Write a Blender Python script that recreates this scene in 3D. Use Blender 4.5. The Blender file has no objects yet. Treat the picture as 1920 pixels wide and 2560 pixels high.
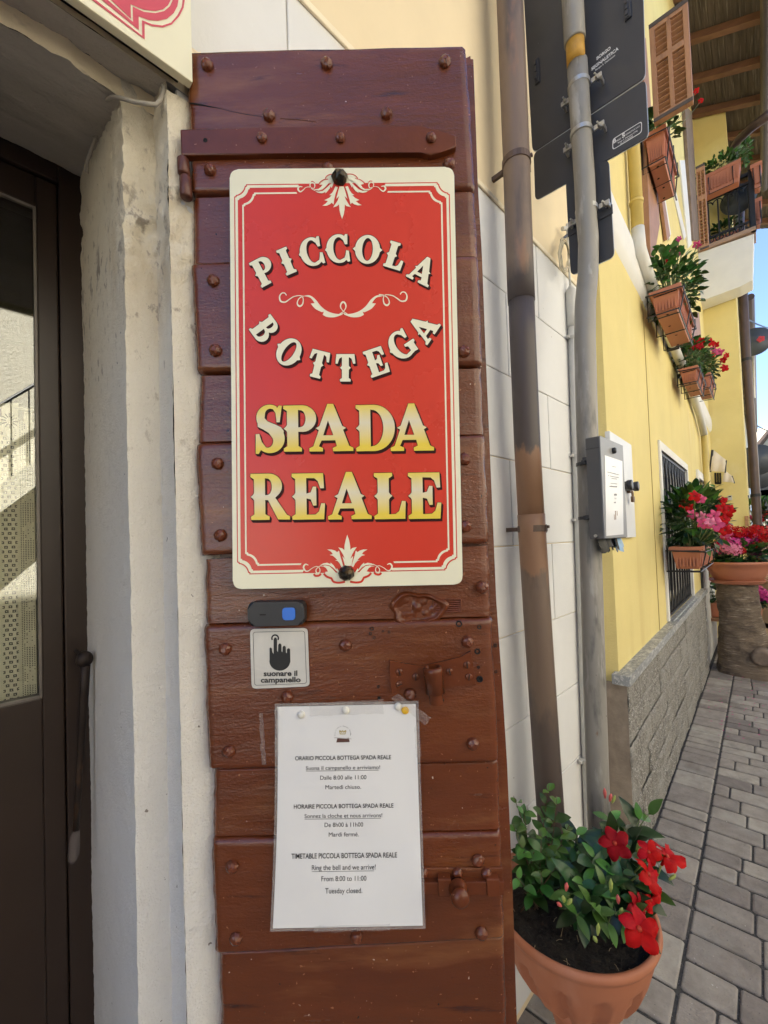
import bpy, bmesh, math, random
from mathutils import Vector as V, Matrix, noise
random.seed(11)
sc = bpy.context.scene
COL = sc.collection
rad = math.radians

# ---------------------------------------------------------------- camera
FPX, PCX, PCY, EYE = 1050.0, 960.0, 1327.5, 1.36
TH, PITCH, ROLL = rad(45.35), rad(1.5), 0.035
FH = V((math.cos(TH), math.sin(TH), 0)); RH = V((math.sin(TH), -math.cos(TH), 0)); UPZ = V((0, 0, 1))
CF = FH * math.cos(PITCH) + UPZ * math.sin(PITCH)
_u0 = UPZ * math.cos(PITCH) - FH * math.sin(PITCH)
CU = _u0 * math.cos(ROLL) + RH * math.sin(ROLL)
CR = RH * math.cos(ROLL) - _u0 * math.sin(ROLL)
CAM = V((0, 0, EYE))
cam_data = bpy.data.cameras.new('camera')
cam = bpy.data.objects.new('camera', cam_data); COL.objects.link(cam)
cam.matrix_world = Matrix(((CR.x, CU.x, -CF.x, CAM.x), (CR.y, CU.y, -CF.y, CAM.y), (CR.z, CU.z, -CF.z, CAM.z), (0, 0, 0, 1)))
cam_data.sensor_fit = 'AUTO'; cam_data.sensor_width = 36
cam_data.lens = FPX / 2560 * 36
cam_data.shift_y = (PCY - 1280) / 2560
cam_data.clip_start = 0.02; cam_data.clip_end = 12000
sc.camera = cam

# ---------------------------------------------------------------- light
SUN_EL, SUN_AZ = rad(55), rad(-35)          # azimuth measured from +Y towards +X
SUN_STRENGTH, SKY_STRENGTH, EXPOSURE = 5.0, 0.08, 2.5
world = bpy.data.worlds.new('World'); sc.world = world; world.use_nodes = True
nt = world.node_tree
sky = nt.nodes.new('ShaderNodeTexSky'); sky.sky_type = 'NISHITA'; sky.sun_disc = False
sky.sun_elevation = SUN_EL; sky.sun_rotation = SUN_AZ; sky.altitude = 1300; sky.air_density = 0.9; sky.dust_density = 0.2; sky.ozone_density = 1.5
nt.links.new(sky.outputs[0], nt.nodes['Background'].inputs[0]); nt.nodes['Background'].inputs[1].default_value = SKY_STRENGTH
sd = bpy.data.lights.new('sun', 'SUN'); sd.energy = SUN_STRENGTH; sd.angle = rad(0.5); sd.color = (1, 0.96, 0.89)
sun = bpy.data.objects.new('sun', sd); COL.objects.link(sun)
sdir = V((math.sin(SUN_AZ) * math.cos(SUN_EL), math.cos(SUN_AZ) * math.cos(SUN_EL), math.sin(SUN_EL)))
sun.rotation_euler = sdir.to_track_quat('Z', 'Y').to_euler(); sun.location = sdir * 30
sc.view_settings.view_transform = 'Standard'; sc.view_settings.look = 'None'
sc.view_settings.exposure = EXPOSURE; sc.view_settings.gamma = 1
sc.cycles.max_bounces = 7; sc.cycles.diffuse_bounces = 4; sc.cycles.use_denoising = True
sc.cycles.sample_clamp_indirect = 8

# ---------------------------------------------------------------- measuring: pixel of the survey picture -> point on a known plane
def ray(px, py): return CF * FPX + CR * (px - PCX) - CU * (py - PCY)
def on_y(px, py, y):                       # plane parallel to the shop front
    d = ray(px, py); return CAM + d * (y / d.y)
def on_x(px, py, x):
    d = ray(px, py); return CAM + d * (x / d.x)
def on_z(px, py, z):
    d = ray(px, py); return CAM + d * ((z - EYE) / d.z)
def depth(px, py, t): return CAM + ray(px, py) * (t / FPX)
ANG = rad(3.55)
YF = Matrix.Rotation(ANG, 4, 'Z')          # frame of the yellow house: x along its front, y into it
YFI = YF.inverted()
UY = V((math.cos(ANG), math.sin(ANG), 0)); VY = V((-math.sin(ANG), math.cos(ANG), 0))
def yel_y(px, py, y):
    d = ray(px, py); return YFI @ (CAM + d * (y / d.dot(VY)))
def yel_x(px, py, u):
    d = ray(px, py); return YFI @ (CAM + d * (u / d.dot(UY)))
SH_D = 0.60
SO = CAM + FH * SH_D                       # frame of the open shutter: x across, y away from the viewer, z up
MS = Matrix(((RH.x, FH.x, 0, SO.x), (RH.y, FH.y, 0, SO.y), (0, 0, 1, SO.z), (0, 0, 0, 1)))
def on_s(px, py, off=0.0):
    d = ray(px, py); k = (SH_D - off) / d.dot(FH); q = CAM + d * k
    return V((q.dot(RH), -off, q.z - EYE))
I4 = Matrix.Identity(4)

# ---------------------------------------------------------------- materials
MATS = {}
def mat(name, col, rough=0.6, var=0.10, vs=4.0, bump=0.0, bs=60.0, bdist=0.002, metal=0.0, spec=0.5, coat=0.0, coat_rough=0.1,
        stretch=(1, 1, 1), patch=None, specks=None, rvar=0.0, detail=6, bump2=None, island=0.0, zband=None, zpatch=None):
    """patch=(colour, scale, lo, hi, stretch); specks=(colour, scale, threshold); bump2=(strength, scale, stretch)"""
    if name in MATS: return MATS[name]
    m = bpy.data.materials.new(name); m.use_nodes = True; MATS[name] = m
    N = m.node_tree.nodes; L = m.node_tree.links; b = N['Principled BSDF']
    b.inputs['Roughness'].default_value = rough; b.inputs['Metallic'].default_value = metal
    b.inputs['Specular IOR Level'].default_value = spec
    b.inputs['Coat Weight'].default_value = coat; b.inputs['Coat Roughness'].default_value = coat_rough
    tc = N.new('ShaderNodeTexCoord')
    def mapped(st):
        mp = N.new('ShaderNodeMapping'); mp.inputs['Scale'].default_value = st
        L.new(tc.outputs['Object'], mp.inputs[0]); return mp.outputs[0]
    def noise_tex(sc_, st, det=detail, rgh=0.6):
        n = N.new('ShaderNodeTexNoise'); n.inputs['Scale'].default_value = sc_; n.inputs['Detail'].default_value = det
        n.inputs['Roughness'].default_value = rgh; L.new(mapped(st), n.inputs[0]); return n.outputs[0]
    def ramp(src, lo, hi, c0, c1):
        r = N.new('ShaderNodeMapRange'); r.inputs[1].default_value = lo; r.inputs[2].default_value = hi
        L.new(src, r.inputs[0])
        x = N.new('ShaderNodeMix'); x.data_type = 'RGBA'; x.inputs[6].default_value = (*c0, 1) if not hasattr(c0, 'links') else (0, 0, 0, 1)
        if hasattr(c0, 'links'): L.new(c0, x.inputs[6])
        x.inputs[7].default_value = (*c1, 1); L.new(r.outputs[0], x.inputs[0]); return x.outputs[2]
    c = ramp(noise_tex(vs, stretch), 0.3, 0.7, [v * (1 - var) for v in col], [min(1, v * (1 + var)) for v in col])
    if patch:
        for (pc, ps, lo, hi, st) in (patch if isinstance(patch, list) else [patch]):
            c = ramp(noise_tex(ps, st, 5), lo, hi, c, pc)
    for (zc, z0, z1, soft, amp, ns, st) in (zband or []):
        se = N.new('ShaderNodeSeparateXYZ'); L.new(tc.outputs['Object'], se.inputs[0]); nn = noise_tex(ns, st, 5)
        ma = N.new('ShaderNodeMath'); ma.operation = 'MULTIPLY_ADD'; L.new(nn, ma.inputs[0]); ma.inputs[1].default_value = amp; L.new(se.outputs[2], ma.inputs[2])
        u0 = N.new('ShaderNodeMapRange'); u0.inputs[1].default_value = z0 + amp * .5 - soft; u0.inputs[2].default_value = z0 + amp * .5 + soft; L.new(ma.outputs[0], u0.inputs[0])
        u1 = N.new('ShaderNodeMapRange'); u1.inputs[1].default_value = z1 + amp * .5 + soft; u1.inputs[2].default_value = z1 + amp * .5 - soft; L.new(ma.outputs[0], u1.inputs[0])
        mu = N.new('ShaderNodeMath'); mu.operation = 'MULTIPLY'; L.new(u0.outputs[0], mu.inputs[0]); L.new(u1.outputs[0], mu.inputs[1]); c = ramp(mu.outputs[0], 0, 1, c, zc)
    for (pc, ps, lo, hi, st, z0, z1, soft) in (zpatch or []):
        se = N.new('ShaderNodeSeparateXYZ'); L.new(tc.outputs['Object'], se.inputs[0])
        u0 = N.new('ShaderNodeMapRange'); u0.inputs[1].default_value = z0 - soft; u0.inputs[2].default_value = z0 + soft; L.new(se.outputs[2], u0.inputs[0])
        u1 = N.new('ShaderNodeMapRange'); u1.inputs[1].default_value = z1 + soft; u1.inputs[2].default_value = z1 - soft; L.new(se.outputs[2], u1.inputs[0])
        u2 = N.new('ShaderNodeMapRange'); u2.inputs[1].default_value = lo; u2.inputs[2].default_value = hi; L.new(noise_tex(ps, st, 6), u2.inputs[0])
        m1 = N.new('ShaderNodeMath'); m1.operation = 'MULTIPLY'; L.new(u0.outputs[0], m1.inputs[0]); L.new(u1.outputs[0], m1.inputs[1])
        m2 = N.new('ShaderNodeMath'); m2.operation = 'MULTIPLY'; L.new(m1.outputs[0], m2.inputs[0]); L.new(u2.outputs[0], m2.inputs[1]); c = ramp(m2.outputs[0], 0, 1, c, pc)
    if specks:
        for (pc, ps, th) in (specks if isinstance(specks, list) else [specks]):
            c = ramp(noise_tex(ps, (1, 1, 1), 2), th, th + 0.02, c, pc)
    if island:
        g = N.new('ShaderNodeNewGeometry'); hs = N.new('ShaderNodeHueSaturation')
        mr = N.new('ShaderNodeMapRange'); mr.inputs[3].default_value = 1 - island; mr.inputs[4].default_value = 1 + island
        L.new(g.outputs['Random Per Island'], mr.inputs[0]); L.new(mr.outputs[0], hs.inputs['Value'])
        mr2 = N.new('ShaderNodeMapRange'); mr2.inputs[3].default_value = 0.5 - island * 0.05; mr2.inputs[4].default_value = 0.5 + island * 0.05
        L.new(g.outputs['Random Per Island'], mr2.inputs[0]); L.new(mr2.outputs[0], hs.inputs['Hue'])
        L.new(c, hs.inputs['Color']); c = hs.outputs[0]
    L.new(c, b.inputs['Base Color'])
    if rvar:
        mr = N.new('ShaderNodeMapRange'); mr.inputs[3].default_value = max(0.03, rough - rvar); mr.inputs[4].default_value = min(1, rough + rvar)
        mr.inputs[1].default_value = .3; mr.inputs[2].default_value = .7
        L.new(noise_tex(vs * 2.3, stretch), mr.inputs[0]); L.new(mr.outputs[0], b.inputs['Roughness'])
    nrm = None
    for (bst, bsc, st) in ([(bump, bs, stretch)] if bump else []) + ([bump2] if bump2 else []):
        bp = N.new('ShaderNodeBump'); bp.inputs['Strength'].default_value = bst; bp.inputs['Distance'].default_value = bdist
        L.new(noise_tex(bsc, st, 5), bp.inputs['Height'])
        if nrm: L.new(nrm, bp.inputs['Normal'])
        nrm = bp.outputs[0]
    if nrm:
        L.new(nrm, b.inputs['Normal'])
        if coat: L.new(nrm, b.inputs['Coat Normal'])
    return m

def mirror_glass(name, fac, tint=(.92, .94, .92)):
    m = bpy.data.materials.new(name); m.use_nodes = True; N = m.node_tree.nodes; L = m.node_tree.links
    N.remove(N['Principled BSDF']); t = N.new('ShaderNodeBsdfTransparent'); t.inputs[0].default_value = (*tint, 1)
    g = N.new('ShaderNodeBsdfGlossy'); g.inputs['Roughness'].default_value = 0.0; g.inputs[0].default_value = (.9, .9, .86, 1)
    x = N.new('ShaderNodeMixShader'); x.inputs[0].default_value = fac
    L.new(t.outputs[0], x.inputs[1]); L.new(g.outputs[0], x.inputs[2]); L.new(x.outputs[0], N['Material Output'].inputs[0]); return m

def film(name, alpha, col=(.8, .8, .78), rough=.15):
    m = bpy.data.materials.new(name); m.use_nodes = True; b = m.node_tree.nodes['Principled BSDF']
    b.inputs['Base Color'].default_value = (*col, 1); b.inputs['Alpha'].default_value = alpha; b.inputs['Roughness'].default_value = rough
    return m

# ---------------------------------------------------------------- objects
WM = {}
def put(o, name=None):
    COL.objects.link(o); return o
def thing(name, label, cat, M=I4, group=None):
    o = bpy.data.objects.new(name, None); put(o); o.empty_display_size = 0.05; o.matrix_world = M; WM[o.name] = M.copy()
    o['label'] = label; o['category'] = cat
    if group: o['group'] = group
    return o
def root_matrix(o):
    while o.parent: o = o.parent
    return WM.get(o.name, I4)
def obj(name, B, m, parent=None, space=I4, smooth=False, label=None):
    """link a builder (or mesh) as one mesh object; its coordinates are given in `space`"""
    if isinstance(B, MB):
        me = B.mesh(name)
    else: me = B
    if parent is not None: me.transform(root_matrix(parent).inverted() @ space)
    elif space != I4: me.transform(space)
    if m: me.materials.clear(); me.materials.append(m)
    if smooth:
        me.polygons.foreach_set('use_smooth', [True] * len(me.polygons))
    o = bpy.data.objects.new(name, me); put(o)
    if parent is not None: o.parent = parent
    if label: o['label'] = label
    return o
def single(name, label, cat, B, m, space=I4, group=None, base=None, smooth=False):
    me = B.mesh(name) if isinstance(B, MB) else B
    me.transform(space)
    if base is None:
        n = len(me.vertices); base = V((sum(v.co.x for v in me.vertices) / n, sum(v.co.y for v in me.vertices) / n, min(v.co.z for v in me.vertices)))
    me.transform(Matrix.Translation(-V(base)))
    me.materials.clear(); me.materials.append(m)
    if smooth: me.polygons.foreach_set('use_smooth', [True] * len(me.polygons))
    o = bpy.data.objects.new(name, me); put(o); o.location = base; WM[o.name] = Matrix.Translation(base)
    o['label'] = label; o['category'] = cat
    if group: o['group'] = group
    return o
def structure(name, B, m, space=I4):
    o = obj(name, B, m, None, space); o['kind'] = 'structure'; return o
def dup(src, M, label, group=None, parent=None):
    c = src.copy(); COL.objects.link(c)
    if parent is None:
        c.matrix_world = M; WM[c.name] = M.copy(); c['label'] = label
        if group: c['group'] = group
    else: c.parent = parent
    for ch in list(src.children): dup(ch, None, None, None, c)
    return c

class MB:
    def __init__(s): s.b = bmesh.new()
    def mesh(s, name):
        me = bpy.data.meshes.new(name); bmesh.ops.recalc_face_normals(s.b, faces=s.b.faces[:]) if s.b.faces and not getattr(s, 'keep', False) else None
        s.b.to_mesh(me); s.b.free(); return me
    def face(s, pts):
        vs = [s.b.verts.new(p) for p in pts]; return s.b.faces.new(vs)
    def box(s, c, d, R=None, bev=0.0):
        R = R or Matrix.Identity(3); c = V(c); vs = []
        for x in (-1, 1):
            for y in (-1, 1):
                for z in (-1, 1): vs.append(s.b.verts.new(c + R @ V((x * d[0] / 2, y * d[1] / 2, z * d[2] / 2))))
        fs = [s.b.faces.new([vs[i] for i in q]) for q in ((0, 1, 3, 2), (4, 6, 7, 5), (0, 4, 5, 1), (2, 3, 7, 6), (0, 2, 6, 4), (1, 5, 7, 3))]
        if bev:
            es = list({e for f in fs for e in f.edges}); bmesh.ops.bevel(s.b, geom=es, offset=bev, segments=2, profile=.6, affect='EDGES')
        return s
    def b2(s, lo, hi, bev=0.0):
        lo, hi = V(lo), V(hi); return s.box((lo + hi) / 2, hi - lo, None, bev)
    def prism(s, pts, ext, bev=0.0):
        """closed polygon pts extruded by vector ext"""
        pts = [V(p) for p in pts]; ext = V(ext)
        a = [s.b.verts.new(p) for p in pts]; c = [s.b.verts.new(p + ext) for p in pts]; n = len(pts)
        fs = [s.b.faces.new(a), s.b.faces.new(c[::-1])]
        for i in range(n): fs.append(s.b.faces.new([a[i], c[i], c[(i + 1) % n], a[(i + 1) % n]]))
        if bev:
            es = list({e for e in fs[0].edges}) + [e for f in fs[2:] for e in f.edges if e not in fs[1].edges and e not in fs[0].edges]
            bmesh.ops.bevel(s.b, geom=list(set(es)), offset=bev, segments=2, profile=.5, affect='EDGES')
        return s
    def tube(s, pts, r, seg=8, cap=True, rs=None):
        pts = [V(p) for p in pts]; n = len(pts); rings = []
        t0 = (pts[1] - pts[0]).normalized(); ref = V((0, 0, 1)) if abs(t0.z) < .9 else V((1, 0, 0)); u = t0.cross(ref).normalized()
        for i, p in enumerate(pts):
            t = (pts[min(i + 1, n - 1)] - pts[max(i - 1, 0)]).normalized()
            u = (u - t * u.dot(t)).normalized(); w = t.cross(u); rr = rs[i] if rs else r
            rings.append([s.b.verts.new(p + (u * math.cos(a) + w * math.sin(a)) * rr) for a in [2 * math.pi * k / seg for k in range(seg)]])
        for i in range(n - 1):
            for k in range(seg): s.b.faces.new([rings[i][k], rings[i][(k + 1) % seg], rings[i + 1][(k + 1) % seg], rings[i + 1][k]])
        if cap: s.b.faces.new(rings[0][::-1]); s.b.faces.new(rings[-1])
        return s
    def lathe(s, prof, c=(0, 0, 0), seg=32, axis='z', rfun=None):
        """prof: list of (r, h) from one end to the other"""
        c = V(c); rings = []
        for (r, h) in prof:
            ring = []
            for k in range(seg):
                a = 2 * math.pi * k / seg; rr = r * (rfun(a, h) if rfun else 1)
                x, y = rr * math.cos(a), rr * math.sin(a)
                p = V((x, y, h)) if axis == 'z' else (V((x, h, y)) if axis == 'y' else V((h, x, y)))
                ring.append(s.b.verts.new(c + p))
            rings.append(ring)
        for i in range(len(rings) - 1):
            for k in range(seg): s.b.faces.new([rings[i][k], rings[i][(k + 1) % seg], rings[i + 1][(k + 1) % seg], rings[i + 1][k]])
        if prof[0][0] > 1e-6: s.b.faces.new(rings[0][::-1])
        if prof[-1][0] > 1e-6: s.b.faces.new(rings[-1])
        return s
    def grid(s, fn, nu, nv):
        """fn(i/nu, j/nv) -> point"""
        vs = [[s.b.verts.new(fn(i / nu, j / nv)) for j in range(nv + 1)] for i in range(nu + 1)]
        for i in range(nu):
            for j in range(nv): s.b.faces.new([vs[i][j], vs[i + 1][j], vs[i + 1][j + 1], vs[i][j + 1]])
        return vs
    def sphere(s, c, r, seg=10, ring=6, sq=(1, 1, 1)):
        c = V(c); rr = []
        for j in range(1, ring):
            a = math.pi * j / ring
            rr.append([s.b.verts.new(c + V((r * sq[0] * math.sin(a) * math.cos(2 * math.pi * k / seg), r * sq[1] * math.sin(a) * math.sin(2 * math.pi * k / seg), r * sq[2] * math.cos(a)))) for k in range(seg)])
        t = s.b.verts.new(c + V((0, 0, r * sq[2]))); b_ = s.b.verts.new(c - V((0, 0, r * sq[2])))
        for k in range(seg):
            s.b.faces.new([t, rr[0][k], rr[0][(k + 1) % seg]]); s.b.faces.new([b_, rr[-1][(k + 1) % seg], rr[-1][k]])
            for j in range(len(rr) - 1): s.b.faces.new([rr[j][k], rr[j + 1][k], rr[j + 1][(k + 1) % seg], rr[j][(k + 1) % seg]])
        return s

def nz(p, s=1.0, seed=0.0): return noise.noise(V((p[0] * s + seed, p[1] * s - seed * .7, p[2] * s + seed * 1.3)))
def lerp(a, b, t): return a + (b - a) * t

# flat shapes with holes: closed 2-D outlines filled, mapped to points by fn(x, y)
def fill(contours_list, fn, name='shape'):
    """contours_list: list of pieces, each a list of closed outlines (even-odd); fn(x, y, k) -> 3-D point"""
    verts, faces = [], []
    for k, contours in enumerate(contours_list):
        cu = bpy.data.curves.new(name, 'CURVE'); cu.dimensions = '2D'; cu.fill_mode = 'FRONT'
        for c in contours:
            sp = cu.splines.new('POLY'); sp.points.add(len(c) - 1); sp.use_cyclic_u = True
            for i, (x, y) in enumerate(c): sp.points[i].co = (x, y, 0, 1)
        o = bpy.data.objects.new(name, cu); me = o.to_mesh(); n0 = len(verts)
        verts += [fn(v.co.x, v.co.y, k) for v in me.vertices]; faces += [[n0 + i for i in p.vertices] for p in me.polygons]
        o.to_mesh_clear(); bpy.data.objects.remove(o); bpy.data.curves.remove(cu)
    me = bpy.data.meshes.new(name); me.from_pydata([tuple(v) for v in verts], [], faces); me.update(); return me
def text_mesh(body, fn, bold=0.0, name='lettering', fit=None, align='CENTER'):
    """text scaled so that its box is fit=(width, cap height); fn(x, y) -> 3-D point"""
    cu = bpy.data.curves.new(name, 'FONT'); cu.body = body; cu.align_x = align; cu.offset = bold; cu.size = 1.0; cu.resolution_u = 4
    cu.fill_mode = 'FRONT'
    o = bpy.data.objects.new(name, cu); me0 = o.to_mesh()
    xs = [v.co.x for v in me0.vertices]; w = max(xs) - min(xs); mid = (max(xs) + min(xs)) / 2
    kx = fit[0] / w; ky = fit[1] / 0.70
    x0 = mid if align == 'CENTER' else min(xs)
    verts = [tuple(fn((v.co.x - x0) * kx, v.co.y * ky)) for v in me0.vertices]; faces = [list(p.vertices) for p in me0.polygons]
    o.to_mesh_clear(); bpy.data.objects.remove(o); bpy.data.curves.remove(cu)
    me = bpy.data.meshes.new(name); me.from_pydata(verts, [], faces); me.update(); return me
def join_meshes(name, meshes):
    b = bmesh.new()
    for me in meshes: b.from_mesh(me); bpy.data.meshes.remove(me)
    me = bpy.data.meshes.new(name); b.to_mesh(me); b.free(); return me

# ---------------------------------------------------------------- western display letters, drawn as outlines (x right, y up, cap height 1)
def arc(cx, cy, rx, ry, a0, a1, n=14): return [(cx + rx * math.cos(rad(a0 + (a1 - a0) * i / n)), cy + ry * math.sin(rad(a0 + (a1 - a0) * i / n))) for i in range(n + 1)]
SL = [(-.09, 0), (-.09, .055), (0, .11), (0, .42), (-.03, .465), (-.085, .5), (-.03, .535), (0, .58), (0, .89), (-.09, .945), (-.09, 1)]   # left side of a stem, upwards
W_ = .25
SR = [(W_ - x, y) for x, y in SL][::-1]                                                                                                   # right side, downwards
def glyph(ch):
    if ch == 'I': return .25, [[SL + SR]]
    if ch == 'P':
        o = SL + [(.36, 1)] + arc(.36, .715, .33, .285, 88, -88) + [(.25, .43), (.25, .11), (.34, .055), (.34, 0)]
        return .69, [[o, [(.25, .91), (.32, .91)] + arc(.32, .715, .13, .195, 88, -88) + [(.25, .52)]]]
    if ch == 'B':
        o = SL + [(.36, 1)] + arc(.36, .76, .27, .24, 88, -60) + [(.52, .53)] + arc(.38, .275, .33, .275, 60, -90)
        return .71, [[o, [(.25, .91), (.33, .91)] + arc(.33, .74, .1, .17, 80, -80) + [(.25, .57)], [(.25, .48), (.34, .48)] + arc(.34, .285, .15, .195, 80, -80) + [(.25, .09)]]]
    if ch == 'R':
        o = SL + [(.36, 1)] + arc(.36, .735, .31, .265, 88, -50) + [(.50, .47), (.78, .09), (.86, .055), (.86, 0), (.58, 0), (.34, .43), (.25, .43), (.25, .11), (.36, .055), (.36, 0)]
        return .84, [[o, [(.25, .91), (.32, .91)] + arc(.32, .72, .12, .19, 88, -88) + [(.25, .53)]]]
    if ch == 'D':
        o = SL + [(.34, 1)] + arc(.34, .5, .50, .5, 88, -88, 22)
        return .84, [[o, [(.25, .91), (.30, .91)] + arc(.30, .5, .28, .41, 88, -88, 20) + [(.25, .09)]]]
    if ch == 'O':
        oo = arc(.47, .5, .45, .52, 8, 172, 24) + [(-.07, .5)] + arc(.47, .5, .45, .52, 188, 352, 24) + [(1.01, .5)]
        return .94, [[oo, arc(.47, .5, .215, .44, 0, 352, 30)]]
    if ch in 'CG':
        o = [(.82, .64), (.86, 1.0), (.80, 1.0), (.74, .93)] + arc(.48, .5, .48, .52, 66, 172, 18) + [(-.06, .5)] + arc(.48, .5, .48, .52, 188, 290, 18)
        inner = arc(.50, .5, .26, .44, 285, 62, 26)
        if ch == 'C': o += [(.74, .07), (.80, -.01), (.86, -.01), (.85, .38), (.78, .40)] + [(.74, .25), (.68, .13)] + inner[2:-1] + [(.70, .80), (.75, .64)]
        else: o += [(.78, .04), (.92, .02), (.92, .32), (1.0, .37), (1.0, .43), (.56, .43), (.56, .37), (.68, .32), (.68, .12)] + inner[3:-1] + [(.70, .80), (.75, .64)]
        return (.86 if ch == 'C' else .94), [[o]]
    if ch == 'L':
        o = SL + [(.34, 1), (.34, .945), (.25, .89), (.25, .58), (.28, .535), (.335, .5), (.28, .465), (.25, .42), (.25, .09), (.42, .09), (.51, .16), (.58, .38), (.65, .38), (.64, 0)]
        return .66, [[o]]
    if ch == 'E':
        o = SL + [(.67, 1), (.68, .68), (.61, .68), (.55, .84), (.46, .91), (.25, .91), (.25, .56), (.37, .58), (.43, .71), (.49, .71), (.49, .30), (.43, .30), (.37, .44), (.25, .46), (.25, .09), (.48, .09), (.57, .16), (.63, .34), (.70, .34), (.68, 0)]
        return .70, [[o]]
    if ch == 'T':
        o = [(-.03, .66), (.0, 1), (.74, 1), (.77, .66), (.71, .66), (.64, .85), (.56, .90), (.495, .90), (.495, .58), (.525, .535), (.58, .5), (.525, .465), (.495, .42), (.495, .11), (.585, .055), (.585, 0),
             (.155, 0), (.155, .055), (.245, .11), (.245, .42), (.215, .465), (.16, .5), (.215, .535), (.245, .58), (.245, .90), (.18, .90), (.10, .85), (.03, .66)]
        return .74, [[o]]
    if ch == 'A':
        o = [(-.08, 0), (-.08, .055), (.02, .10), (.155, .46), (.08, .5), (.17, .545), (.36, 1.03), (.48, 1.03), (.68, .545), (.77, .5), (.70, .46), (.84, .10), (.94, .055), (.94, 0), (.47, 0), (.47, .055), (.57, .10), (.53, .24), (.20, .24), (.13, .10), (.23, .055), (.23, 0)]
        return .86, [[o, [(.235, .34), (.49, .34), (.36, .68)]]]
    if ch == 'S':
        o = [(.60, .64), (.66, 1.0), (.60, 1.0), (.55, .94)] + arc(.36, .74, .33, .28, 60, 205, 16) + [(.06, .55), (.20, .49), (.34, .41)] + [(.42, .31)] + arc(.30, .23, .15, .16, 20, -110, 10) + [(.14, .20), (.08, .38), (.01, .38), (.0, -.05), (.06, -.05), (.12, .04)] + arc(.36, .28, .36, .31, -118, 22, 18) + [(.70, .44), (.63, .52), (.50, .575)] + [(.30, .65), (.22, .73)] + arc(.38, .82, .15, .13, 170, 60, 10) + [(.52, .84), (.54, .64)]
        return .72, [[o]]
    return .3, []
# ================================================================ the shop house (cream plaster over white scored blocks)
GH = 2.383                                 # height of the line between cream and white
CREAM, WHITE = (.80, .66, .43), (.72, .715, .70)
m_cream = mat('cream_plaster', CREAM, .85, .05, 2.5, .25, 90, .002, patch=((.70, .60, .42), 1.2, .55, .75, (1, 1, .4)))
m_white = mat('white_block', WHITE, .8, .05, 3, .3, 140, .0015, patch=((.66, .63, .57), 2.0, .55, .78, (1, 1, .3)), specks=((.32, .27, .22), 38, .76))
m_jamb = mat('jamb_plaster', (.74, .725, .70), .85, .06, 5, .9, 95, .004, stretch=(1, 1, .55), zband=[((.75, .685, .55), 1.35, 4, .5, .25, 4, (1, 1, .3))],
             patch=[((.64, .58, .49), 6, .60, .85, (1, 1, .14))], zpatch=[((.30, .26, .21), 34, .56, .64, (1, 1, .7), 1.80, 1.92, .06), ((.56, .46, .31), 9, .50, .70, (1, 1, .4), 1.72, 1.95, .10), ((.40, .34, .27), 60, .60, .66, (1, 1, .6), 1.55, 2.05, .2)],
             specks=((.24, .21, .18), 90, .74), bump2=(.8, 330, (1, 1, 1)))
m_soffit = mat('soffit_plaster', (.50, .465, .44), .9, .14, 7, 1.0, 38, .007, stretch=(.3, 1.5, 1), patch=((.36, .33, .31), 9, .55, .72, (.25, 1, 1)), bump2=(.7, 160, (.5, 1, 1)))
m_lip = mat('lintel_cream', (.85, .74, .54), .9, .08, 6, .6, 60, .004, patch=((.36, .31, .25), 14, .60, .72, (.6, 1, 1)))
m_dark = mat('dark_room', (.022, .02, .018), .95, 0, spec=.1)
m_brown_metal = mat('brown_door_paint', (.027, .0155, .0105), .38, .12, 6, .12, 300, .0004)

shop = thing('shop_house', 'cream and white plastered house front behind the brown shutter, with a deep dark doorway', 'house', Matrix.Translation((1.0, .63, 0)))
FY = .63
b = MB()
b.b2((-6, FY, GH), (2.2, .86, 6.6)); b.b2((-6, FY, 0), (-.80, .86, GH)); b.b2((-.80, FY + .006, 2.30), (.30, .86, GH)); b.b2((.30, FY + .006, 0), (2.2, .86, GH))
obj('wall', b, m_cream, shop)
# scored white blocks: individual raised plates with rounded edges and narrow grooves between them
b = MB(); ROWS = [GH - .262 * k for k in range(10)]
for k in range(9):
    z1, z0 = ROWS[k], max(ROWS[k + 1], .0); off = (.17 if k % 2 else .42) + .02 * (k % 3)
    xs = [.222] + [x for x in [off + .50 * i for i in range(5)] if .26 < x < 2.15] + [2.2]
    for a, c in zip(xs[:-1], xs[1:]):
        if z1 - z0 > .03: b.b2((a + .0012, FY + (0.001 if (k + int(a * 10)) % 2 else 0), z0 + .0012), (c - .0012, FY + .0115, z1 - .0012), .0035)
obj('block_cladding', b, m_white, shop)
b = MB(); b.b2((.235, FY - .006, GH - .004), (2.2, FY, GH + .012), .003); obj('plaster_ridge', b, m_lip, shop)
b = MB(); b.b2((-6, .86, 0), (-5.9, 7, 6.6)); b.b2((2.1, .90, 0), (2.2, 7, 6.6)); b.b2((-6, 6.9, 0), (2.2, 7, 6.6)); b.b2((-6.4, .05, 6.6), (2.24, 7.4, 6.8))
obj('roof', b, mat('roof_boards', (.15, .10, .065), .8, .2, 5), shop)
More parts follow.
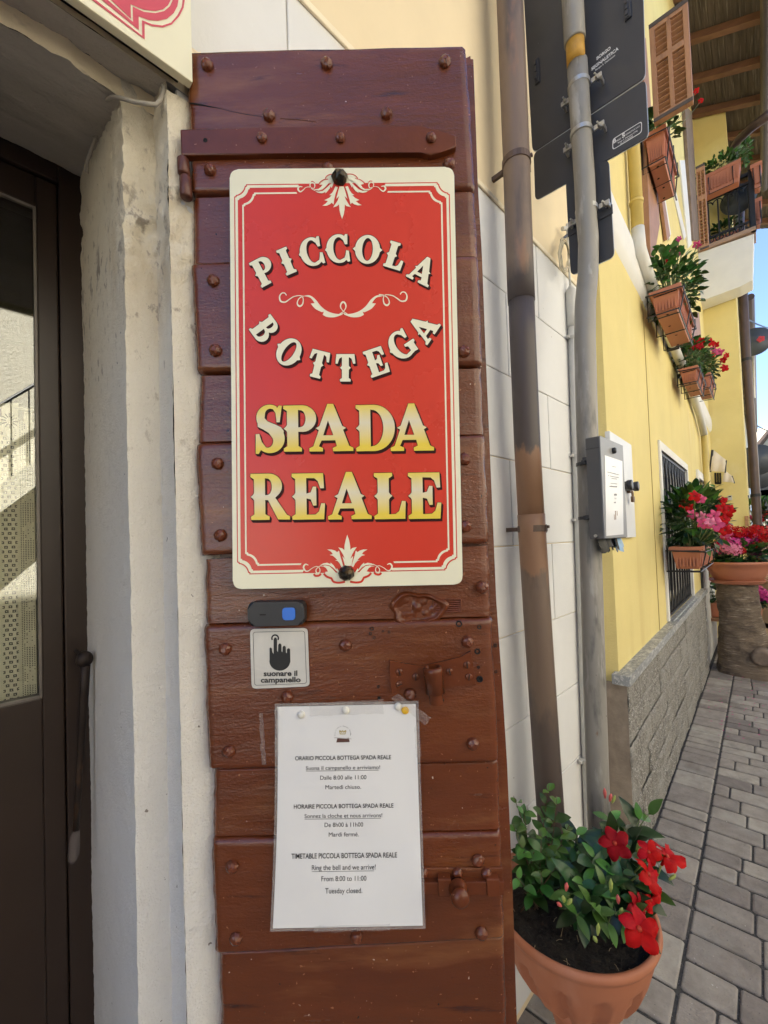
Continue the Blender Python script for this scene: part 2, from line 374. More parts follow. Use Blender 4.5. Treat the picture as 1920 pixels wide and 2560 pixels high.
# doorway reveal: outer rabbet for the shutter, step, inner reveal
UX = [(.2085, .630), (.2090, .692), (.1655, .694), (.1715, 1.05)]
def jamb_pt(i, s, z):
    a, c = UX[i], UX[i + 1]; x, y = lerp(a[0], c[0], s), lerp(a[1], c[1], s)
    p = V((x, y, z)); w = (nz(p, 5, 3) * .0022 + nz(p, 30, 8) * .0010 + nz(p, 75, 2) * .0008 + nz((p.x, p.y, p.z * .6), 170, 5) * .0009)
    top = max(0, (z - 1.62) / .45) ** 2
    e = math.exp(-((z - 1.86) / .10) ** 2) * (1 if i < 2 else max(0, 1 - s * 3)) + .7 * math.exp(-((z - 2.03) / .05) ** 2)
    w += e * (nz(p, 38, 6) * .006 + nz(p, 95, 3) * .0035); return p + V((w - .004 * top * nz(p, 30, 1), w * (.6 + e), 0))
b = MB(); b.keep = False
for i, n in ((0, 16), (1, 12), (2, 60)): b.grid(lambda u, v, i=i: jamb_pt(i, u, lerp(-.02, 2.19, v)), n, 520)
def front_edge(u, v):
    z = lerp(-.02, 2.03, v); p = V((lerp(.2085, .30, u), .630, z)); return p + V((0, -.001 + nz(p, 12, 2) * .0025 + nz(p, 60, 2) * .0008 + nz(p, 160, 2) * .0008 + math.exp(-((z - 1.86) / .12) ** 2) * (nz(p, 40, 6) * .006 + nz(p, 100, 3) * .003) - .003 * math.sin(u * 3.14), 0))
b.grid(front_edge, 24, 500)
obj('door_reveal', b, m_jamb, shop, smooth=True)
SOF = [(.630, 2.043), (.692, 2.068), (.693, 2.038), (1.05, 2.154)]
def soff_pt(i, s, x):
    a, c = SOF[i], SOF[i + 1]; p = V((x, lerp(a[0], c[0], s), lerp(a[1], c[1], s)))
    e = (s if i == 0 else (1.0 if i == 1 else max(0, 1 - s * 4))); p.y += e * (nz((x * 16, 1, 0)) * .007 + nz((x * 55, 3, 0)) * .004 + nz((x * 140, 5, 0)) * .002); p.z += (nz((x * 30, 2, 0)) * .005 if i == 1 and s > .9 else 0)
    w = nz(p, 8, 5) * .004 + nz(p, 28, 9) * .002 + nz((p.x * .4, p.y * 1.6, p.z), 70, 3) * .0016 + nz(p, 150, 4) * .0008; return p + V((0, w * .5, w))
b = MB(); b.grid(lambda u, v: soff_pt(0, u, lerp(-.3, .26, v)), 16, 220); b.grid(lambda u, v: soff_pt(2, u, lerp(-.3, .26, v)), 60, 220); obj('lintel_soffit', b, m_soffit, shop, smooth=True)
b = MB(); b.grid(lambda u, v: soff_pt(1, u, lerp(-.8, .26, v)), 4, 120)
b.grid(lambda u, v: V((lerp(-.8, .26, v), .630 + nz(V((v * 9, u, 0)), 3) * .002, lerp(2.043, 2.305, u))) , 6, 60); obj('lintel_edge', b, m_lip, shop, smooth=True)
# dark room behind the door
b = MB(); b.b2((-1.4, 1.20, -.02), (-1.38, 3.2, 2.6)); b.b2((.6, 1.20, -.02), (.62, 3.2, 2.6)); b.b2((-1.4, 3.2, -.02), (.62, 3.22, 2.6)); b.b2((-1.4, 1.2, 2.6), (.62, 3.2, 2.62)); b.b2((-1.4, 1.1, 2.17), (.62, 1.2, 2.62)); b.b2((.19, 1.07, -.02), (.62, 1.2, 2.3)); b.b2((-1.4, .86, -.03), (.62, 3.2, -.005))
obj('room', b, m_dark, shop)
# glazed door: fixed frame, stile, rails, pane
door = MB(); DY = 1.048
door.b2((.134, DY, -.01), (.176, DY + .05, 2.17), .003); door.b2((.0985, DY + .006, -.01), (.1325, DY + .05, 2.115), .003)
door.b2((-.80, DY, 2.118), (.134, DY + .05, 2.17), .003); door.b2((-.80, DY + .006, 2.05), (.0985, DY + .05, 2.115), .003); door.b2((-.80, DY + .006, -.01), (.0985, DY + .05, 1.083), .003)
door_o = obj('door', door, m_brown_metal, shop)
b = MB(); b.b2((-.80, DY + .012, 1.083), (.0985, DY + .017, 2.05)); obj('pane', b, mirror_glass('reflecting_glass', .13), door_o)
b = MB(); b.b2((.0935, DY + .003, 1.083), (.0985, DY + .010, 2.05), .001); b.b2((-.80, DY + .003, 2.045), (.0935, DY + .010, 2.05), .001); b.b2((-.80, DY + .003, 1.083), (.0935, DY + .010, 1.0885), .001)
obj('glazing_bead', b, mat('worn_bead', (.16, .14, .12), .35, .2, 30), door_o)
b = MB(); b.box((.05, DY + .004, 2.157), (.5, .01, .012), None, .002); obj('frame_lip', b, m_brown_metal, door_o)

# lace curtain on its rod behind the pane
cur = thing('lace_curtain', 'cream lace curtain on a white rod behind the door glass', 'curtain', Matrix.Translation((.05, 1.12, 1.2)))
m_lace = mat('lace', (.90, .83, .64), .9, .08, 30)
CY = 1.115
def cpx(px, py, y=CY): return on_y(px, py, y)
b = MB(); r0, r1 = cpx(-30, 1012, 1.10), cpx(84, 1027, 1.10); b.tube([r0, r1], .0042, 10); obj('curtain_rod', b, mat('rod_white', (.7, .66, .55), .5, .05), cur)
zt = cpx(40, 1050).z; b = MB(); b.keep = True
x0, x1, cell = cpx(46, 1100).x, cpx(82, 1100).x, .0018
nx = int((x1 - x0) / cell) + 1; nzc = int((zt - .95) / cell)
for j in range(nzc):
    zz = zt - j * cell; flower = (math.sin(j * .155 + 1.2) > .15)
    for i in range(nx):
        u = i / nx
        solid = (i % 2 == 0) or (j % 2 == 0)
        if flower and abs(u - .72 - .12 * math.sin(j * .4)) < .42 and (i * 7 + j * 3) % 11 > 1: solid = True
        if solid:
            xx = x0 + i * cell; yy = CY + .006 * math.sin(u * 6)
            b.face([(xx, yy, zz), (xx + cell, yy, zz), (xx + cell, yy, zz - cell), (xx, yy, zz - cell)])
xa, xb = cpx(-40, 1100).x, cpx(45, 1100).x
nx = int((xb - xa) / cell) + 1
for j in range(nzc):
    zz = zt - j * cell
    for i in range(nx):
        k = i - (nx - 15); solid = True
        if 0 <= k < 13:
            cx_ = (j // 5) % 2; dx = (k - 2 - 3 * cx_) % 6; dz = j % 5
            if (dx, dz) in ((0, 1), (0, 2), (0, 3), (1, 1), (1, 3), (2, 1), (2, 2), (2, 3)): solid = False
        if solid:
            xx = xa + i * cell; yy = CY - .008 + .003 * math.sin(i * .5)
            b.face([(xx, yy, zz), (xx + cell, yy, zz), (xx + cell, yy, zz - cell), (xx, yy, zz - cell)])
obj('lace_panel', b, m_lace, cur)
def band_mesh(px0, px1, y, pyt, pyb):
    b = MB(); b.grid(lambda u, v: cpx(lerp(px0, px1, u), lerp(pyt, pyb, v) + (18 if .25 < u < .75 and v > .5 else 0), y + .004 * math.sin(v * 3.1)), 6, 6); return b
obj('hanging_tab', band_mesh(4, 46, 1.094, 1008, 1078), m_lace, cur); obj('hanging_tab', band_mesh(60, 80, 1.098, 1022, 1056), m_lace, cur)
b = MB()
for k in range(12):
    a = k / 12 * 6.283; c = cpx(24, 1052, 1.0925); b.box(c + V((math.cos(a) * .009, 0, math.sin(a) * .011)), (.0075, .0006, .0017), Matrix.Rotation(-a, 3, 'Y'))
obj('cut_work', b, m_dark, cur)

# rusty rod hanging by its knob beside the door frame
t = thing('iron_rod', 'rusty dark iron rod hanging from a knob beside the door frame and plaster jamb', 'rod', Matrix.Translation(depth(210, 1900, .80)))
m_rust = mat('rusty_iron', (.026, .017, .013), .5, .3, 20, .4, 120, .001, metal=.4, patch=((.10, .05, .024), 22, .58, .72, (1, 1, .4)))
P = lambda px, py: depth(px, py, .79)
b = MB(); b.tube([P(213, 1660), P(211, 1725), P(203, 1850), P(195, 1985), P(190, 2075)], .006, 10, rs=[.0085, .0075, .0065, .0055, .005]); obj('shaft', b, m_rust, t, smooth=True)
b = MB(); b.sphere(P(211, 1648), .0135, 14, 9, (1.05, 1, 1.15)); b.sphere(P(218, 1640), .008, 8, 6); obj('knob', b, m_rust, t, smooth=True)
b = MB(); b.tube([P(190, 2075), P(186, 2110), P(183, 2140), P(181, 2158)], .008, 10, rs=[.006, .009, .0095, .004]); obj('plastic_tip', b, film('cloudy_plastic', .22, (.30, .26, .24)), t, smooth=True)
b = MB(); b.tube([P(206, 1644), P(214, 1640) + V((0, .25, .0))], .003, 8); obj('pin', b, m_rust, t)

# grey cable at the corner of the lintel
cable_px = [(217, 432, .97), (219, 400, .955), (232, 365, .93), (244, 330, .90), (252, 285, .85), (262, 252, .79), (280, 243, .74), (305, 246, .715), (335, 255, .70), (365, 259, .688), (390, 262, .682), (402, 250, .680), (410, 225, .678), (405, 212, .679)]
pts = [on_y(px, py, y * .935) for px, py, y in cable_px]
cb = thing('lintel_cable', 'thin grey cable bending under the plastered lintel above the doorway corner', 'cable', Matrix.Translation(pts[0]))
b = MB(); b.tube(pts, .0029, 8); obj('sheath', b, mat('cable_grey', (.36, .33, .29), .6, .1, 20), cb, smooth=True)
for i in (2, 3):
    b = MB(); b.tube([lerp(pts[i], pts[i + 1], .5) - V((0, 0, .002)), lerp(pts[i], pts[i + 1], .5) + V((0, 0, .002))], .0046, 8); obj('cable_clip', b, mat('clip_grey', (.4, .37, .33), .5), cb)

# sign over the door
fs = thing('fascia_sign', 'cream sign board with red notched border fixed above the doorway', 'sign', Matrix.Translation((.2, .585, 2.0)))
m_sign_cream = mat('sign_cream', (.82, .785, .585), .30, .03, 3, spec=.4, specks=((.45, .38, .25), 120, .81))
m_pink = mat('sign_pinkish_red', (.62, .085, .11), .35, .03, 3)
zb = on_y(457, 188, .598).z; xr = on_y(479, 60, .598).x
b = MB(); b.b2((-1.2, .598, zb), (xr, .611, zb + .5), .002); obj('board', b, m_sign_cream, fs)
b = MB(); b.b2((-1.2, .611, zb + .018), (xr - .01, .630, zb + .45)); obj('sign_gap_shade', b, m_dark, fs)  # near-black strip painted for the shadow line under the sign board
def crop1(x, y): return (x * .3134, y * .3134)
def flat_y(outlines, y, name='print'):
    return fill([[[crop1(*p) for p in o] for o in outlines]], lambda x, yy, k: on_y(x, yy, y), name)
A1 = [(300, -330), (735, 0), (1155, 315), (1153, 186)] + [(1215, 210), (1300, 219), (1370, 195), (1430, 130), (1465, 60), (1475, -10), (1475, -330)]
A2 = [(330, -330), (765, 0), (1135, 285), (1132, 160)] + [(1210, 192), (1295, 203), (1365, 180), (1415, 122), (1450, 55), (1458, -10), (1458, -330)]
A3 = [(400, -330), (790, -20), (1108, 240), (1106, 130)] + [(1190, 160), (1260, 166), (1330, 150), (1385, 105), (1415, 50), (1425, -10), (1425, -330)]
A4 = [(470, -330), (862, 0), (1062, 175), (1058, 52)] + [(1150, 95), (1240, 104), (1310, 88), (1355, 50), (1378, 0), (1384, -30), (1384, -330)]
A5 = [(500, -330), (872, -14), (1045, 150), (1042, 34)] + [(1150, 78), (1240, 88), (1300, 74), (1340, 42), (1362, 0), (1368, -30), (1368, -330)]
obj('border_line', flat_y([A1, A2], .5974), m_pink, fs); obj('border_line', flat_y([A3, A4], .5974), m_pink, fs); obj('red_field', flat_y([A5], .5974), m_pink, fs)

# ================================================================ the brown shutter leaf, standing open
sh = thing('wooden_shutter', 'tall dark brown studded wooden shutter leaf standing open beside the doorway', 'shutter', MS @ Matrix.Translation((0, 0, -1.3)))
PB = (.128, .031, .0085)
m_wood = mat('brown_gloss_paint', PB, .21, .22, 7, .6, 110, .0014, stretch=(.3, 1, 1.4), spec=.62, rvar=.09,
             patch=[((.085, .018, .007), 5, .5, .75, (.3, 1, 1)), ((.215, .078, .026), 9, .55, .72, (.25, 1, 1.3)), ((.055, .014, .007), 26, .62, .70, (.2, 1, 1.5))], specks=[((.30, .115, .05), 150, .705), ((.55, .40, .30), 110, .755), ((.035, .012, .006), 90, .74)], bump2=(.5, 330, (.6, 1, 1)))  # orange patches and light specks paint golden sheen and gloss glints besides worn chips
m_iron = mat('brown_iron_paint', (.125, .031, .010), .27, .18, 12, .5, 120, .0008, spec=.4, specks=((.32, .13, .06), 160, .72), bump2=(.4, 45, (1, 1, 1)))
m_stud = mat('rusty_stud', (.12, .031, .013), .25, .3, 60, .5, 160, .001, spec=.5, patch=((.22, .075, .025), 110, .58, .7, (1, 1, 1)))
BOARDS = [((463, 124), (1165, 110), (1188, 470), (477, 480), 0), ((477, 488), (1188, 472), (1197, 633), (478, 653), 1), ((476, 655), (1197, 635), (1205, 911), (491, 926), 0),
          ((494, 936), (1205, 917), (1211, 1083), (490, 1103), 1), ((489, 1106), (1211, 1085), (1222, 1358), (500, 1389), 0), ((508, 1399), (1222, 1364), (1231, 1543), (509, 1561), 1),
          ((508, 1564), (1231, 1546), (1248, 1909), (520, 1928), 0), ((529, 1932), (1248, 1912), (1255, 2079), (528, 2098), 1), ((526, 2101), (1255, 2083), (1263, 2352), (538, 2390), 0),
          ((543, 2395), (1263, 2356), (1276, 2700), (549, 2720), 1)]
def quad(c, s, t):
    a = (lerp(c[0][0], c[1][0], s), lerp(c[0][1], c[1][1], s)); d = (lerp(c[3][0], c[2][0], s), lerp(c[3][1], c[2][1], s))
    return lerp(a[0], d[0], t), lerp(a[1], d[1], t)
for bi, (tl, tr, br, bl, rec) in enumerate(BOARDS):
    c = (tl, tr, br, bl); base = .0055 if rec else 0.0; nu, nv = 70, 34
    ts = [0, .008, .02, .04, .065] + [.065 + .87 * i / 24 for i in range(1, 24)] + [.935, .96, .98, .992, 1]
    b = MB(); H = on_s(*bl).z; hgt = abs(on_s(*tl).z - on_s(*bl).z)
    def P(s, t, rim=None):
        px, py = quad(c, s, t); q = on_s(px, py)
        e = min(t, 1 - t) * hgt; es = min(s, 1 - s) * .43
        push = (max(0, 1 - e / .0055) ** 2) * .006 * (0 if rec else 1) + (max(0, 1 - es / .004) ** 2) * .004
        y = base + push + nz((q.x, bi * 3.1, q.z), 9, bi) * .0014 + nz((q.x * .25, bi * 2.0, q.z), 55, bi) * .0006
        wob = nz((q.x, bi, q.z), 35, 4) * .0014 + nz((q.x, bi, q.z), 110, 7) * .0007
        if t in (0, 1): q.z += (wob + (nz((q.x, 2, 5), 160, 3) * .0011 - .0012 * max(0, nz((q.x, 1, 9), 48, 2)) ** .5 if bi == 0 and t == 0 else 0)) * (1.8 if bi == 0 and t == 0 else .55)
        if s in (0, 1): q.x += wob * 1.3
        return V((q.x, y, q.z))
    vs = [[b.b.verts.new(P(i / nu, t)) for t in ts] for i in range(nu + 1)]
    for i in range(nu):
        for j in range(len(ts) - 1): b.b.faces.new([vs[i][j], vs[i + 1][j], vs[i + 1][j + 1], vs[i][j + 1]])
    loop = [vs[i][0] for i in range(nu + 1)] + [vs[nu][j] for j in range(1, len(ts))] + [vs[i][-1] for i in range(nu - 1, -1, -1)] + [vs[0][j] for j in range(len(ts) - 2, 0, -1)]
    back = [b.b.verts.new(V((v.co.x, .032, v.co.z))) for v in loop]; n = len(loop)
    for i in range(n): b.b.faces.new([loop[i], back[i], back[(i + 1) % n], loop[(i + 1) % n]])
    obj('board', b, m_wood, sh, MS, smooth=True)
for i, path in enumerate(([(474, 258), (500, 262), (540, 270), (585, 281), (625, 288), (655, 292)], [(700, 296), (745, 299), (790, 304)])):
    b = MB(); b.tube([on_s(px, py, -.0003) for px, py in path], .0009, 6, rs=[(.0012 if i == 0 else .0006) * (1 - .7 * k / len(path)) for k in range(len(path))]); obj('wood_crack', b, m_dark if i == 0 else m_iron, sh, MS)
# second layer of upright planks behind, a finger wider on the free side
b = MB()
edge = [(1184, 146), (1190, 330), (1196, 480), (1203, 640), (1219, 1000), (1240, 1500), (1256, 1720), (1267, 1900), (1280, 2200), (1293, 2560), (1300, 2720)]
pl = [on_s(470, 150, -.034)] + [V((q.x + nz((0, 0, q.z), 40) * .0012, q.y, q.z)) for q in [on_s(px, py, -.034) for px, py in edge]] + [on_s(552, 2720, -.034)]
b.prism(pl, (0, .024, 0), .0015); obj('back_panel', b, m_wood, sh, MS)
b = MB(); pl = [on_s(1163, 146, -.0328), on_s(1176, 140, -.0328), on_s(1205, 640, -.0328), on_s(1228, 1250, -.0328), on_s(1285, 2720, -.0328), on_s(1262, 2720, -.0328), on_s(1205, 1250, -.0328), on_s(1185, 640, -.0328)]
b.prism(pl, (0, .0008, 0)); obj('back_plank', b, m_wood, sh, MS)
# studs
def stud_mesh(seed, r=.0092, h=.0078):
    rnd = random.Random(seed); b = MB(); n = 9; rings = []
    for rr, hh in ((1.0, 0), (.98, .35), (.78, .72), (.38, 1.0)):
        rings.append([b.b.verts.new(V((r * rr * rnd.uniform(.9, 1.08) * math.cos(2 * math.pi * k / n + rr), -h * hh * rnd.uniform(.88, 1.1), r * rr * rnd.uniform(.9, 1.08) * math.sin(2 * math.pi * k / n + rr)))) for k in range(n)])
    for i in range(3):
        for k in range(n): b.b.faces.new([rings[i][k], rings[i][(k + 1) % n], rings[i + 1][(k + 1) % n], rings[i + 1][k]])
    b.b.faces.new(rings[3]); me = b.mesh('stud'); me.materials.append(m_stud)
    return me
STM = [stud_mesh(s) for s in range(7)]; RIV = [stud_mesh(s + 20, .0078, .0065) for s in range(3)]
def local_child(name, me, parent, loc):        # loc in shutter frame
    o = bpy.data.objects.new(name, me); put(o); o.parent = parent
    o.matrix_local = root_matrix(parent).inverted() @ MS @ Matrix.Translation(loc); return o
STUDS = [(519, 165), (817, 162), (1112, 157), (673, 291), (967, 287), (526, 427), (820, 423), (1122, 411), (534, 703), (1128, 690), (539, 877), (1160, 880), (545, 1160), (1161, 1148), (551, 1338), (1163, 1316), (1205, 1468),
         (563, 1622), (864, 1613), (1169, 1604), (718, 1742), (573, 1878), (1181, 1858), (582, 2165), (1194, 2149), (591, 2345), (892, 2340), (1203, 2331), (1025, 1735)]
for i, (px, py) in enumerate(STUDS): local_child('stud', STM[i % 7], sh, on_s(px, py))
# strap hinge with its barrel
b = MB(); poly = [(449, 322), (700, 318), (1046, 315), (1070, 316), (1105, 329), (1141, 336), (1142, 366), (1100, 381), (1072, 386), (1047, 377), (700, 383), (452, 387)]
b.prism([on_s(px, py, .0095) for px, py in poly], (0, .011, 0), .0022); strap = obj('strap_hinge', b, m_iron, sh, MS)
for i, (px, py) in enumerate([(655, 346), (851, 346), (1077, 346)]): local_child('rivet', RIV[i], strap, on_s(px, py, .0095))
b = MB(); b.lathe([(.0032, 0), (.0032, .0012), (.002, .0013)], on_s(513, 350, .0098), 12, 'y'); obj('rivet', b, m_dark, strap, MS)
b = MB()
for y0, y1, dx in ((396, 438, 0), (442, 496, 6)):
    a, c = on_s(456 + dx, y0, .002), on_s(460 + dx, y1, .002)
    b.tube([a, a + V((.001, 0, -.003)), c + V((0, 0, .002)), c], .0085, 14, rs=[.006, .0085, .0085, .007])
obj('hinge_barrel', b, mat('brown_barrel', (.11, .035, .022), .4, .2, 25, .4, 160, .0008), sh, MS, smooth=True)
# keeper plate with a short open tube
Z7 = lambda x, y: (480 + .4822 * x, 1480 + .4822 * y)
b = MB(); poly = [(1022, 356), (1060, 364), (1110, 374), (1190, 386), (1300, 362), (1395, 340), (1448, 306), (1460, 390), (1476, 484), (1420, 478), (1310, 500), (1206, 516), (1180, 500), (1130, 496), (1080, 500), (1034, 530), (1026, 450)]
b.prism([on_s(*Z7(*p), .0062) for p in poly], (0, .0066, 0), .0010); keep = obj('keeper_plate', b, m_iron, sh, MS)
a, c = on_s(*Z7(1247, 388), .014), on_s(*Z7(1262, 522), .014)
b = MB(); n = 18; 
ax = (c - a).normalized(); u = V((0, 1, 0)); w = ax.cross(u).normalized()
def ring(p, r): return [b.b.verts.new(p + (u * math.cos(2 * math.pi * k / n) + w * math.sin(2 * math.pi * k / n)) * r) for k in range(n)]
rs_ = [ring(a + ax * .05, .0095), ring(a, .0095), ring(a - ax * .0004, .0105), ring(a + ax * .0015, .0138), ring(a + ax * .006, .0135), ring(c, .0132), ring(c, .004)]
for i in range(len(rs_) - 1):
    for k in range(n): b.b.faces.new([rs_[i][k], rs_[i][(k + 1) % n], rs_[i + 1][(k + 1) % n], rs_[i + 1][k]])
obj('keeper_tube', b, m_iron, keep, MS, smooth=True)
for p in ((1075, 415), (1160, 440), (1075, 480), (1335, 412), (1425, 377), (1436, 440)):
    b = MB(); q = on_s(*Z7(*p), .0062); b.lathe([(.0052, 0), (.0050, -.0012), (.004, -.0018), (.0, -.002)], q, 12, 'y'); obj('screw', b, m_iron, keep, MS, smooth=True)
    b = MB(); b.box(q + V((0, -.0019, 0)), (.0085, .0006, .0013), Matrix.Rotation(random.uniform(0, 3), 3, 'Y')); obj('screw_slot', b, m_dark, keep, MS)
# carved filled lock hole with its slot
b = MB(); C0 = on_s(*Z7(1170, 92), 0); n = 26
def knot(u, v):
    a = u * 6.2832; r = v * (1 + .10 * math.sin(a * 3 + 1) + .05 * math.sin(a * 7)); x, z = math.cos(a) * r * .041, math.sin(a) * r * .0255
    bump = nz((x, 0, z), 95, 2) * .0055 * (1 - v ** 3); rim = .0045 * math.exp(-((v - .86) / .10) ** 2)
    return V((C0.x + x, .0052 - rim - .001 + bump * .9 + .0005 * v, C0.z + z))
b.grid(knot, 48, 22); obj('filled_lock_hole', b, m_iron, sh, MS, smooth=True)
b = MB(); s0 = [on_s(*Z7(*p), 0) for p in ((1252, 42), (1396, 40), (1396, 104), (1252, 110))]
for i in range(4): b.tube([s0[i] + V((0, .0050, 0)), s0[(i + 1) % 4] + V((0, .0050, 0))], .0014, 6)
for k in range(5):
    y = 52 + k * 11; q0, q1 = on_s(*Z7(1256, y), 0), on_s(*Z7(1392, y + 2), 0); b.tube([q0 + V((0, .0049, 0)), lerp(q0, q1, .5) + V((0, .0045, .0006)), q1 + V((0, .0049, 0))], .0013, 5)
obj('lock_slot', b, m_iron, sh, MS)
# old nail holes: near-black discs, the shade inside put into the colour
HOLES = [(1480, 308, 13), (1492, 452, 14), (1572, 275, 8), (1575, 412, 7), (966, 490, 6), (970, 550, 7), (1296, 560, 9), (932, 190, 9), (990, 203, 5), (1022, 207, 6), (1485, 390, 6), (1384, 165, 14), (1490, 182, 9), (945, 236, 6), (925, 215, 7)]
for x, y, r in HOLES:
    q = on_s(*Z7(x, y), 0 if x < 1560 else -.033); b = MB(); base = .0055 if y < 150 else 0; rr = r * .4822 / 1750
    b.lathe([(rr * 1.25, .0005), (rr * 1.15, -.0011), (rr * .8, -.0012), (rr * .55, .0004), (0, .0006)], q + V((0, base, 0)), 10, 'y'); obj('nail_hole', b, m_dark, sh, MS)
# sliding bolt
Z9 = lambda x, y: (1020 + .18083 * x, 2080 + .18083 * y)
b = MB(); b.prism([on_s(*Z9(x, y), .0035) for x, y in ((-420, 505), (1310, 500), (1318, 640), (-420, 650))], (0, .004, 0), .001); bp = obj('bolt_plate', b, m_wood, sh, MS)
b = MB(); b.prism([on_s(*Z9(x, y), .0125) for x, y in ((-420, 712), (1330, 690), (1336, 880), (-420, 870))], (0, .009, 0), .0012); bolt = obj('bolt_bar', b, m_iron, sh, MS)
for xs_ in ((412, 598), (1086, 1268)):
    b = MB(); b.prism([on_s(*Z9(x, y), .0155) for x, y in ((xs_[0], 655), (xs_[1], 655), (xs_[1] + 8, 900), (xs_[0] + 12, 905))], (0, .017, 0), .0015); obj('bolt_staple', b, m_iron, sh, MS)
k0, k1 = on_s(*Z9(690, 770), .012), on_s(*Z9(735, 960), .040); ax = (k1 - k0)
b = MB(); b.tube([k0 + ax * s for s in (0, .2, .35, .5, .65, .8, .92, 1.0)], .01, 14, rs=[.0135, .0135, .010, .0088, .0115, .0125, .0105, .005]); obj('bolt_knob', b, m_iron, bolt, MS, smooth=True)
for p in ((210, 560), (685, 560), (1080, 565)): local_child('rivet', RIV[1], bp, on_s(*Z9(*p), .0035))

# ================================================================ main sign
SG = .0115
sg = thing('shop_sign', 'red and cream sign reading PICCOLA BOTTEGA SPADA REALE nailed to the brown shutter', 'sign', MS @ Matrix.Translation(on_s(870, 1468, SG)))
m_red = mat('sign_red', (.62, .040, .020), .27, .04, 2.0, spec=.42, rvar=.015, specks=((.30, .05, .03), 260, .80))
def rounded(cs, r, n=5):
    out = []
    for i in range(4):
        p, a, c = V((*cs[i], 0)), V((*cs[i - 1], 0)), V((*cs[(i + 1) % 4], 0)); d0, d1 = (a - p).normalized(), (c - p).normalized()
        for k in range(n + 1):
            t = k / n; q = (p + d0 * r) * (1 - t) ** 2 + p * 2 * t * (1 - t) + (p + d1 * r) * t * t; out.append((q.x, q.y))
    return out
SGC = [(574, 423), (1135, 417), (1157, 1461), (582, 1473)]
b = MB(); b.prism([on_s(px, py, SG) for px, py in rounded(SGC, 22)], (0, .0055, 0), .0012); obj('panel', b, m_sign_cream, sg, MS)
def Z5(x, y): return (560 + .3737 * x, 400 + .3737 * y)
def Z6(x, y): return (560 + .3737 * x, 960 + .3737 * y)
def on_sign(layer): return lambda x, y, k=0: on_s(x, y, SG + .00025 * layer + .00004 * k)
def border(inset_l, inset_r, ins_t, ins_b, rn, nick):
    """notched rectangle in sign units: returns pixel outline"""
    L0, L1 = SGC[0], SGC[3]; R0, R1 = SGC[1], SGC[2]
    def at(u, v):      # u from left edge (px at top), v from top
        xl, xr = lerp(L0[0], L1[0], v), lerp(R0[0], R1[0], v); yt, yb = lerp(L0[1], R0[1], u), lerp(L1[1], R1[1], u)
        return (lerp(xl, xr, u), lerp(yt, yb, v))
    Wd, Ht = 565, 1047; o = []
    for (cu, cv, a0) in ((inset_l / Wd, ins_t / Ht, 90), (1 - inset_r / Wd, ins_t / Ht, 180), (1 - inset_r / Wd, 1 - ins_b / Ht, 270), (inset_l / Wd, 1 - ins_b / Ht, 0)):
        sx = 1 if cu < .5 else -1; sy = 1 if cv < .5 else -1
        q = []
        for k in range(11):
            a = rad(90 * k / 10); q.append((cu + sx * rn * math.sin(a) / Wd, cv + sy * rn * math.cos(a) / Ht))
        q = [(q[0][0], q[0][1])] + [(x + sx * nick * .0 / Wd, y) for x, y in q[1:]]
        q = [(cu, cv + sy * (rn + nick) / Ht)] + [(x + 0, y) for x, y in [(cu + sx * nick / Wd, cv + sy * (rn + nick) / Ht)]] + [(x + sx * nick / Wd * .0, y) for x, y in q[1:-1]] + [(cu + sx * (rn + nick) / Wd, cv + sy * nick / Ht), (cu + sx * (rn + nick) / Wd, cv)]
        if (sx, sy) in ((-1, 1), (1, -1)): q = q[::-1]
        o += [at(*p) for p in q]
    return o
R0 = border(11, 12, 38, 36, 27, 3)
obj('red_field', fill([[R0]], on_sign(1)), m_red, sg, MS)
def open_ring(i0, i1, layer):
    """cream border line, interrupted at the top and bottom ornaments"""
    A, Bq = border(*i0), border(*i1); n = len(A) // 4
    cu = [A[k] for k in range(len(A))]; ci = [Bq[k] for k in range(len(Bq))]
    # corners run TL, TR, BR, BL ; cut the top edge (between TL and TR) and the bottom edge (BR..BL)
    def cut(o, a, c, t): return (lerp(o[a][0], o[c][0], t), lerp(o[a][1], o[c][1], t))
    tl, tr, br, bl = n - 1, n, 3 * n - 1, 3 * n
    right = [cut(cu, tl, tr, i0[6])] + cu[tr:br + 1] + [cut(cu, br, bl, 1 - i0[7])] + [cut(ci, br, bl, 1 - i0[7])] + ci[tr:br + 1][::-1] + [cut(ci, tl, tr, i0[6])]
    left = [cut(cu, br, bl, 1 - i0[8])] + cu[bl:] + cu[:tl + 1] + [cut(cu, tl, tr, i0[9])] + [cut(ci, tl, tr, i0[9])] + ci[:tl + 1][::-1] + ci[bl:][::-1] + [cut(ci, br, bl, 1 - i0[8])]
    return fill([[right], [left]], on_sign(layer))
_border = border
def border(a, b_, c, d, rn, nick, *_): return _border(a, b_, c, d, rn, nick)
obj('border_line', open_ring((13.5, 14.5, 40.5, 38.5, 27, 3, .73, .73, .27, .27), (20, 21, 47, 45, 27, 3), 2), m_sign_cream, sg, MS)
obj('border_line', open_ring((31, 31, 59, 57, 27, 3, .76, .76, .24, .24), (35, 35, 63, 61, 27, 3), 2), m_sign_cream, sg, MS)
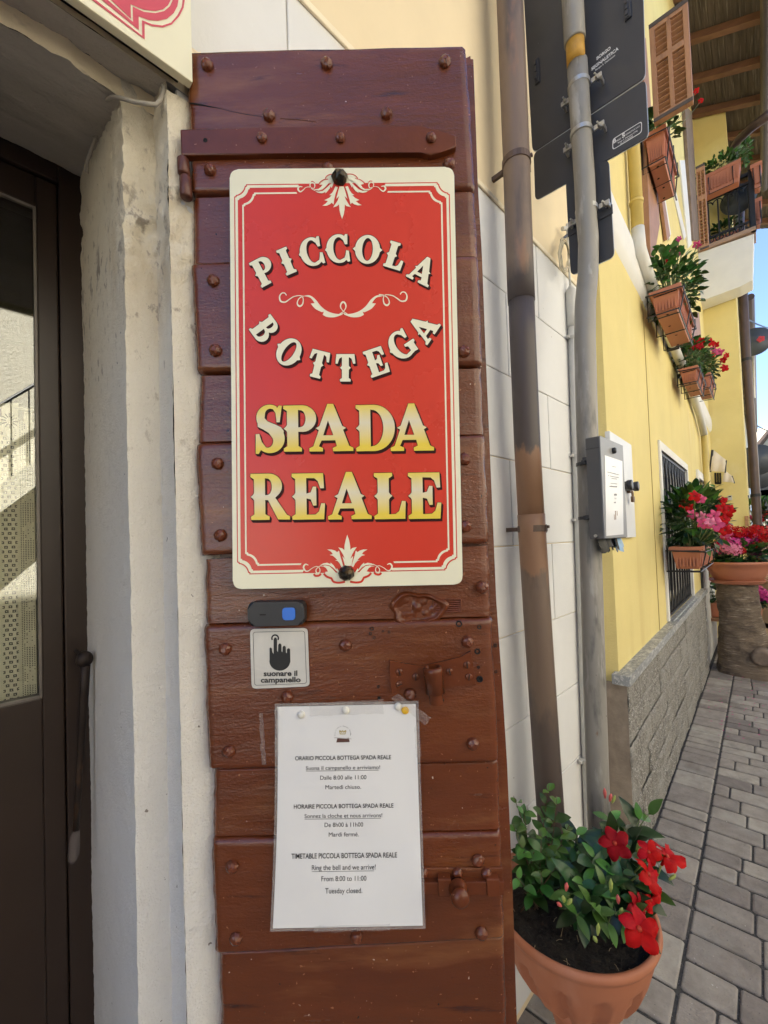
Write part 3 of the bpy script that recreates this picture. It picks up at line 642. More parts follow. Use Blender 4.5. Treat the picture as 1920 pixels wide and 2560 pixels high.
# ornaments
def Z10(x, y): return (780 + .09042 * x, 430 + .09042 * y)
def Z11(x, y): return (780 + .1085 * x, 1320 + .1085 * y)
def mir(o, ax, dy=0): return [(2 * ax - x, y + dy) for x, y in o][::-1]
def stroke(pts, ws):
    """thin ribbon around a path, widths per point"""
    L, R = [], []; n = len(pts)
    for i, (x, y) in enumerate(pts):
        a, c = pts[max(0, i - 1)], pts[min(n - 1, i + 1)]; dx, dy = c[0] - a[0], c[1] - a[1]; l = math.hypot(dx, dy) or 1
        w = ws[i] if hasattr(ws, '__len__') else ws; L.append((x - dy / l * w / 2, y + dx / l * w / 2)); R.append((x + dy / l * w / 2, y - dx / l * w / 2))
    return L + R[::-1]
def smooth(pts, n=6):
    out = []
    for i in range(len(pts) - 1):
        p0, p1, p2, p3 = pts[max(0, i - 1)], pts[i], pts[i + 1], pts[min(len(pts) - 1, i + 2)]
        for k in range(n):
            t = k / n; out.append(tuple(.5 * (2 * p1[j] + (p2[j] - p0[j]) * t + (2 * p0[j] - 5 * p1[j] + 4 * p2[j] - p3[j]) * t * t + (3 * p1[j] - p0[j] - 3 * p2[j] + p3[j]) * t ** 3) for j in (0, 1)))
    return out + [pts[-1]]
def acanthus(Z, pieces, name='ornament'): obj(name, fill([[[Z(*p) for p in o]] for o in pieces], on_sign(3)), m_sign_cream, sg, MS)
mid = [(760, 400), (700, 620), (670, 745), (752, 660), (715, 780), (650, 880), (582, 980), (690, 945), (748, 895), (760, 1060), (790, 1180), (832, 1300), (880, 1160), (900, 1040), (908, 900), (960, 945), (1075, 970), (1000, 870), (940, 770), (900, 665), (978, 740), (945, 620), (878, 400)]
lf1 = [(645, 395), (600, 500), (560, 570), (480, 640), (545, 645), (480, 710), (340, 780), (440, 805), (370, 880), (283, 935), (400, 935), (500, 890), (545, 850), (597, 898), (610, 780), (650, 600), (715, 420)]
rt1 = [(920, 410), (985, 580), (1040, 780), (1060, 890), (1110, 850), (1170, 895), (1270, 925), (1375, 915), (1290, 870), (1210, 805), (1310, 775), (1200, 720), (1110, 645), (1175, 635), (1100, 590), (1050, 520), (990, 388)]
lf2 = [(560, 75), (470, 95), (405, 155), (455, 205), (330, 240), (200, 350), (290, 350), (250, 410), (180, 465), (60, 480), (80, 500), (190, 515), (290, 480), (380, 400), (470, 300), (560, 250)]
rt2 = [(985, 80), (1080, 75), (1160, 100), (1225, 150), (1180, 190), (1290, 210), (1380, 260), (1440, 330), (1350, 350), (1400, 430), (1460, 470), (1600, 465), (1560, 500), (1440, 505), (1340, 450), (1230, 340), (1130, 245), (1000, 190)]
lf3 = [(590, 290), (500, 340), (400, 440), (300, 520), (190, 540), (90, 535), (180, 580), (270, 590), (350, 560), (370, 545), (370, 590), (430, 530), (490, 450), (520, 390), (540, 440), (585, 350)]
rt3 = [(1000, 220), (1080, 280), (1180, 380), (1290, 480), (1400, 520), (1560, 515), (1490, 560), (1400, 575), (1310, 560), (1280, 540), (1290, 580), (1200, 520), (1140, 440), (1120, 380), (1110, 435), (1060, 350), (1000, 240)]
acanthus(Z10, [mid, lf1, rt1, lf2, rt2, lf3, rt3])
def curl(Z, pts, ws): acanthus(Z, [stroke(smooth(pts), [a for a, _ in smooth([(w, 0) for w in ws])])])
cl = [(525, 180), (505, 178), (495, 195), (510, 212), (530, 200), (545, 185), (570, 180), (600, 190), (607, 165), (590, 150), (575, 165), (585, 190), (610, 205)]
cw = [4, 9, 11, 9, 6, 4, 4, 5, 7, 8, 6, 4, 4]
curl(Z5, cl, cw); curl(Z5, mir(cl, 788, -3)[::-1], cw)
def mirror_piece(o): return mir(o, 815)
bm = [(760, 870), (700, 650), (755, 715), (720, 620), (660, 520), (605, 445), (700, 470), (745, 510), (750, 400), (775, 280), (812, 155), (855, 280), (878, 400), (885, 500), (930, 460), (1030, 440), (975, 520), (920, 620), (885, 710), (950, 645), (910, 870)]
bl1 = [(680, 905), (640, 820), (590, 760), (525, 742), (585, 740), (540, 690), (480, 640), (405, 622), (480, 600), (440, 545), (350, 495), (450, 495), (530, 520), (580, 555), (622, 520), (650, 640), (720, 880)]
bl2 = [(630, 1050), (560, 990), (480, 910), (400, 860), (300, 845), (190, 855), (260, 815), (350, 800), (425, 830), (430, 795), (500, 860), (560, 960), (575, 925), (625, 1000)]
bl3 = [(720, 1220), (600, 1230), (520, 1210), (478, 1180), (520, 1140), (440, 1120), (360, 1080), (295, 1015), (370, 1000), (320, 920), (260, 885), (180, 885), (300, 860), (400, 880), (480, 950), (560, 1040), (640, 1110)]
acanthus(Z11, [bm, bl1, mirror_piece(bl1), bl2, mirror_piece(bl2), bl3, mirror_piece(bl3)])
clb = [(565, 1212), (545, 1206), (532, 1225), (545, 1250), (565, 1250), (590, 1232), (620, 1220), (640, 1235), (640, 1258), (622, 1265), (615, 1245), (630, 1225), (660, 1208)]
curl(Z6, clb, cw); curl(Z6, mir(clb, 828, -4)[::-1], cw)
# red scallops that break out of the border behind the ornaments
def scallop(Z, pieces, w):
    obj('scallop', fill([[[Z(*p) for p in stroke(smooth(o), w)]] for o in pieces], on_sign(2)), m_red, sg, MS)
scallop(Z10, [[(570, 62), (480, 72), (400, 120), (370, 185)], [(455, 195), (330, 215), (250, 260), (195, 310)], [(960, 60), (1080, 58), (1190, 95), (1270, 180)], [(1180, 185), (1330, 215), (1400, 260), (1450, 300)], [(-25, 270), (20, 262), (75, 310)], [(1560, 290), (1600, 250), (1670, 255)]], 24)
scallop(Z11, [[(270, 1050), (340, 1120), (460, 1165)], [(450, 1165), (500, 1240), (620, 1260), (760, 1240)], [(40, 1060), (80, 1100), (160, 1095), (205, 1050)]], 48)
scallop(Z11, [mir([(270, 1050), (340, 1120), (460, 1165)], 818, -15), mir([(450, 1165), (500, 1240), (620, 1260), (760, 1240)], 818, -5), mir([(40, 1060), (80, 1100), (160, 1095), (205, 1050)], 818, -30)], 48)
# middle flourish
fl = [(660, 1045), (655, 1010), (580, 970), (600, 960), (575, 925), (530, 905)]
leafL = smooth([(530, 910), (570, 905), (610, 930), (650, 980), (700, 1015), (760, 1030), (800, 1022)], 5) + smooth([(790, 1035), (740, 1052), (690, 1050), (660, 1035)], 5) + [(668, 1015)] + smooth([(655, 1018), (610, 995), (580, 960)], 4) + [(606, 958)] + smooth([(598, 945), (575, 920), (530, 910)], 4)
acanthus(Z5, [leafL, mir(leafL, 798, 0)])
ml = [(418, 905), (405, 890), (385, 892), (372, 915), (380, 945), (410, 950), (440, 930), (470, 913), (515, 908), (530, 930), (525, 965), (505, 978), (490, 960), (500, 930), (525, 912), (560, 905)]
mw = [7, 7, 7, 9, 11, 9, 7, 6, 5, 6, 9, 12, 8, 6, 6, 6]
curl(Z5, ml, mw); curl(Z5, mir(ml, 798, -6)[::-1], mw)
curl(Z5, [(775, 1028), (800, 1012), (815, 985), (812, 962), (798, 948)], [5, 5, 7, 10, 12]); curl(Z5, [(799, 948), (784, 960), (780, 985), (797, 1010), (825, 1030)], [12, 10, 7, 5, 5])
# lettering
m_brownshadow = mat('letter_shadow', (.035, .008, .006), .5, .02, spec=.15)
def ink_gradient(name, z0, z1):
    m = bpy.data.materials.new(name); m.use_nodes = True; N = m.node_tree.nodes; L = m.node_tree.links; bs = N['Principled BSDF']; bs.inputs['Roughness'].default_value = .32
    tc = N.new('ShaderNodeTexCoord'); se = N.new('ShaderNodeSeparateXYZ'); mr = N.new('ShaderNodeMapRange'); mr.inputs[1].default_value = z0; mr.inputs[2].default_value = z1
    cr = N.new('ShaderNodeValToRGB'); e = cr.color_ramp.elements; e[0].color = (.80, .60, .06, 1); e[1].color = (.80, .62, .08, 1); e[0].position = .04; e[1].position = .92
    k = cr.color_ramp.elements.new(.54); k.color = (.74, .67, .49, 1)
    L.new(tc.outputs['Object'], se.inputs[0]); L.new(se.outputs[2], mr.inputs[0]); L.new(mr.outputs[0], cr.inputs[0]); L.new(cr.outputs[0], bs.inputs['Base Color']); return m
def grow(o, d, sgn):
    """push an outline outwards by d px for the dark rim"""
    n = len(o); area = sum(o[i][0] * o[(i + 1) % n][1] - o[(i + 1) % n][0] * o[i][1] for i in range(n)); s = (1 if area > 0 else -1) * sgn; out = []
    for i in range(n):
        a, c = o[i - 1], o[(i + 1) % n]; dx, dy = c[0] - a[0], c[1] - a[1]; l = math.hypot(dx, dy) or 1; out.append((o[i][0] + s * dy / l * d, o[i][1] - s * dx / l * d))
    return out
def place_letter(ch, c, h, rot, wx, Z):
    w, pieces = glyph(ch); xs = [x for pc in pieces for o in pc for x, y in o]; cx_ = (min(xs) + max(xs)) / 2; a = rad(rot); ca, sa = math.cos(a), math.sin(a)
    out = []
    for pc in pieces:
        oo = []
        for o in pc:
            q = []
            for x, y in o:
                gx, gy = (x - cx_) * h * wx, (y - .5) * h
                q.append(Z(c[0] + gx * ca - gy * sa, c[1] - (gx * sa + gy * ca)))
            oo.append(q)
        out.append([grow(o, 1.1, 1 if i == 0 else -1) for i, o in enumerate(oo)])
    return out
def word(letters, Z, m, shade=(4, 5.6)):
    faces, dark = [], []
    for (ch, c, h, rot, wx) in letters:
        pcs = place_letter(ch, c, h, rot, wx, Z); faces += pcs
        for pc in pcs:
            g = [grow(o, 1.5, 1 if i == 0 else -1) for i, o in enumerate(pc)]
            for k in range(1, 4): dark.append([[(x + shade[0] * k / 3, y + shade[1] * k / 3) for x, y in o] for o in g])
            dark.append(g)
    sh_me = fill(dark, lambda x, y, k: on_s(x, y, SG + .00075 + .000006 * (k % 8) + .000001 * k))
    obj('lettering', sh_me, m_brownshadow, sg, MS, label='dark brown drop shadow of the lettering'); fm = fill(faces, on_sign(5)); obj('lettering', fm, m, sg, MS)
word([('P', (268, 742), 180, 28, .93), ('I', (418, 676), 176, 23, .95), ('C', (578, 616), 180, 14, .93), ('C', (755, 594), 180, 6, .93), ('O', (960, 598), 180, -3, 1.0), ('L', (1147, 640), 172, -17, .93), ('A', (1330, 736), 172, -27, .93)], Z5, m_sign_cream)
word([('B', (274, 1132), 172, -54, .9), ('O', (434, 1284), 180, -35, .93), ('T', (630, 1366), 178, -14, .9), ('T', (812, 1390), 178, 0, .9), ('E', (1020, 1350), 178, 19, .93), ('G', (1186, 1236), 180, 34, .93), ('A', (1332, 1122), 172, 56, .93)], Z5, m_sign_cream)
def line(word_, y0, y1, ranges, Z):
    L = []
    for ch, (a, c), dy in zip(word_, ranges, [i * -1.6 for i in range(len(ranges))]):
        w, pc = glyph(ch); xs = [x for p in pc for o in p for x, y in o]; h = y1 - y0; L.append((ch, ((a + c) / 2, (y0 + y1) / 2 + dy), h, .9, (c - a) / (h * (max(xs) - min(xs)))))
    return L
za, zc = on_s(*Z6(800, 445)).z, on_s(*Z6(800, 140)).z; base_z = on_s(870, 1468, SG).z
word(line('SPADA', 147, 450, [(212, 402), (400, 615), (570, 862), (884, 1140), (1114, 1402)], Z6), Z6, ink_gradient('gold_ink_upper', za - base_z, zc - base_z))
za, zc = on_s(*Z6(800, 895)).z, on_s(*Z6(800, 595)).z
word(line('REALE', 602, 905, [(180, 438), (456, 672), (696, 985), (1006, 1212), (1234, 1450)], Z6), Z6, ink_gradient('gold_ink_lower', za - base_z, zc - base_z))
m_bolt = mat('blackened_bolt', (.035, .03, .024), .3, .4, 60, .3, 150, .001, metal=.7, patch=((.14, .085, .03), 70, .5, .7, (1, 1, 1)))
for i, (px, py, r) in enumerate(((849, 447, 19), (866, 1433, 20))):
    me = stud_mesh(40 + i, .0112, .0125); me.materials.clear(); me.materials.append(m_bolt); local_child('fixing_bolt', me, sg, on_s(px, py, SG))

# ================================================================ door bell, bell sticker, notice
DB = thing('door_bell', 'black wireless bell push with a blue button above the hand sticker', 'doorbell', MS @ Matrix.Translation(on_s(690, 1565, 0)))
b = MB(); b.prism([on_s(px, py, .019) for px, py in rounded([(618, 1506), (760, 1504), (762, 1563), (620, 1567)], 17)], (0, .0185, 0), .0035); obj('body', b, mat('black_plastic', (.022, .022, .024), .42, .1, 20), DB, MS, smooth=False)
b = MB(); b.prism([on_s(px, py, .0212) for px, py in rounded([(705, 1520), (737, 1519), (738, 1550), (706, 1551)], 8)], (0, .003, 0), .001); obj('button', b, mat('blue_button', (.03, .16, .62), .4, .03), DB, MS)
b = MB(); b.prism([on_s(px, py, .0194) for px, py in ((649, 1536), (664, 1535.5), (664, 1538), (649, 1538.5))], (0, .0005, 0)); obj('indicator_slot', b, m_dark, DB, MS)

st = thing('bell_sticker', 'square silver sticker with a black pressing hand reading suonare il campanello', 'sticker', MS @ Matrix.Translation(on_s(698, 1720, 0)))
m_silver = mat('silver_sticker', (.60, .58, .53), .38, .05, 30, metal=.15)
ST = [(625, 1573), (769, 1570), (774, 1716), (629, 1722)]
b = MB(); b.prism([on_s(px, py, .0036) for px, py in rounded(ST, 11)], (0, .0012, 0), .0004); obj('plate', b, m_silver, st, MS)
m_black = mat('black_ink', (.012, .012, .012), .5, 0)
onst = lambda l: (lambda x, y, k=0: on_s(x, y, .0038 + .0002 * l + .00003 * k))
o_in = rounded([(632, 1580), (762, 1577), (767, 1709), (636, 1714)], 7); i_in = rounded([(633, 1581), (761, 1578), (766, 1708), (637, 1713)], 6.4)
obj('frame_line', fill([[o_in, i_in]], onst(1)), m_black, st, MS)
hand = [(402, 292), (407, 287), (414, 292), (417, 312), (423, 322), (423, 246), (428, 236), (436, 236), (441, 246), (441, 305), (446, 312), (447, 274), (452, 267), (459, 267), (464, 274), (464, 308), (469, 312), (470, 285), (475, 279), (482, 279), (486, 286), (487, 314), (492, 318), (492, 298), (497, 292), (504, 292), (509, 298), (510, 365)] + [(455 + 54 * math.cos(rad(a)), 358 + 50 * math.sin(rad(a))) for a in range(8, 180, 12)] + [(402, 350)]
ringo = [[(431 + r * math.cos(rad(a)), 240 + r * math.sin(rad(a))) for a in range(150, 391, 12)] for r in (21, 13)]
obj('pressing_hand', fill([[[Z7(*p) for p in hand]], [[Z7(*p) for p in ringo[0] + ringo[1][::-1]]]], onst(1)), m_black, st, MS)
def sticker_text(t, cx_, cy_, w, h): return text_mesh(t, lambda x, y: on_s(*Z7(cx_ + x, cy_ - y - x * .012), .0040), .03, fit=(w, h))
obj('lettering', join_meshes('lettering', [sticker_text('suonare il', 459, 435, 175, 27), sticker_text('campanello', 460, 468, 207, 27)]), m_black, st, MS)

nt_ = thing('opening_notice', 'white laminated A4 notice with opening hours in three languages pinned to the shutter', 'notice', MS @ Matrix.Translation(on_s(870, 2320, .01)))
PC = [(694, 1767), (1039, 1760), (1057, 2314), (682, 2321)]
def paper_px(s, t): return (lerp(lerp(PC[0][0], PC[3][0], t), lerp(PC[1][0], PC[2][0], t), s) + (5 * math.sin(t * 3.1) if s < .5 else 0), lerp(lerp(PC[0][1], PC[1][1], s), lerp(PC[3][1], PC[2][1], s), t))
def paper_off(px, py):
    t = max(0, min(1, (py - 1760) / 560)); s = max(0, min(1, (px - 690) / 365)); return .0045 + .014 * t ** 2 + .0022 * math.sin(s * 3.14) * (1 - t) + .002 * nz((s * 2, t * 3, 0), 1.3, 4)
b = MB(); b.grid(lambda u, v: on_s(*paper_px(u, v), paper_off(*paper_px(u, v))), 24, 36); obj('sheet', b, mat('white_paper', (.80, .79, .77), .28, .015, 6, coat=.6, coat_rough=.06), nt_, MS, smooth=True)
def lam(u, v):
    px, py = paper_px(u, v); mx = (u - .5) * 2; my = (v - .5) * 2; px += 7 * mx; py += 8 * my; return on_s(px, py, paper_off(px, py) - .0006)
b = MB(); b.grid(lam, 24, 36); obj('laminate', b, film('laminate_film', .38, (.55, .52, .48), .08), nt_, MS, smooth=True)
def Z8(x, y): return (640 + .2983 * x, 1700 + .2983 * y)
def paper_text(t, xl, xr, yc, ch, bold=0.0, under=0):
    w = xr - xl; cx_ = (xl + xr) / 2
    def fn(x, y):
        px, py = Z8(cx_ + x, yc + ch / 2 - y - x * .0125); return on_s(px, py, paper_off(px, py) + .0005)
    ms = [text_mesh(t, fn, bold, fit=(w, ch * 1.04))]
    if under:
        pts = [fn(-w / 2 + (under - xl) * k / 8, -ch * .30 + s) for s in (-1.6, 1.6) for k in range(9)]
        me = bpy.data.meshes.new('u'); me.from_pydata([tuple(p) for p in pts], [], [[k, k + 1, k + 10, k + 9] for k in range(8)]); ms.append(me)
    return ms
LINES = [('ORARIO PICCOLA BOTTEGA SPADA REALE', 328, 1132, 652, 33, .013, 0), ('Suona il campanello e arriviamo!', 418, 1040, 735, 31, 0, 1028), ('Dalle 8:00 alle 11:00', 538, 925, 817, 33, 0, 0), ('Martedì chiuso.', 582, 880, 897, 33, 0, 0),
         ('HORAIRE PICCOLA BOTTEGA SPADA REALE', 317, 1152, 1057, 34, .013, 0), ('Sonnez la cloche et nous arrivons!', 407, 1058, 1137, 32, 0, 1046), ('De 8h00 à 11h00', 575, 898, 1213, 35, 0, 0), ('Mardi fermé.', 610, 862, 1294, 35, 0, 0),
         ('TIMETABLE PICCOLA BOTTEGA SPADA REALE', 297, 1182, 1472, 41, .013, 0), ('Ring the bell and we arrive!', 468, 1003, 1570, 41, 0, 990), ('From 8:00 to 11:00', 548, 925, 1664, 41, 0, 0), ('Tuesday closed.', 580, 890, 1766, 43, 0, 0)]
ms = []
for l in LINES: ms += paper_text(*l)
obj('lettering', join_meshes('lettering', ms), m_black, nt_, MS)
# small emblem: arched name, crown, brown ribbon and blade
def onpap(l): return lambda x, y, k=0: on_s(*Z8(x, y), paper_off(*Z8(x, y)) + .0005 + .00012 * l + .00002 * k)
crown = [(703, 455), (697, 430), (700, 420), (712, 425), (718, 432), (727, 418), (736, 432), (742, 424), (754, 420), (757, 430), (749, 455)]
crown_in = [(709, 449), (704, 433), (713, 438), (719, 444), (727, 430), (735, 444), (741, 438), (750, 433), (745, 449)]
obj('crown', fill([[crown, crown_in]], onpap(1)), mat('crown_gold', (.42, .33, .10), .5, .05), nt_, MS)
obj('ribbon', fill([[[(683, 482), (715, 490), (745, 490), (778, 484), (785, 520), (730, 522), (673, 523)]]], onpap(1)), mat('ribbon_brown', (.09, .035, .025), .5, .05), nt_, MS)
obj('blade', fill([[[(655, 480), (800, 491), (800, 496), (655, 486)]]], onpap(3)), mat('blade_grey', (.45, .42, .40), .5, .05), nt_, MS)
ms = []
ARC = 'Ristorante Spada Reale'
for i, ch in enumerate(ARC):
    if ch == ' ': continue
    a = rad(190 - 200 * i / (len(ARC) - 1)); rx, ry = 62, 62; c = (727 + rx * math.cos(a), 452 - ry * math.sin(a) * 1.0); ro = a - math.pi / 2
    wd = 3 if ch in 'tri' else 7
    ms.append(text_mesh(ch, lambda x, y, c=c, ro=ro: onpap(1)(c[0] + x * math.cos(ro) - y * math.sin(ro), c[1] - x * math.sin(ro) - y * math.cos(ro)), 0, fit=(wd, 9)))
obj('lettering', join_meshes('lettering', ms), mat('soft_ink', (.10, .09, .08), .5, .05), nt_, MS)
# pins
def pin(px, py, col, label, m):
    q = on_s(px, py, paper_off(px, py) + .0006); b = MB(); b.lathe([(.0052, 0), (.0054, -.0012), (.0044, -.003), (.0022, -.0038), (0, -.004)], (0, 0, 0), 16, 'y')
    single('push_pin', label, 'push pin', b, m, MS @ Matrix.Translation(q), 'pins holding the notice', base=MS @ q, smooth=True)
m_pw = mat('pin_white', (.72, .70, .62), .35, .02); m_py = mat('pin_yellow', (.78, .45, .02), .35, .02)
pin(753, 1786, 0, 'white push pin at the left end of the notice top', m_pw); pin(864.5, 1775.5, 0, 'white push pin above the emblem in the middle of the notice top', m_pw)
pin(995, 1765.5, 0, 'white push pin right next to the yellow one', m_pw); pin(1013, 1775.5, 0, 'yellow push pin at the right corner of the notice', m_py)
# adhesive tape
def tape(px, label, off, wav=.001):
    def f(u, v):
        x = lerp(lerp(px[0][0], px[1][0], u), lerp(px[3][0], px[2][0], u), v); y = lerp(lerp(px[0][1], px[1][1], u), lerp(px[3][1], px[2][1], u), v)
        q = on_s(x, y, off); j = nz((q.x, 0, q.z), 90) * .0016; return V((q.x + (j if u in (0, 1) else 0), q.y + nz((q.x, 1, q.z), 130, 5) * wav, q.z + (j if v in (0, 1) else 0)))
    b = MB(); b.grid(f, 14, 14); m = film('tape_film', .17, (.62, .58, .54), .10) if 'tape_film' not in bpy.data.materials else bpy.data.materials['tape_film']
    single('tape_strip', label, 'tape', b, m, MS, 'clear tape strips on the shutter', smooth=True)
tape([(647, 1783), (657, 1782), (666, 1912), (654, 1914)], 'narrow upright strip of wrinkled tape left of the notice', .0022, .0016)
tape([(772, 1757), (958, 1748), (960, 1784), (775, 1790)], 'long clear tape along the top edge of the notice', .0083)
tape([(977, 1745), (996, 1734), (1078, 1795), (1062, 1812)], 'crumpled clear tape across the top right corner of the notice', .0090, .0025)
tape([(1036, 1820), (1047, 1800), (1053, 1892), (1040, 1894)], 'clear tape tab down the right edge of the notice', .0090)
tape([(687, 1768), (698, 1766), (696, 1890), (687, 1892)], 'clear tape tab down the left edge of the notice', .0085)
tape([(785, 2316), (975, 2310), (976, 2326), (786, 2331)], 'clear tape along the bottom edge of the notice', .022)
# ================================================================ ground
m_paver = mat('grey_paver', (.285, .250, .216), .88, .22, 14, 1.0, 120, .004, island=.30, patch=[((.34, .315, .28), 5, .52, .78, (1, 1, 1)), ((.13, .115, .10), 3, .60, .80, (1, 1, 1))], specks=[((.09, .085, .08), 150, .71), ((.50, .47, .43), 100, .72)], bump2=(.6, 40, (1, 1, 1)))
m_joint = mat('joint_grit', (.06, .057, .055), .95, .4, 120, 1.0, 150, .004, specks=((.25, .24, .23), 150, .66))
b = MB(); b.face([(-400, -400, -.006), (400, -400, -.006), (400, 900, -.006), (-400, 900, -.006)]); structure('ground', b, m_joint)
rnd = random.Random(5)
pv = MB()
def paver(x0, x1, y0, y1):
    g = .0032; h = rnd.uniform(-.0015, .0015); tx, ty = rnd.uniform(-.004, .004), rnd.uniform(-.004, .004); n = 3
    x0 += g + rnd.uniform(0, .002); x1 -= g + rnd.uniform(0, .002); y0 += g; y1 -= g
    if x1 - x0 < .02 or y1 - y0 < .02: return
    top = []
    ins = .006
    outer = [(x0, y0), (x1, y0), (x1, y1), (x0, y1)]
    def ringp(i, z):
        c = .008 + i
        return [V((x, y, z + (x - x0) * tx + (y - y0) * ty)) for x, y in ((x0 + i + .006, y0 + i), (x1 - i - .006, y0 + i), (x1 - i, y0 + i + .006), (x1 - i, y1 - i - .006), (x1 - i - .006, y1 - i), (x0 + i + .006, y1 - i), (x0 + i, y1 - i - .006), (x0 + i, y0 + i + .006))]
    rs = [[pv.b.verts.new(p) for p in ringp(*q)] for q in ((0, -.02), (0, h - .004), (.0025, h - .0012), (.006, h))]
    for a in range(3):
        for k in range(8): pv.b.faces.new([rs[a][k], rs[a][(k + 1) % 8], rs[a + 1][(k + 1) % 8], rs[a + 1][k]])
    pv.b.faces.new(rs[3])
u = -2.2
while u < 11.5:                                     # long slabs between the wall and the control joint
    w = rnd.choice((.085, .12, .17, .2, .13)); paver(u, u + w, .2425, .42 if u > 1.75 else .46)
    if u < 1.75: paver(u, u + w, .46, .64)
    u += w
k = 0; u = -2.2
while u < 11.5:                                     # running bond across the street
    w = rnd.choice((.095, .11, .12))
    y0 = .2395; first = True
    while y0 > -3.3:
        l = (rnd.uniform(.06, .2) if first else rnd.uniform(.13, .2)); first = False
        paver(u, u + w, y0 - l, y0); y0 -= l
    u += w; k += 1
structure('pavement', pv, m_paver, YF)

# ================================================================ brown downpipe on the shop front
zt0, zt1 = on_y(1299, 665, .552).z, on_y(1320, 1120, .552).z
m_pipe = mat('brown_pipe_paint', (.165, .115, .085), .5, .12, 9, .25, 120, .0008, stretch=(1, 1, .2), zband=[((.070, .055, .053), zt1 - .02, zt0, .03, .28, 10, (1, 1, .35)), ((.26, .145, .085), zt1 - .34, zt1 + .02, .01, .34, 9, (1, 1, .4)), ((.10, .075, .065), -1, zt1 - .75, .05, .9, 7, (1, 1, .3))],
             patch=[((.085, .064, .055), 7.5, .54, .64, (1, 1, .22)), ((.24, .135, .085), 11, .60, .67, (1, 1, .25))], specks=((.55, .5, .42), 55, .79), bump2=(.2, 30, (1, 1, 1)))
m_pipe_dark = m_pipe
PY_ = .552
pp = thing('downpipe', 'old brown rain downpipe with dark patches running down the white blocks beside the shutter', 'pipe', Matrix.Translation((1.16, PY_, 0)))
pl = [(1277, 60), (1290, 380), (1299, 640), (1307, 850), (1318, 1110), (1330, 1330), (1347, 1600), (1367, 1900), (1385, 2150)]
PTS = [on_y(px, py, PY_) for px, py in pl]
top = PTS[0] + (PTS[0] - PTS[1]) * 1.2; bot = PTS[-1] + (PTS[-1] - PTS[-2]).normalized() * (PTS[-1].z + .0)
bot.z = .004
b = MB(); b.tube([top] + PTS[:3] + [lerp(PTS[2], PTS[3], .55)], .0375, 24); obj('pipe_section', b, m_pipe, pp, smooth=True)
b = MB(); b.tube([lerp(PTS[2], PTS[3], .5)] + PTS[3:5] + [lerp(PTS[4], PTS[5], .85)], .0358, 24); obj('pipe_section', b, m_pipe_dark, pp, smooth=True)
b = MB(); b.tube([lerp(PTS[4], PTS[5], .8), PTS[5], PTS[6]] + PTS[7:] + [bot], .0375, 24); obj('pipe_section', b, m_pipe, pp, smooth=True)
m_bracket = mat('bracket_brown', (.10, .065, .05), .45, .2, 30, .3, 150, .001, metal=.3)
for (px, py) in ((1291, 408), (1331, 1322)):
    c = on_y(px, py, PY_); b = MB(); b.lathe([(.0385, -.009), (.0405, -.009), (.0405, .009), (.0385, .009)], c, 24); b.box(c + V((.039, -.018, 0)), (.016, .007, .024), None, .001); b.box(c + V((.012, -.041, .004)), (.008, .005, .008), None, .001); b.box(c + V((.0, .05, 0)), (.012, .07, .012)); obj('bracket', b, m_bracket, pp, smooth=False)
# crumbling paint and cracked filler along the left of the pipe
b = MB(); L_, R2 = [], []
for k in range(120):
    t = k / 119; z = 2.9 - 2.7 * t; x = top.x + (bot.x - top.x) * (top.z - z) / (top.z - bot.z) + .092; w = .0003 + .006 * max(0, nz((0, 0, z), 14) + .1)
    L_.append(V((x - w + nz((1, 0, z), 40) * .0012, .6225, z))); R2.append(V((x + w * .6 + nz((5, 0, z), 55) * .0015, .6225, z)))
b.prism(L_ + R2[::-1], (0, .01, 0)); obj('old_filler', b, mat('filler_grey', (.5, .48, .44), .9, .2, 40), shop)
b = MB(); b.tube([(top.x + .100, .626, 2.95), (PTS[2].x + .099, .626, PTS[2].z), (PTS[4].x + .098, .626, PTS[4].z), (bot.x + .1, .626, .3)], .0032, 6); obj('pipe_gap_shade', b, mat('gap_shade_dark', (.06, .05, .045), .9, .3, 40), shop)  # dark line painted for the shadow gap beside the pipe

# ================================================================ pale conduit with clips
CYY = .612
cd = thing('cable_conduit', 'pale grey cable conduit clipped to the white blocks behind the sign post', 'conduit', Matrix.Translation(on_y(1470, 2000, CYY)))
m_cond = mat('conduit_grey', (.56, .55, .52), .55, .07, 12, .1, 80, .001)
c0, c1 = on_y(1430, 800, CYY), on_y(1470, 2000, CYY); c2 = V((c1.x, CYY, .06)); ct = on_y(1427, 740, CYY)
b = MB(); b.tube([c0, lerp(c0, c1, .5), c1, c2], .0165, 16); obj('tube', b, m_cond, cd, smooth=True)
b = MB(); b.tube([c0 - V((0, 0, .03)), c0 + V((0, 0, .02)), ct + V((0, 0, .02)), ct + V((0, 0, .04))], .02, 16, rs=[.0195, .0195, .019, .006]); obj('cap', b, m_cond, cd, smooth=True)
b = MB(); b.tube([ct + V((0, .0, .03)), on_y(1424, 690, CYY), on_y(1421, 640, CYY), on_y(1417, 560, CYY)], .0042, 8); obj('thin_pipe', b, m_cond, cd, smooth=True)
for px, py in ((1431, 845), (1441, 1140), (1446, 1300), (1455, 1362), (1463, 1900)):
    c = on_y(px, py, CYY); b = MB(); b.lathe([(.0172, -.005), (.0185, -.005), (.0185, .005), (.0172, .005)], c, 16); b.box(c + V((-.022, .008, 0)), (.016, .012, .011), None, .002); obj('clip', b, mat('clip_plastic', (.5, .49, .46), .5), cd)
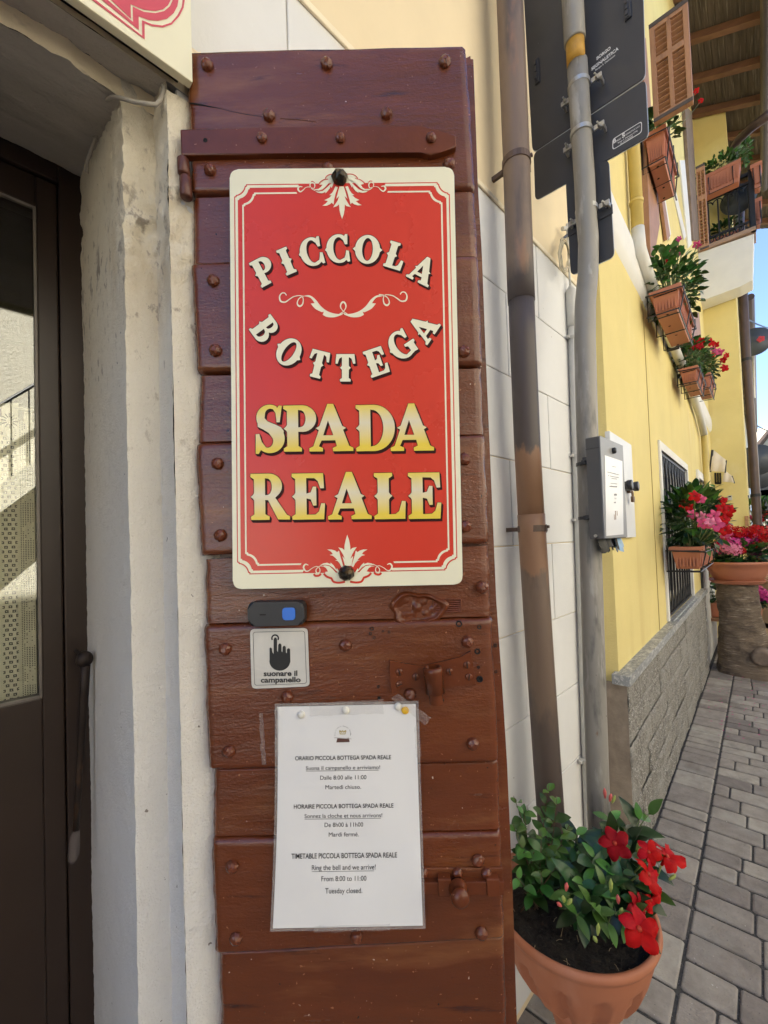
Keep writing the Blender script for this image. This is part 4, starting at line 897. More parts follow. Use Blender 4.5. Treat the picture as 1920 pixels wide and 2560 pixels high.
# loose bundle of wires at the corner
wb = thing('wire_bundle', 'tangle of loose cream wires hanging on the cream wall behind the smallest sign panel', 'wires', Matrix.Translation(on_y(1410, 670, .60)))
m_wire = mat('cream_wire', (.55, .48, .34), .55, .1, 20)
rw = random.Random(3)
for k in range(6):
    pts = []
    for i in range(9):
        a = i / 8 * math.pi * 1.7 + .4; pts.append(on_y(1411 + (9 + 2.5 * k % 8) * math.cos(a + k * .25) + rw.uniform(-2, 2), 640 + (34 + 6 * (k % 3)) * math.sin(a + k * .3) + rw.uniform(-4, 4), .60 - .004 * k))
    b = MB(); b.tube(pts, .0024, 6); obj('wire', b, m_wire, wb, smooth=True)
b = MB(); b.tube([on_y(1404, 668, .603), on_y(1400, 632, .603), on_y(1404, 600, .603), on_y(1418, 588, .603), on_y(1426, 588, .603)], .0055, 8); obj('wire', b, mat('black_wire', (.05, .05, .055), .5), wb, smooth=True, label='thick dark wire behind the thin cream ones')
b = MB(); b.tube([on_y(1406, 572, .61), on_y(1420, 571, .60)], .008, 10); obj('anchor', b, m_cond, wb)

# ================================================================ traffic sign post seen from behind
PX_, PYY = 1.245, .44
sp = thing('sign_post', 'bent galvanised post carrying three dark grey road sign panels seen from behind', 'sign post', Matrix.Translation((1.25, PYY, 0)))
m_zinc = mat('dull_zinc', (.29, .272, .238), .5, .14, 7, .25, 90, .001, metal=.15, stretch=(1, 1, .4), patch=[((.125, .12, .112), 16, .52, .64, (1, 1, .22)), ((.42, .40, .36), 24, .58, .68, (1, 1, .2)), ((.22, .13, .07), 26, .70, .76, (1, 1, .35))], specks=((.12, .10, .085), 45, .75))
def post(px, py): return on_y(px, py, PYY)
low = [(1443, 160), (1452, 312), (1461, 446), (1465, 535), (1471, 600), (1470, 680), (1463, 760), (1462, 850), (1467, 1050), (1474, 1300), (1483, 1600), (1494, 1950), (1500, 2120)]
pts = [post(*p) for p in low]; gp = pts[-1].copy(); gp.z = -.004
b = MB(); b.tube(pts + [gp], .0290, 24); obj('pole', b, m_zinc, sp, smooth=True)
b = MB(); b.tube([post(1418, -260), post(1428, -60), post(1432, 10), post(1437, 104), post(1437.2, 106)], .0305, 24, rs=[.0305, .0305, .0305, .0305, .029]); obj('pole_sleeve', b, m_zinc, sp, smooth=True)
b = MB(); b.tube([post(1437, 100), post(1440, 158)], .0262, 24); obj('yellow_tape', b, mat('worn_yellow_tape', (.50, .27, .035), .5, .15, 30, .2, 90, .001, patch=((.16, .12, .08), 40, .6, .7, (1, 1, .4))), sp, smooth=True)
PLX = 1.397
m_back = mat('sign_back_grey', (.042, .043, .050), .42, .1, 6, .08, 200, .0005, rvar=.08, specks=((.10, .10, .11), 55, .76))
m_rim = mat('bright_edge', (.5, .55, .62), .4, .05)
def panel(corners, r, name='sign_panel'):
    b = MB(); b.prism([on_x(px, py, PLX) for px, py in rounded(corners, r)], (.004, 0, 0), .0008); o = obj(name, b, m_back, sp); return o
pa = panel([(1288, -395), (1331, 381), (1613, 192), (1590, -640)], 16); pb = panel([(1334, 383), (1338, 501), (1620, 341), (1613, 199)], 12); pc = panel([(1414, 454), (1427, 688), (1535, 640), (1521, 398)], 12)
b = MB()
for po in ([(1288, -395), (1331, 381), (1613, 192), (1590, -640)], [(1334, 383), (1338, 501), (1620, 341), (1613, 199)], [(1414, 454), (1427, 688), (1535, 640), (1521, 398)]):
    q = rounded(po, 16); b2_ = [on_x(px, py, PLX) + V((.004, 0, 0)) for px, py in q]; c = sum(b2_, V()) / len(b2_)
    b.prism([p + (p - c).normalized() * .0018 for p in b2_], (.002, 0, 0))
obj('sign_face', b, m_rim, sp)
def slot_frame(px, py, w, h):
    q = on_x(px, py, PLX); b = MB(); b.box(q + V((-.003, 0, 0)), (.006, w, h), None, .0015); b.box(q + V((-.0075, w * .1, 0)), (.004, w * .55, h * .9), None, .001)
    for k in (-.28, 0.02, .30): b.box(q + V((-.0105, w * .1, h * k)), (.003, w * .42, h * .16), None, .0008)
    return b
obj('mounting_slot', slot_frame(1343, 180, .016, .085), m_back, pa); obj('mounting_slot', slot_frame(1570, 25, .018, .06), m_back, pa)
b = MB(); q0, q1 = on_x(1420, 583, PLX), on_x(1532, 520, PLX); b.prism([q0 + V((-.004, 0, .014)), q0 + V((-.004, 0, -.014)), V((q0.x - .004, q1.y, q0.z - .014)), V((q0.x - .004, q1.y, q0.z + .014))], (.004, 0, 0), .001); obj('mounting_rail', b, m_back, pc)
m_clamp = mat('bright_clamp', (.50, .49, .46), .33, .1, 25, .1, 100, .0008, metal=.7)
for px, py, par in ((1447, 216, pa), (1453, 334, pb), (1466, 527, pc)):
    c = post(px, py); b = MB(); b.lathe([(.0296, -.0065), (.0318, -.0065), (.0318, .0065), (.0296, .0065)], c, 24)
    for s in (-1, 1):
        b.box(c + V((.016, s * .046, -.002 * s)), (.006, .030, .014), None, .001); b.box(c + V((.030, s * .056, 0)), (.030, .006, .014))
        b.tube([c + V((-.004, s * .047, 0)), c + V((.03, s * .047, 0))], .0028, 8); b.tube([c + V((.006, s * .047, 0)), c + V((.012, s * .047, 0))], .0052, 6)
    obj('clamp', b, m_clamp, par)
m_wt = mat('white_print', (.75, .75, .74), .5, .02)
def back_text(t, px, py, w, h, bold=.02):          # on the rear of the panel, x towards the street
    q = on_x(px, py, PLX); me = text_mesh(t, lambda x, y: V((PLX - .0003, q.y - x, q.z + y)), bold, fit=(w, h)); return me
obj('lettering', join_meshes('lettering', [back_text('BORGO', 1509, 137, .040, .0098, .035), back_text('SEGNALETICA', 1512, 151, .077, .0098, .035), back_text('Borgo S. Dalmazzo', 1513, 159, .056, .0055, .012)]), m_wt, pa)
qs = [(1531, 348), (1605, 302), (1605, 331), (1531, 376)]
ro, ri = rounded(qs, 8), rounded([(1533, 349), (1603, 305), (1603, 330), (1533, 373)], 7)
def panel_fill(outl): return fill(outl, lambda x, y, k: V((PLX - .0003, on_x(x, y, PLX).y, on_x(x, y, PLX).z)))
obj('maker_frame', panel_fill([[ro, ri]]), m_wt, pb)
obj('lettering', join_meshes('lettering', [back_text('B', 1537, 357, .008, .012, .04), back_text('ORGO', 1546, 352, .0145, .0050, .02), back_text('S', 1559, 343, .008, .012, .04), back_text('EGNALETICA S.N.C.', 1582, 328, .038, .0048, .01), back_text('Borgo S. Dalmazzo (CN)', 1569, 344, .052, .0046, .01), back_text('Tel. 0171.269200', 1566, 352, .034, .0044, .01)]), m_wt, pb)

# ================================================================ leaflet box on the post
bx = thing('leaflet_box', 'grey metal leaflet box with a taped white notice strapped beside the sign post', 'box', Matrix.Translation((1.23, .39, .95)))
m_box = mat('box_grey', (.085, .083, .083), .45, .06, 10, .1, 200, .0005); m_box_front = mat('box_front_grey', (.235, .235, .24), .4, .1, 10, .1, 200, .0005)  # body darker than the front: its shaded side is put into the colour
fl_ = on_y(1500, 1089, .370); fr_ = on_y(1557, 1113, .370); bl_ = on_y(1506, 1348, .370)
X0, X1, Zt, Zb = fl_.x, fr_.x, fl_.z, bl_.z; Y0 = .370; Y1 = .407
b = MB(); b.b2((X0, Y0 + .003, Zb), (X1, Y1, Zt), .002); obj('body', b, m_box, bx)
b = MB(); b.b2((X0, Y0, Zb + .002), (X1, Y0 + .0025, Zt), .0006); obj('front_panel', b, m_box_front, bx)
b = MB(); b.b2((X0 - .0012, Y0 + .004, Zt - .030), (X0, Y1, Zt - .0295)); obj('lid_seam', b, m_dark, bx)
b = MB(); q = on_y(1532, 1127, Y0); b.lathe([(.0085, .004), (.0085, -.006), (.006, -.009), (0, -.009)], q, 16, 'y'); obj('lock', b, mat('black_lock', (.02, .02, .02), .35), bx, smooth=True)
nb = [on_y(px, py, Y0 - .0008) for px, py in ((1512, 1138), (1556, 1153), (1559, 1336), (1516, 1340))]
b = MB(); b.prism(nb, (0, .0006, 0)); pn = obj('taped_notice', b, mat('notice_white', (.74, .73, .71), .35, .04, 9, coat=.3), bx)
m_greyink = mat('grey_ink', (.14, .14, .15), .6)
def scribble(lines):
    b = MB()
    for px0, px1, py, slope, th in lines:
        n = max(3, int((px1 - px0) / 2.2))
        for k in range(n):
            if rnd.random() < .82: a = lerp(px0, px1, k / n); c = lerp(px0, px1, (k + .72) / n); q0, q1 = on_y(a, py + (a - px0) * slope, Y0 - .0011), on_y(c, py + (c - px0) * slope, Y0 - .0011); h = th * rnd.uniform(.7, 1.1) / 900; b.face([q0, q1, q1 + V((0, 0, h)), q0 + V((0, 0, h))])
    return b
obj('printed_lines', scribble([(1528, 1540, 1166, .22, 1.8), (1519, 1549, 1181, .25, 2), (1521, 1548, 1190, .2, 2), (1529, 1543, 1197, .12, 2), (1527, 1546, 1209, .1, 1.6), (1524, 1548, 1217, .08, 3), (1533, 1543, 1239, .03, 5), (1537, 1541, 1248, .0, 4), (1535, 1543, 1258, 0, 4)]), m_greyink, pn)
b = MB(); 
for (px, py, w, h) in ((1539, 1288, 5, 26), (1543, 1283, 3, 14), (1536, 1293, 3, 16)):
    q = on_y(px, py, Y0 - .0011); b.box(q, (w / 1000, .0004, h / 1100))
obj('printed_picture', b, mat('print_brown', (.34, .20, .13), .6, .4, 200), pn)
for py in (1144, 1291):
    q = on_y(1462, py, Y1); b = MB(); pc_ = on_y(1468 if py < 1200 else 1474, py, PYY); b.lathe([(.0292, -.0045), (.0306, -.0045), (.0306, .0045), (.0292, .0045)], V((pc_.x, PYY, q.z)), 20); b.b2((X0 + .01, Y1, q.z - .0045), (X0 + .018, PYY - .02, q.z + .0045)); b.box((pc_.x - .036, PYY - .004, q.z), (.014, .012, .012), None, .001); obj('strap', b, mat('strap_black', (.05, .05, .055), .4), bx)
b = MB(); q = on_y(1488, 1341, Y0 + .02); b.lathe([(.0045, 0), (.004, -.003), (0, -.0035)], V((X0 - .0008, Y0 + .022, Zb + .009)), 10, 'x'); obj('rivet', b, m_clamp, bx)
lf = thing('leaflets', 'crumpled black and blue leaflets hanging out under the leaflet box', 'leaflets', Matrix.Translation(((X0 + X1) / 2, .39, Zb - .03)))
for i in range(7):
    xx = lerp(X0 + .025, X1 - .02, i / 6); b = MB(); r_ = rnd.uniform(-.2, .2)
    b.grid(lambda u, v: V((xx + (u - .5) * .06, .388 + .006 * math.sin(u * 7 + i) - .008 * v + .004 * i % .01, Zb + .004 - v * (.028 + .006 * (i % 3)) + .004 * math.sin(u * 9 + i * 2) * v)), 6, 4)
    obj('leaflet', b, mat('leaflet_black', (.012, .011, .010), .6, .3, 40) if i < 5 else mat('leaflet_blue', (.22, .38, .58), .3, .3, 50), lf, smooth=True)

# ================================================================ yellow house
m_yel = mat('yellow_plaster', (.74, .612, .25), .85, .05, 2.2, .7, 130, .0025, patch=[((.66, .51, .20), 4.5, .54, .78, (1, 1, .16)), ((.80, .69, .36), 3, .58, .8, (1, 1, .5))], specks=((.42, .31, .13), 60, .76), bump2=(.5, 30, (1, 1, .5)))
m_trim = mat('white_trim', (.76, .745, .70), .75, .04, 5, .3, 90, .001)
m_gran = mat('grey_granite', (.27, .28, .285), .5, .12, 14, .2, 200, .0006, stretch=(1, 1, 1), patch=[((.50, .50, .49), 60, .50, .60, (.5, 1.2, 1.2)), ((.13, .14, .15), 75, .58, .66, (.6, 1, 1))])
m_stone = mat('split_stone', (.20, .185, .16), .85, .3, 45, 1.0, 60, .010, patch=[((.50, .48, .44), 150, .52, .62, (1, 1, 1)), ((.07, .068, .066), 170, .56, .64, (1, 1, 1)), ((.30, .285, .255), 5, .45, .75, (1, 1, 1))], bump2=(.8, 22, (1, 1, 1)))
m_timber = mat('brown_timber', (.36, .185, .10), .5, .18, 5, .3, 60, .001, stretch=(6, 6, .7), patch=((.20, .09, .045), 9, .55, .75, (3, 3, .4)))
m_timber_flat = mat('brown_timber_flat', (.36, .185, .10), .5, .18, 12, .3, 60, .001)
m_black_iron = mat('black_iron', (.022, .022, .025), .42, .1, 20, metal=.3)
yh = thing('yellow_house', 'tall yellow plastered house with granite plinth, timber eaves and balcony next along the street', 'house', YF @ Matrix.Translation((3.0, .455, 0)))
WY, UC = .455, 1.917
wtl, wbr = yel_y(1649, 1122, WY), yel_y(1722, 1480, WY)
WU0, WU1, WZ0, WZ1 = 3.17, 4.45, .805, 1.885
b = MB()
b.b2((UC, WY, 0), (WU0, .72, 9.6)); b.b2((WU1, WY, 0), (13, .72, 9.6)); b.b2((WU0, WY, 0), (WU1, .72, WZ0)); b.b2((WU0, WY, WZ1), (WU1, .72, 9.6))
b.b2((UC, .72, 0), (UC + .3, 7, 9.6)); b.b2((UC, 6.8, 0), (13, 7, 9.6)); b.b2((12.8, .72, 0), (13, 7, 9.6))
obj('wall', b, m_yel, yh, YF)
for vx in (2.85,): 
    b = MB(); b.b2((vx, WY - .003, .8), (vx + .006, WY, 2.72)); obj('wall_seam', b, mat('seam_yellow', (.38, .27, .09), .9), yh, YF)
# stone plinth of split blocks under a granite ledge
b = MB(); PYB = .422; uu = UC - .012; rp = random.Random(9); zrows = [0, .125, .25, .375, .50, .625, .755]
for j in range(6):
    u = UC - .012 - (0 if j % 2 else .0); first = True
    while u < 5.12:
        l = rp.choice((.28, .36, .44)) * (.55 if first and j % 2 else 1); first = False; u1 = min(u + l, 5.12)
        o = rp.uniform(-.004, .004)
        b.grid(lambda s, t, u=u, u1=u1, j=j, o=o: V((lerp(u + .002, u1 - .002, s), PYB + o + .006 * (max(0, abs(s - .5) * 2 - .94) / .06) ** 2 + .006 * (max(0, abs(t - .5) * 2 - .9) / .1) ** 2 + nz((lerp(u, u1, s), lerp(zrows[j], zrows[j + 1], t), 1), 20, 3) * .005 + nz((lerp(u, u1, s), lerp(zrows[j], zrows[j + 1], t), 1), 60, 3) * .003, lerp(zrows[j] + .001, zrows[j + 1] - .001, t))), 26, 8)
        u = u1
b.keep = False
b.b2((UC - .010, PYB + .012, 0), (5.12, .47, .755))
e_ = MB(); e_.grid(lambda s, t: V((UC - .013 + nz((s * 3, t * 6, 0), 8) * .003, lerp(.425, .72, s), lerp(0, .756, t))), 10, 24)
obj('stone_plinth', b, m_stone, yh, YF)
obj('plinth_end', e_, mat('bare_render', (.30, .245, .19), .9, .2, 12, .8, 80, .003, patch=((.20, .165, .13), 8, .55, .75, (1, 1, .5))), yh, YF)
b = MB(); b.b2((UC - .05, .404, .757), (5.16, .47, .797), .003); obj('granite_ledge', b, m_gran, yh, YF)
# barred ground-floor window
def yellow_window(u0, u1, z0, z1, bars=True, fw=.055):
    b = MB()
    b.b2((u0 - fw, WY - .012, z0 - .0), (u0, WY, z1 + fw), .002); b.b2((u1, WY - .012, z0 - .0), (u1 + fw, WY, z1 + fw), .002); b.b2((u0, WY - .012, z1), (u1, WY, z1 + fw), .002)
    b.b2((u0 - .001, WY - .010, z0), (u0, .70, z1)); b.b2((u1, WY - .010, z0), (u1 + .001, .70, z1)); b.b2((u0, WY - .010, z1), (u1, .70, z1 + .001))
    w = obj('window', b, m_trim, yh, YF)
    b = MB(); b.b2((u0, WY - .03, z0 - .03), (u1 + .04, .70, z0), .002); obj('sill', b, m_gran, w, YF)
    b = MB(); b.b2((u0, .60, z0), (u1, .606, z1)); obj('pane', b, mat('window_dark_glass', (.02, .022, .025), .06, .1, 3, spec=.8), w, YF)
    b = MB()
    for a, c in (((u0, z0), (u0 + .05, z1)), ((u1 - .05, z0), (u1, z1)), ((u0 + .05, z1 - .05), (u1 - .05, z1)), ((u0 + .05, z0), (u1 - .05, z0 + .05)), (((u0 + u1) / 2 - .03, z0 + .05), ((u0 + u1) / 2 + .03, z1 - .05))): b.b2((a[0], .575, a[1]), (c[0], .598, c[1]))
    obj('casement', b, mat('casement_white', (.45, .43, .38), .5), w, YF)
    if bars:
        b = MB(); n = 9; gy = WY + .012
        for k in range(n + 1):
            u = lerp(u0 + .02, u1 - .02, k / n); b.b2((u - .006, gy - .006, z0 + .005), (u + .006, gy + .006, z1 - .005))
            if k < n:
                u2 = lerp(u0 + .02, u1 - .02, (k + .5) / n)
                for zz, s in ((z1, -1), (z0, 1)):
                    b.tube([(u, gy, zz + s * .16), (u + .3 * (u2 - u), gy, zz + s * .09), (u2, gy, zz + s * .02)], .006, 5); u3 = lerp(u0 + .02, u1 - .02, (k + 1) / n); b.tube([(u3, gy, zz + s * .16), (u3 - .3 * (u3 - u2), gy, zz + s * .09), (u2, gy, zz + s * .02)], .006, 5)
        for zz in (z0 + .01, z1 - .01): b.b2((u0, gy - .008, zz - .008), (u1, gy + .008, zz + .008))
        obj('grille', b, m_black_iron, w, YF)
    return w
yellow_window(WU0, WU1, WZ0, WZ1)
# a small white framed window further on
b = MB(); 
for a, c in (((5.25, 1.30), (5.32, 1.98)), ((6.0, 1.30), (6.07, 1.98)), ((5.32, 1.90), (6.0, 1.98))): b.b2((a[0], WY - .02, a[1]), (c[0], WY, c[1]), .002)
w2 = obj('window', b, m_trim, yh, YF); b = MB(); b.b2((5.32, WY - .006, 1.30), (6.0, WY, 1.90)); obj('pane', b, MATS['window_dark_glass'], w2, YF)
# doorway beyond the plinth: pale panel and dark pipe line
b = MB(); b.b2((5.20, WY - .016, 0), (6.5, WY, 1.25), .003); obj('pale_door_panel', b, m_trim, yh, YF)
b = MB(); b.b2((5.16, WY - .02, .78), (5.185, WY, 1.3)); obj('dark_strip', b, m_black_iron, yh, YF)
# white string course
def band_y(u): return WY - .022
b = MB(); b.grid(lambda s, t: V((lerp(UC, 9.0, s), WY - .026 * math.sin(t * 3.1416) ** .35 if 0 < t < 1 else WY, 2.715 + .235 * t + nz((s * 30, t, 0), 1) * .006)), 80, 8); obj('string_course', b, m_trim, yh, YF, smooth=True)
b = MB(); b.b2((UC - .012, WY - .008, 2.715), (UC, .72, 2.95), .002); obj('string_course_return', b, m_trim, yh, YF)
b = MB(); b.b2((UC - .008, WY + .02, 1.72), (UC, .70, 1.745), .002); obj('corner_ledge', b, m_yel, yh, YF)
# projecting wing that closes the view
WU = 7.35
wr = [yel_x(px, py, WU) for px, py in ((1815, 410), (1853, 900), (1875, 1300))]; WR = sum(p.y for p in wr) / 3
wt = yel_x(1811, 264, WU).z
b = MB(); b.b2((WU, WR, 0), (8.4, .60, wt + .9), .004); obj('wing_wall', b, m_yel, yh, YF)
# eaves: boarded underside with rafters and gutter
EY0, EY1 = .60, -.60
RZ0, RZ1 = wt + .18, wt - .34
def roof_pt(u, y, d=0): t = (EY0 - y) / (EY0 - EY1); return V((u, y, lerp(RZ0, RZ1, t) + d))
m_boards = mat('eave_boards', (.085, .066, .056), .85, .35, 6, .4, 40, .002, stretch=(.35, 6, 1), patch=((.20, .18, .165), 9, .56, .72, (.3, 9, 1)))
m_rafter = mat('rafter_wood', (.17, .082, .048), .65, .2, 7, .3, 50, .002, stretch=(2, .5, 2))
b = MB(); y = EY0 + .2
while y > EY1:
    y1 = max(EY1, y - .062); b.prism([roof_pt(2.3, y), roof_pt(10.5, y), roof_pt(10.5, y1 + .004), roof_pt(2.3, y1 + .004)], (0, 0, .018)); y -= .062
b.prism([roof_pt(2.3, EY0 + .2, .0185), roof_pt(10.5, EY0 + .2, .0185), roof_pt(10.5, EY1, .0185), roof_pt(2.3, EY1, .0185)], (0, 0, .05))
roof = obj('roof', b, m_boards, yh, YF)
b = MB(); b.prism([roof_pt(2.2, 7, 3.0), roof_pt(10.6, 7, 3.0), roof_pt(10.6, EY0 + .2, .09), roof_pt(2.2, EY0 + .2, .09)], (0, 0, .08)); obj('roof_slope', b, mat('grey_roof_slate', (.2, .19, .18), .8), roof, YF)
for k in range(14):
    u = 2.6 + k * .58; b = MB(); b.prism([roof_pt(u, EY0 + .1, -.001), roof_pt(u + .075, EY0 + .1, -.001), roof_pt(u + .075, EY1 + .05, -.001), roof_pt(u, EY1 + .05, -.001)], (0, 0, -.085), .004); obj('rafter', b, m_rafter, roof, YF)
b = MB(); q = roof_pt(0, -.29, -.10)
for a0 in (0,):
    prof = [(-.05 * math.cos(t), -.05 * math.sin(t)) for t in [math.pi * k / 8 for k in range(9)]] + [(.046 * math.cos(t), -.046 * math.sin(t)) for t in [math.pi * k / 8 for k in range(9)]]
    b.prism([V((2.3, q.y + x, q.z + z)) for x, z in prof], (6.8, 0, 0))
obj('gutter', b, mat('gutter_brown', (.10, .085, .085), .4, .1, 10, metal=.5), roof, YF)
# balcony on the far part of the front
BU = yel_y(1745, 633, WY).x; 
bt = [yel_x(px, py, BU) for px, py in ((1745, 633), (1885, 584), (1882, 700), (1851, 716), (1745, 756))]
b = MB(); b.prism([V((BU, p.y, p.z)) for p in bt], (.30, 0, 0), .006); bal = obj('balcony', b, m_trim, yh, YF)
BY1 = bt[1].y; BZ = bt[0].z
b = MB(); b.b2((BU - .03, BY1 - .02, BZ), (BU + .31, WY, BZ + .05), .004); obj('balcony_edge', b, mat('balcony_tile', (.36, .24, .17), .7, .1, 8), bal, YF)
rt = yel_x(1745, 493, BU).z
b = MB()
def bar(p, q_, r=.012): b.tube([p, q_], r, 6)
for zz, r in ((rt, .02), (rt - .11, .013), (BZ + .14, .012)): b.b2((BU - r, BY1, zz - r), (BU + r, WY, zz + r)); b.b2((BU, BY1 - r, zz - r), (BU + .30, BY1 + r, zz + r))
for k in range(6):
    y = lerp(BY1 + .03, WY - .03, k / 5); bar((BU, y, BZ + .06), (BU, y, rt - .14), .009)
    b.tube([(BU, y + .05 * math.cos(a), rt - .19 + .05 * math.sin(a)) for a in [3.1416 * i / 7 for i in range(8)]], .008, 5)
    b.tube([(BU, y + .04 * math.cos(a), BZ + .10 + .04 * math.sin(a)) for a in [6.283 * i / 9 for i in range(10)]], .007, 5)
for k in range(12):
    u = BU + .30 * k / 11; bar((u, BY1, BZ + .06), (u, BY1, rt), .009)
b.b2((BU - .025, BY1 - .025, BZ), (BU + .025, BY1 + .025, rt + .04))
obj('railing', b, m_black_iron, bal, YF)
# louvred shutters
def louvre(corners, plane_u, name='louvred_shutter'):
    """leaf lying in a plane across the house front; corners px: TL TR BR BL"""
    P = [yel_x(px, py, plane_u) for px, py in corners]; y0 = (P[0].y + P[3].y) / 2; y1 = (P[1].y + P[2].y) / 2; z1 = (P[0].z + P[1].z) / 2; z0 = (P[2].z + P[3].z) / 2
    fr = MB(); w = (y0 - y1) * .14; hh = (z1 - z0) * .06; t = .035
    for a, c in (((y0 - w, z0), (y0, z1)), ((y1, z0), (y1 + w, z1)), ((y1 + w, z1 - hh), (y0 - w, z1)), ((y1 + w, z0), (y0 - w, z0 + hh)), ((y1 + w, lerp(z0, z1, .62) - hh / 2), (y0 - w, lerp(z0, z1, .62) + hh / 2)), (((y0 + y1) / 2 - w * .4, z0 + hh), ((y0 + y1) / 2 + w * .4, z1 - hh))):
        fr.b2((plane_u, a[0], a[1]), (plane_u + t, c[0], c[1]), .003)
    o = obj(name, fr, m_timber, yh, YF)
    sl = MB(); n = int((z1 - z0) / .036)
    for k in range(n):
        z = lerp(z0 + hh, z1 - hh, (k + .5) / n)
        if abs(z - lerp(z0, z1, .62)) < hh * .6: continue
        sl.box((plane_u + t / 2, (y0 + y1) / 2, z), (.026, (y0 - y1) - w * 2, .006), Matrix.Rotation(.45, 3, 'Y'))
    obj('slats', sl, m_timber, o, YF); 
    ed = MB(); ed.b2((plane_u - .002, y1, z1 - .012), (plane_u + t, y0, z1 + .012)); ed.b2((plane_u - .003, y1, z0 + .0), (plane_u - .001, y0, z0 + .02)); obj('drip_strip', ed, mat('drip_dark', (.07, .055, .05), .6), o, YF)
    return o
louvre([(1619, 46), (1719, 25), (1735, 270), (1635, 287)], 2.78)
louvre([(1737, 413), (1758, 420), (1776, 610), (1752, 632)], 5.1)
# near leaves of the upper windows, seen edge on, and their white surrounds
def edge_leaf(pxs, y0, y1, u0):
    a = yel_y(pxs[0], pxs[1], y0); c = yel_y(pxs[2], pxs[3], y0); b = MB(); b.b2((u0, y0 - .0, c.z), (u0 + .09, y0 + y1, a.z), .004); return b
def wall_piece(name, pxs, y, th, m, bev=.003):
    b = MB(); b.prism([yel_y(px, py, y) for px, py in pxs], (0, th, 0), bev); return obj(name, b, m, yh, YF)
wall_piece('folded_shutter', [(1606, 88), (1615, 95), (1650, 560), (1634, 655), (1627, 640)], .402, .030, m_timber_flat)
wall_piece('shutter_gap_shade', [(1592, 300), (1606, 300), (1630, 645), (1620, 650)], .436, .018, m_dark, 0)  # dark strip painted for the shade beside the folded leaf
wall_piece('window_surround', [(1641, 400), (1645, 380), (1678, 585), (1674, 600)], .440, .014, m_trim)
wall_piece('folded_shutter', [(1646, 430), (1652, 440), (1676, 590), (1668, 600)], .428, .020, m_timber_flat)
wall_piece('window_surround', [(1640, 290), (1645, 280), (1716, 590), (1710, 600)], .446, .008, m_trim, .001)
wall_piece('window_surround', [(1700, 400), (1712, 400), (1730, 610), (1722, 620)], .440, .014, m_trim)
wall_piece('folded_shutter', [(1712, 260), (1730, 280), (1748, 600), (1734, 600)], .42, .030, mat('grey_weathered_timber', (.20, .14, .10), .8, .25, 9, .4, 60, .002))
wall_piece('folded_shutter', [(1700, 800), (1712, 780), (1728, 880), (1716, 895)], .42, .030, m_timber_flat)
wall_piece('folded_shutter', [(1722, 790), (1748, 780), (1756, 880), (1734, 890)], .40, .030, m_timber_flat)

# yellow and white pipe that drops down the front and then follows the string course
yp_ = thing('gutter_pipe', 'rain pipe painted yellow above and white below along the white band of the yellow house', 'pipe', YF @ Matrix.Translation((2.45, .42, 2.5)))
def wpx(px, py, y=.415): return yel_y(px, py, y)
u_p = wpx(1589, 470).x
m_ypipe = mat('yellow_pipe', (.62, .47, .14), .5, .06, 8)
kz = wpx(1601, 588).z
b = MB(); b.tube([V((u_p, .415, 7.0)), V((u_p, .415, kz))], .030, 16); obj('upper_pipe', b, m_ypipe, yp_, YF, smooth=True)
b = MB(); b.lathe([(.031, -.008), (.034, -.008), (.034, .008), (.031, .008)], V((u_p, .415, wpx(1590, 504).z)), 16); obj('collar', b, m_ypipe, yp_, YF, smooth=True)
path = [V((u_p, .415, kz)), V((u_p, .413, wpx(1604, 640).z)), wpx(1640, 750, .41), wpx(1690, 880, .41), wpx(1725, 965, .41), wpx(1750, 1040, .41), wpx(1760, 1085, .41), V((wpx(1760, 1085, .41).x + .05, .41, .85))]
b = MB(); b.tube(path[-2:], .030, 16); obj('upper_pipe', b, m_ypipe, yp_, YF, smooth=True)
b = MB(); b.tube(path[:-1], .030, 16, rs=[.031, .033, .031, .031, .031, .031, .033]); obj('lower_pipe', b, mat('white_pipe', (.70, .69, .64), .5, .05, 8), yp_, YF, smooth=True)
for t in (.4, .85):
    p = lerp(path[2], path[4], t); b = MB(); b.box(p + V((0, .0, -.02)), (.012, .075, .075), None, .002); obj('bracket', b, m_black_iron, yp_, YF)

# white meter cabinet with two round knobs and a padlock
mc_a, mc_b = yel_y(1534, 1092, WY), yel_y(1586, 1340, WY)
mcb = thing('meter_cabinet', 'white metal cabinet on the yellow wall behind the leaflet box', 'cabinet', YF @ Matrix.Translation((2.2, .445, mc_b.z)))
b = MB(); U0, U1 = yel_y(1530, 1200, .437).x, yel_y(1583, 1200, .437).x; Z1_, Z0_ = yel_y(1578, 1112, .437).z, yel_y(1584, 1343, .437).z
b.b2((U0, .437, Z0_), (U1, WY, Z1_), .002); obj('door', b, mat('cabinet_white', (.70, .71, .72), .45, .04, 6), mcb, YF)
for px, py, r in ((1572, 1213, .022), (1588, 1216, .021)):
    q = yel_y(px, py, .40); b = MB(); b.lathe([(r * .75, .037), (r * .8, .01), (r, .002), (r, -.012), (r * .8, -.014), (0, -.013)], q, 18, 'y'); obj('knob', b, mat('black_knob', (.018, .018, .02), .35), mcb, YF, smooth=True)
q = yel_y(1582, 1248, .42); b = MB(); b.box(q, (.03, .012, .026), None, .003); b.tube([q + V((-.009, 0, .012)), q + V((-.009, 0, .028)), q + V((0, 0, .036)), q + V((.009, 0, .028)), q + V((.009, 0, .012))], .003, 6); b.box(q + V((-.01, .01, .035)), (.04, .015, .012))
obj('padlock', b, mat('old_brass', (.16, .10, .06), .4, .2, 30, metal=.5), mcb, YF)

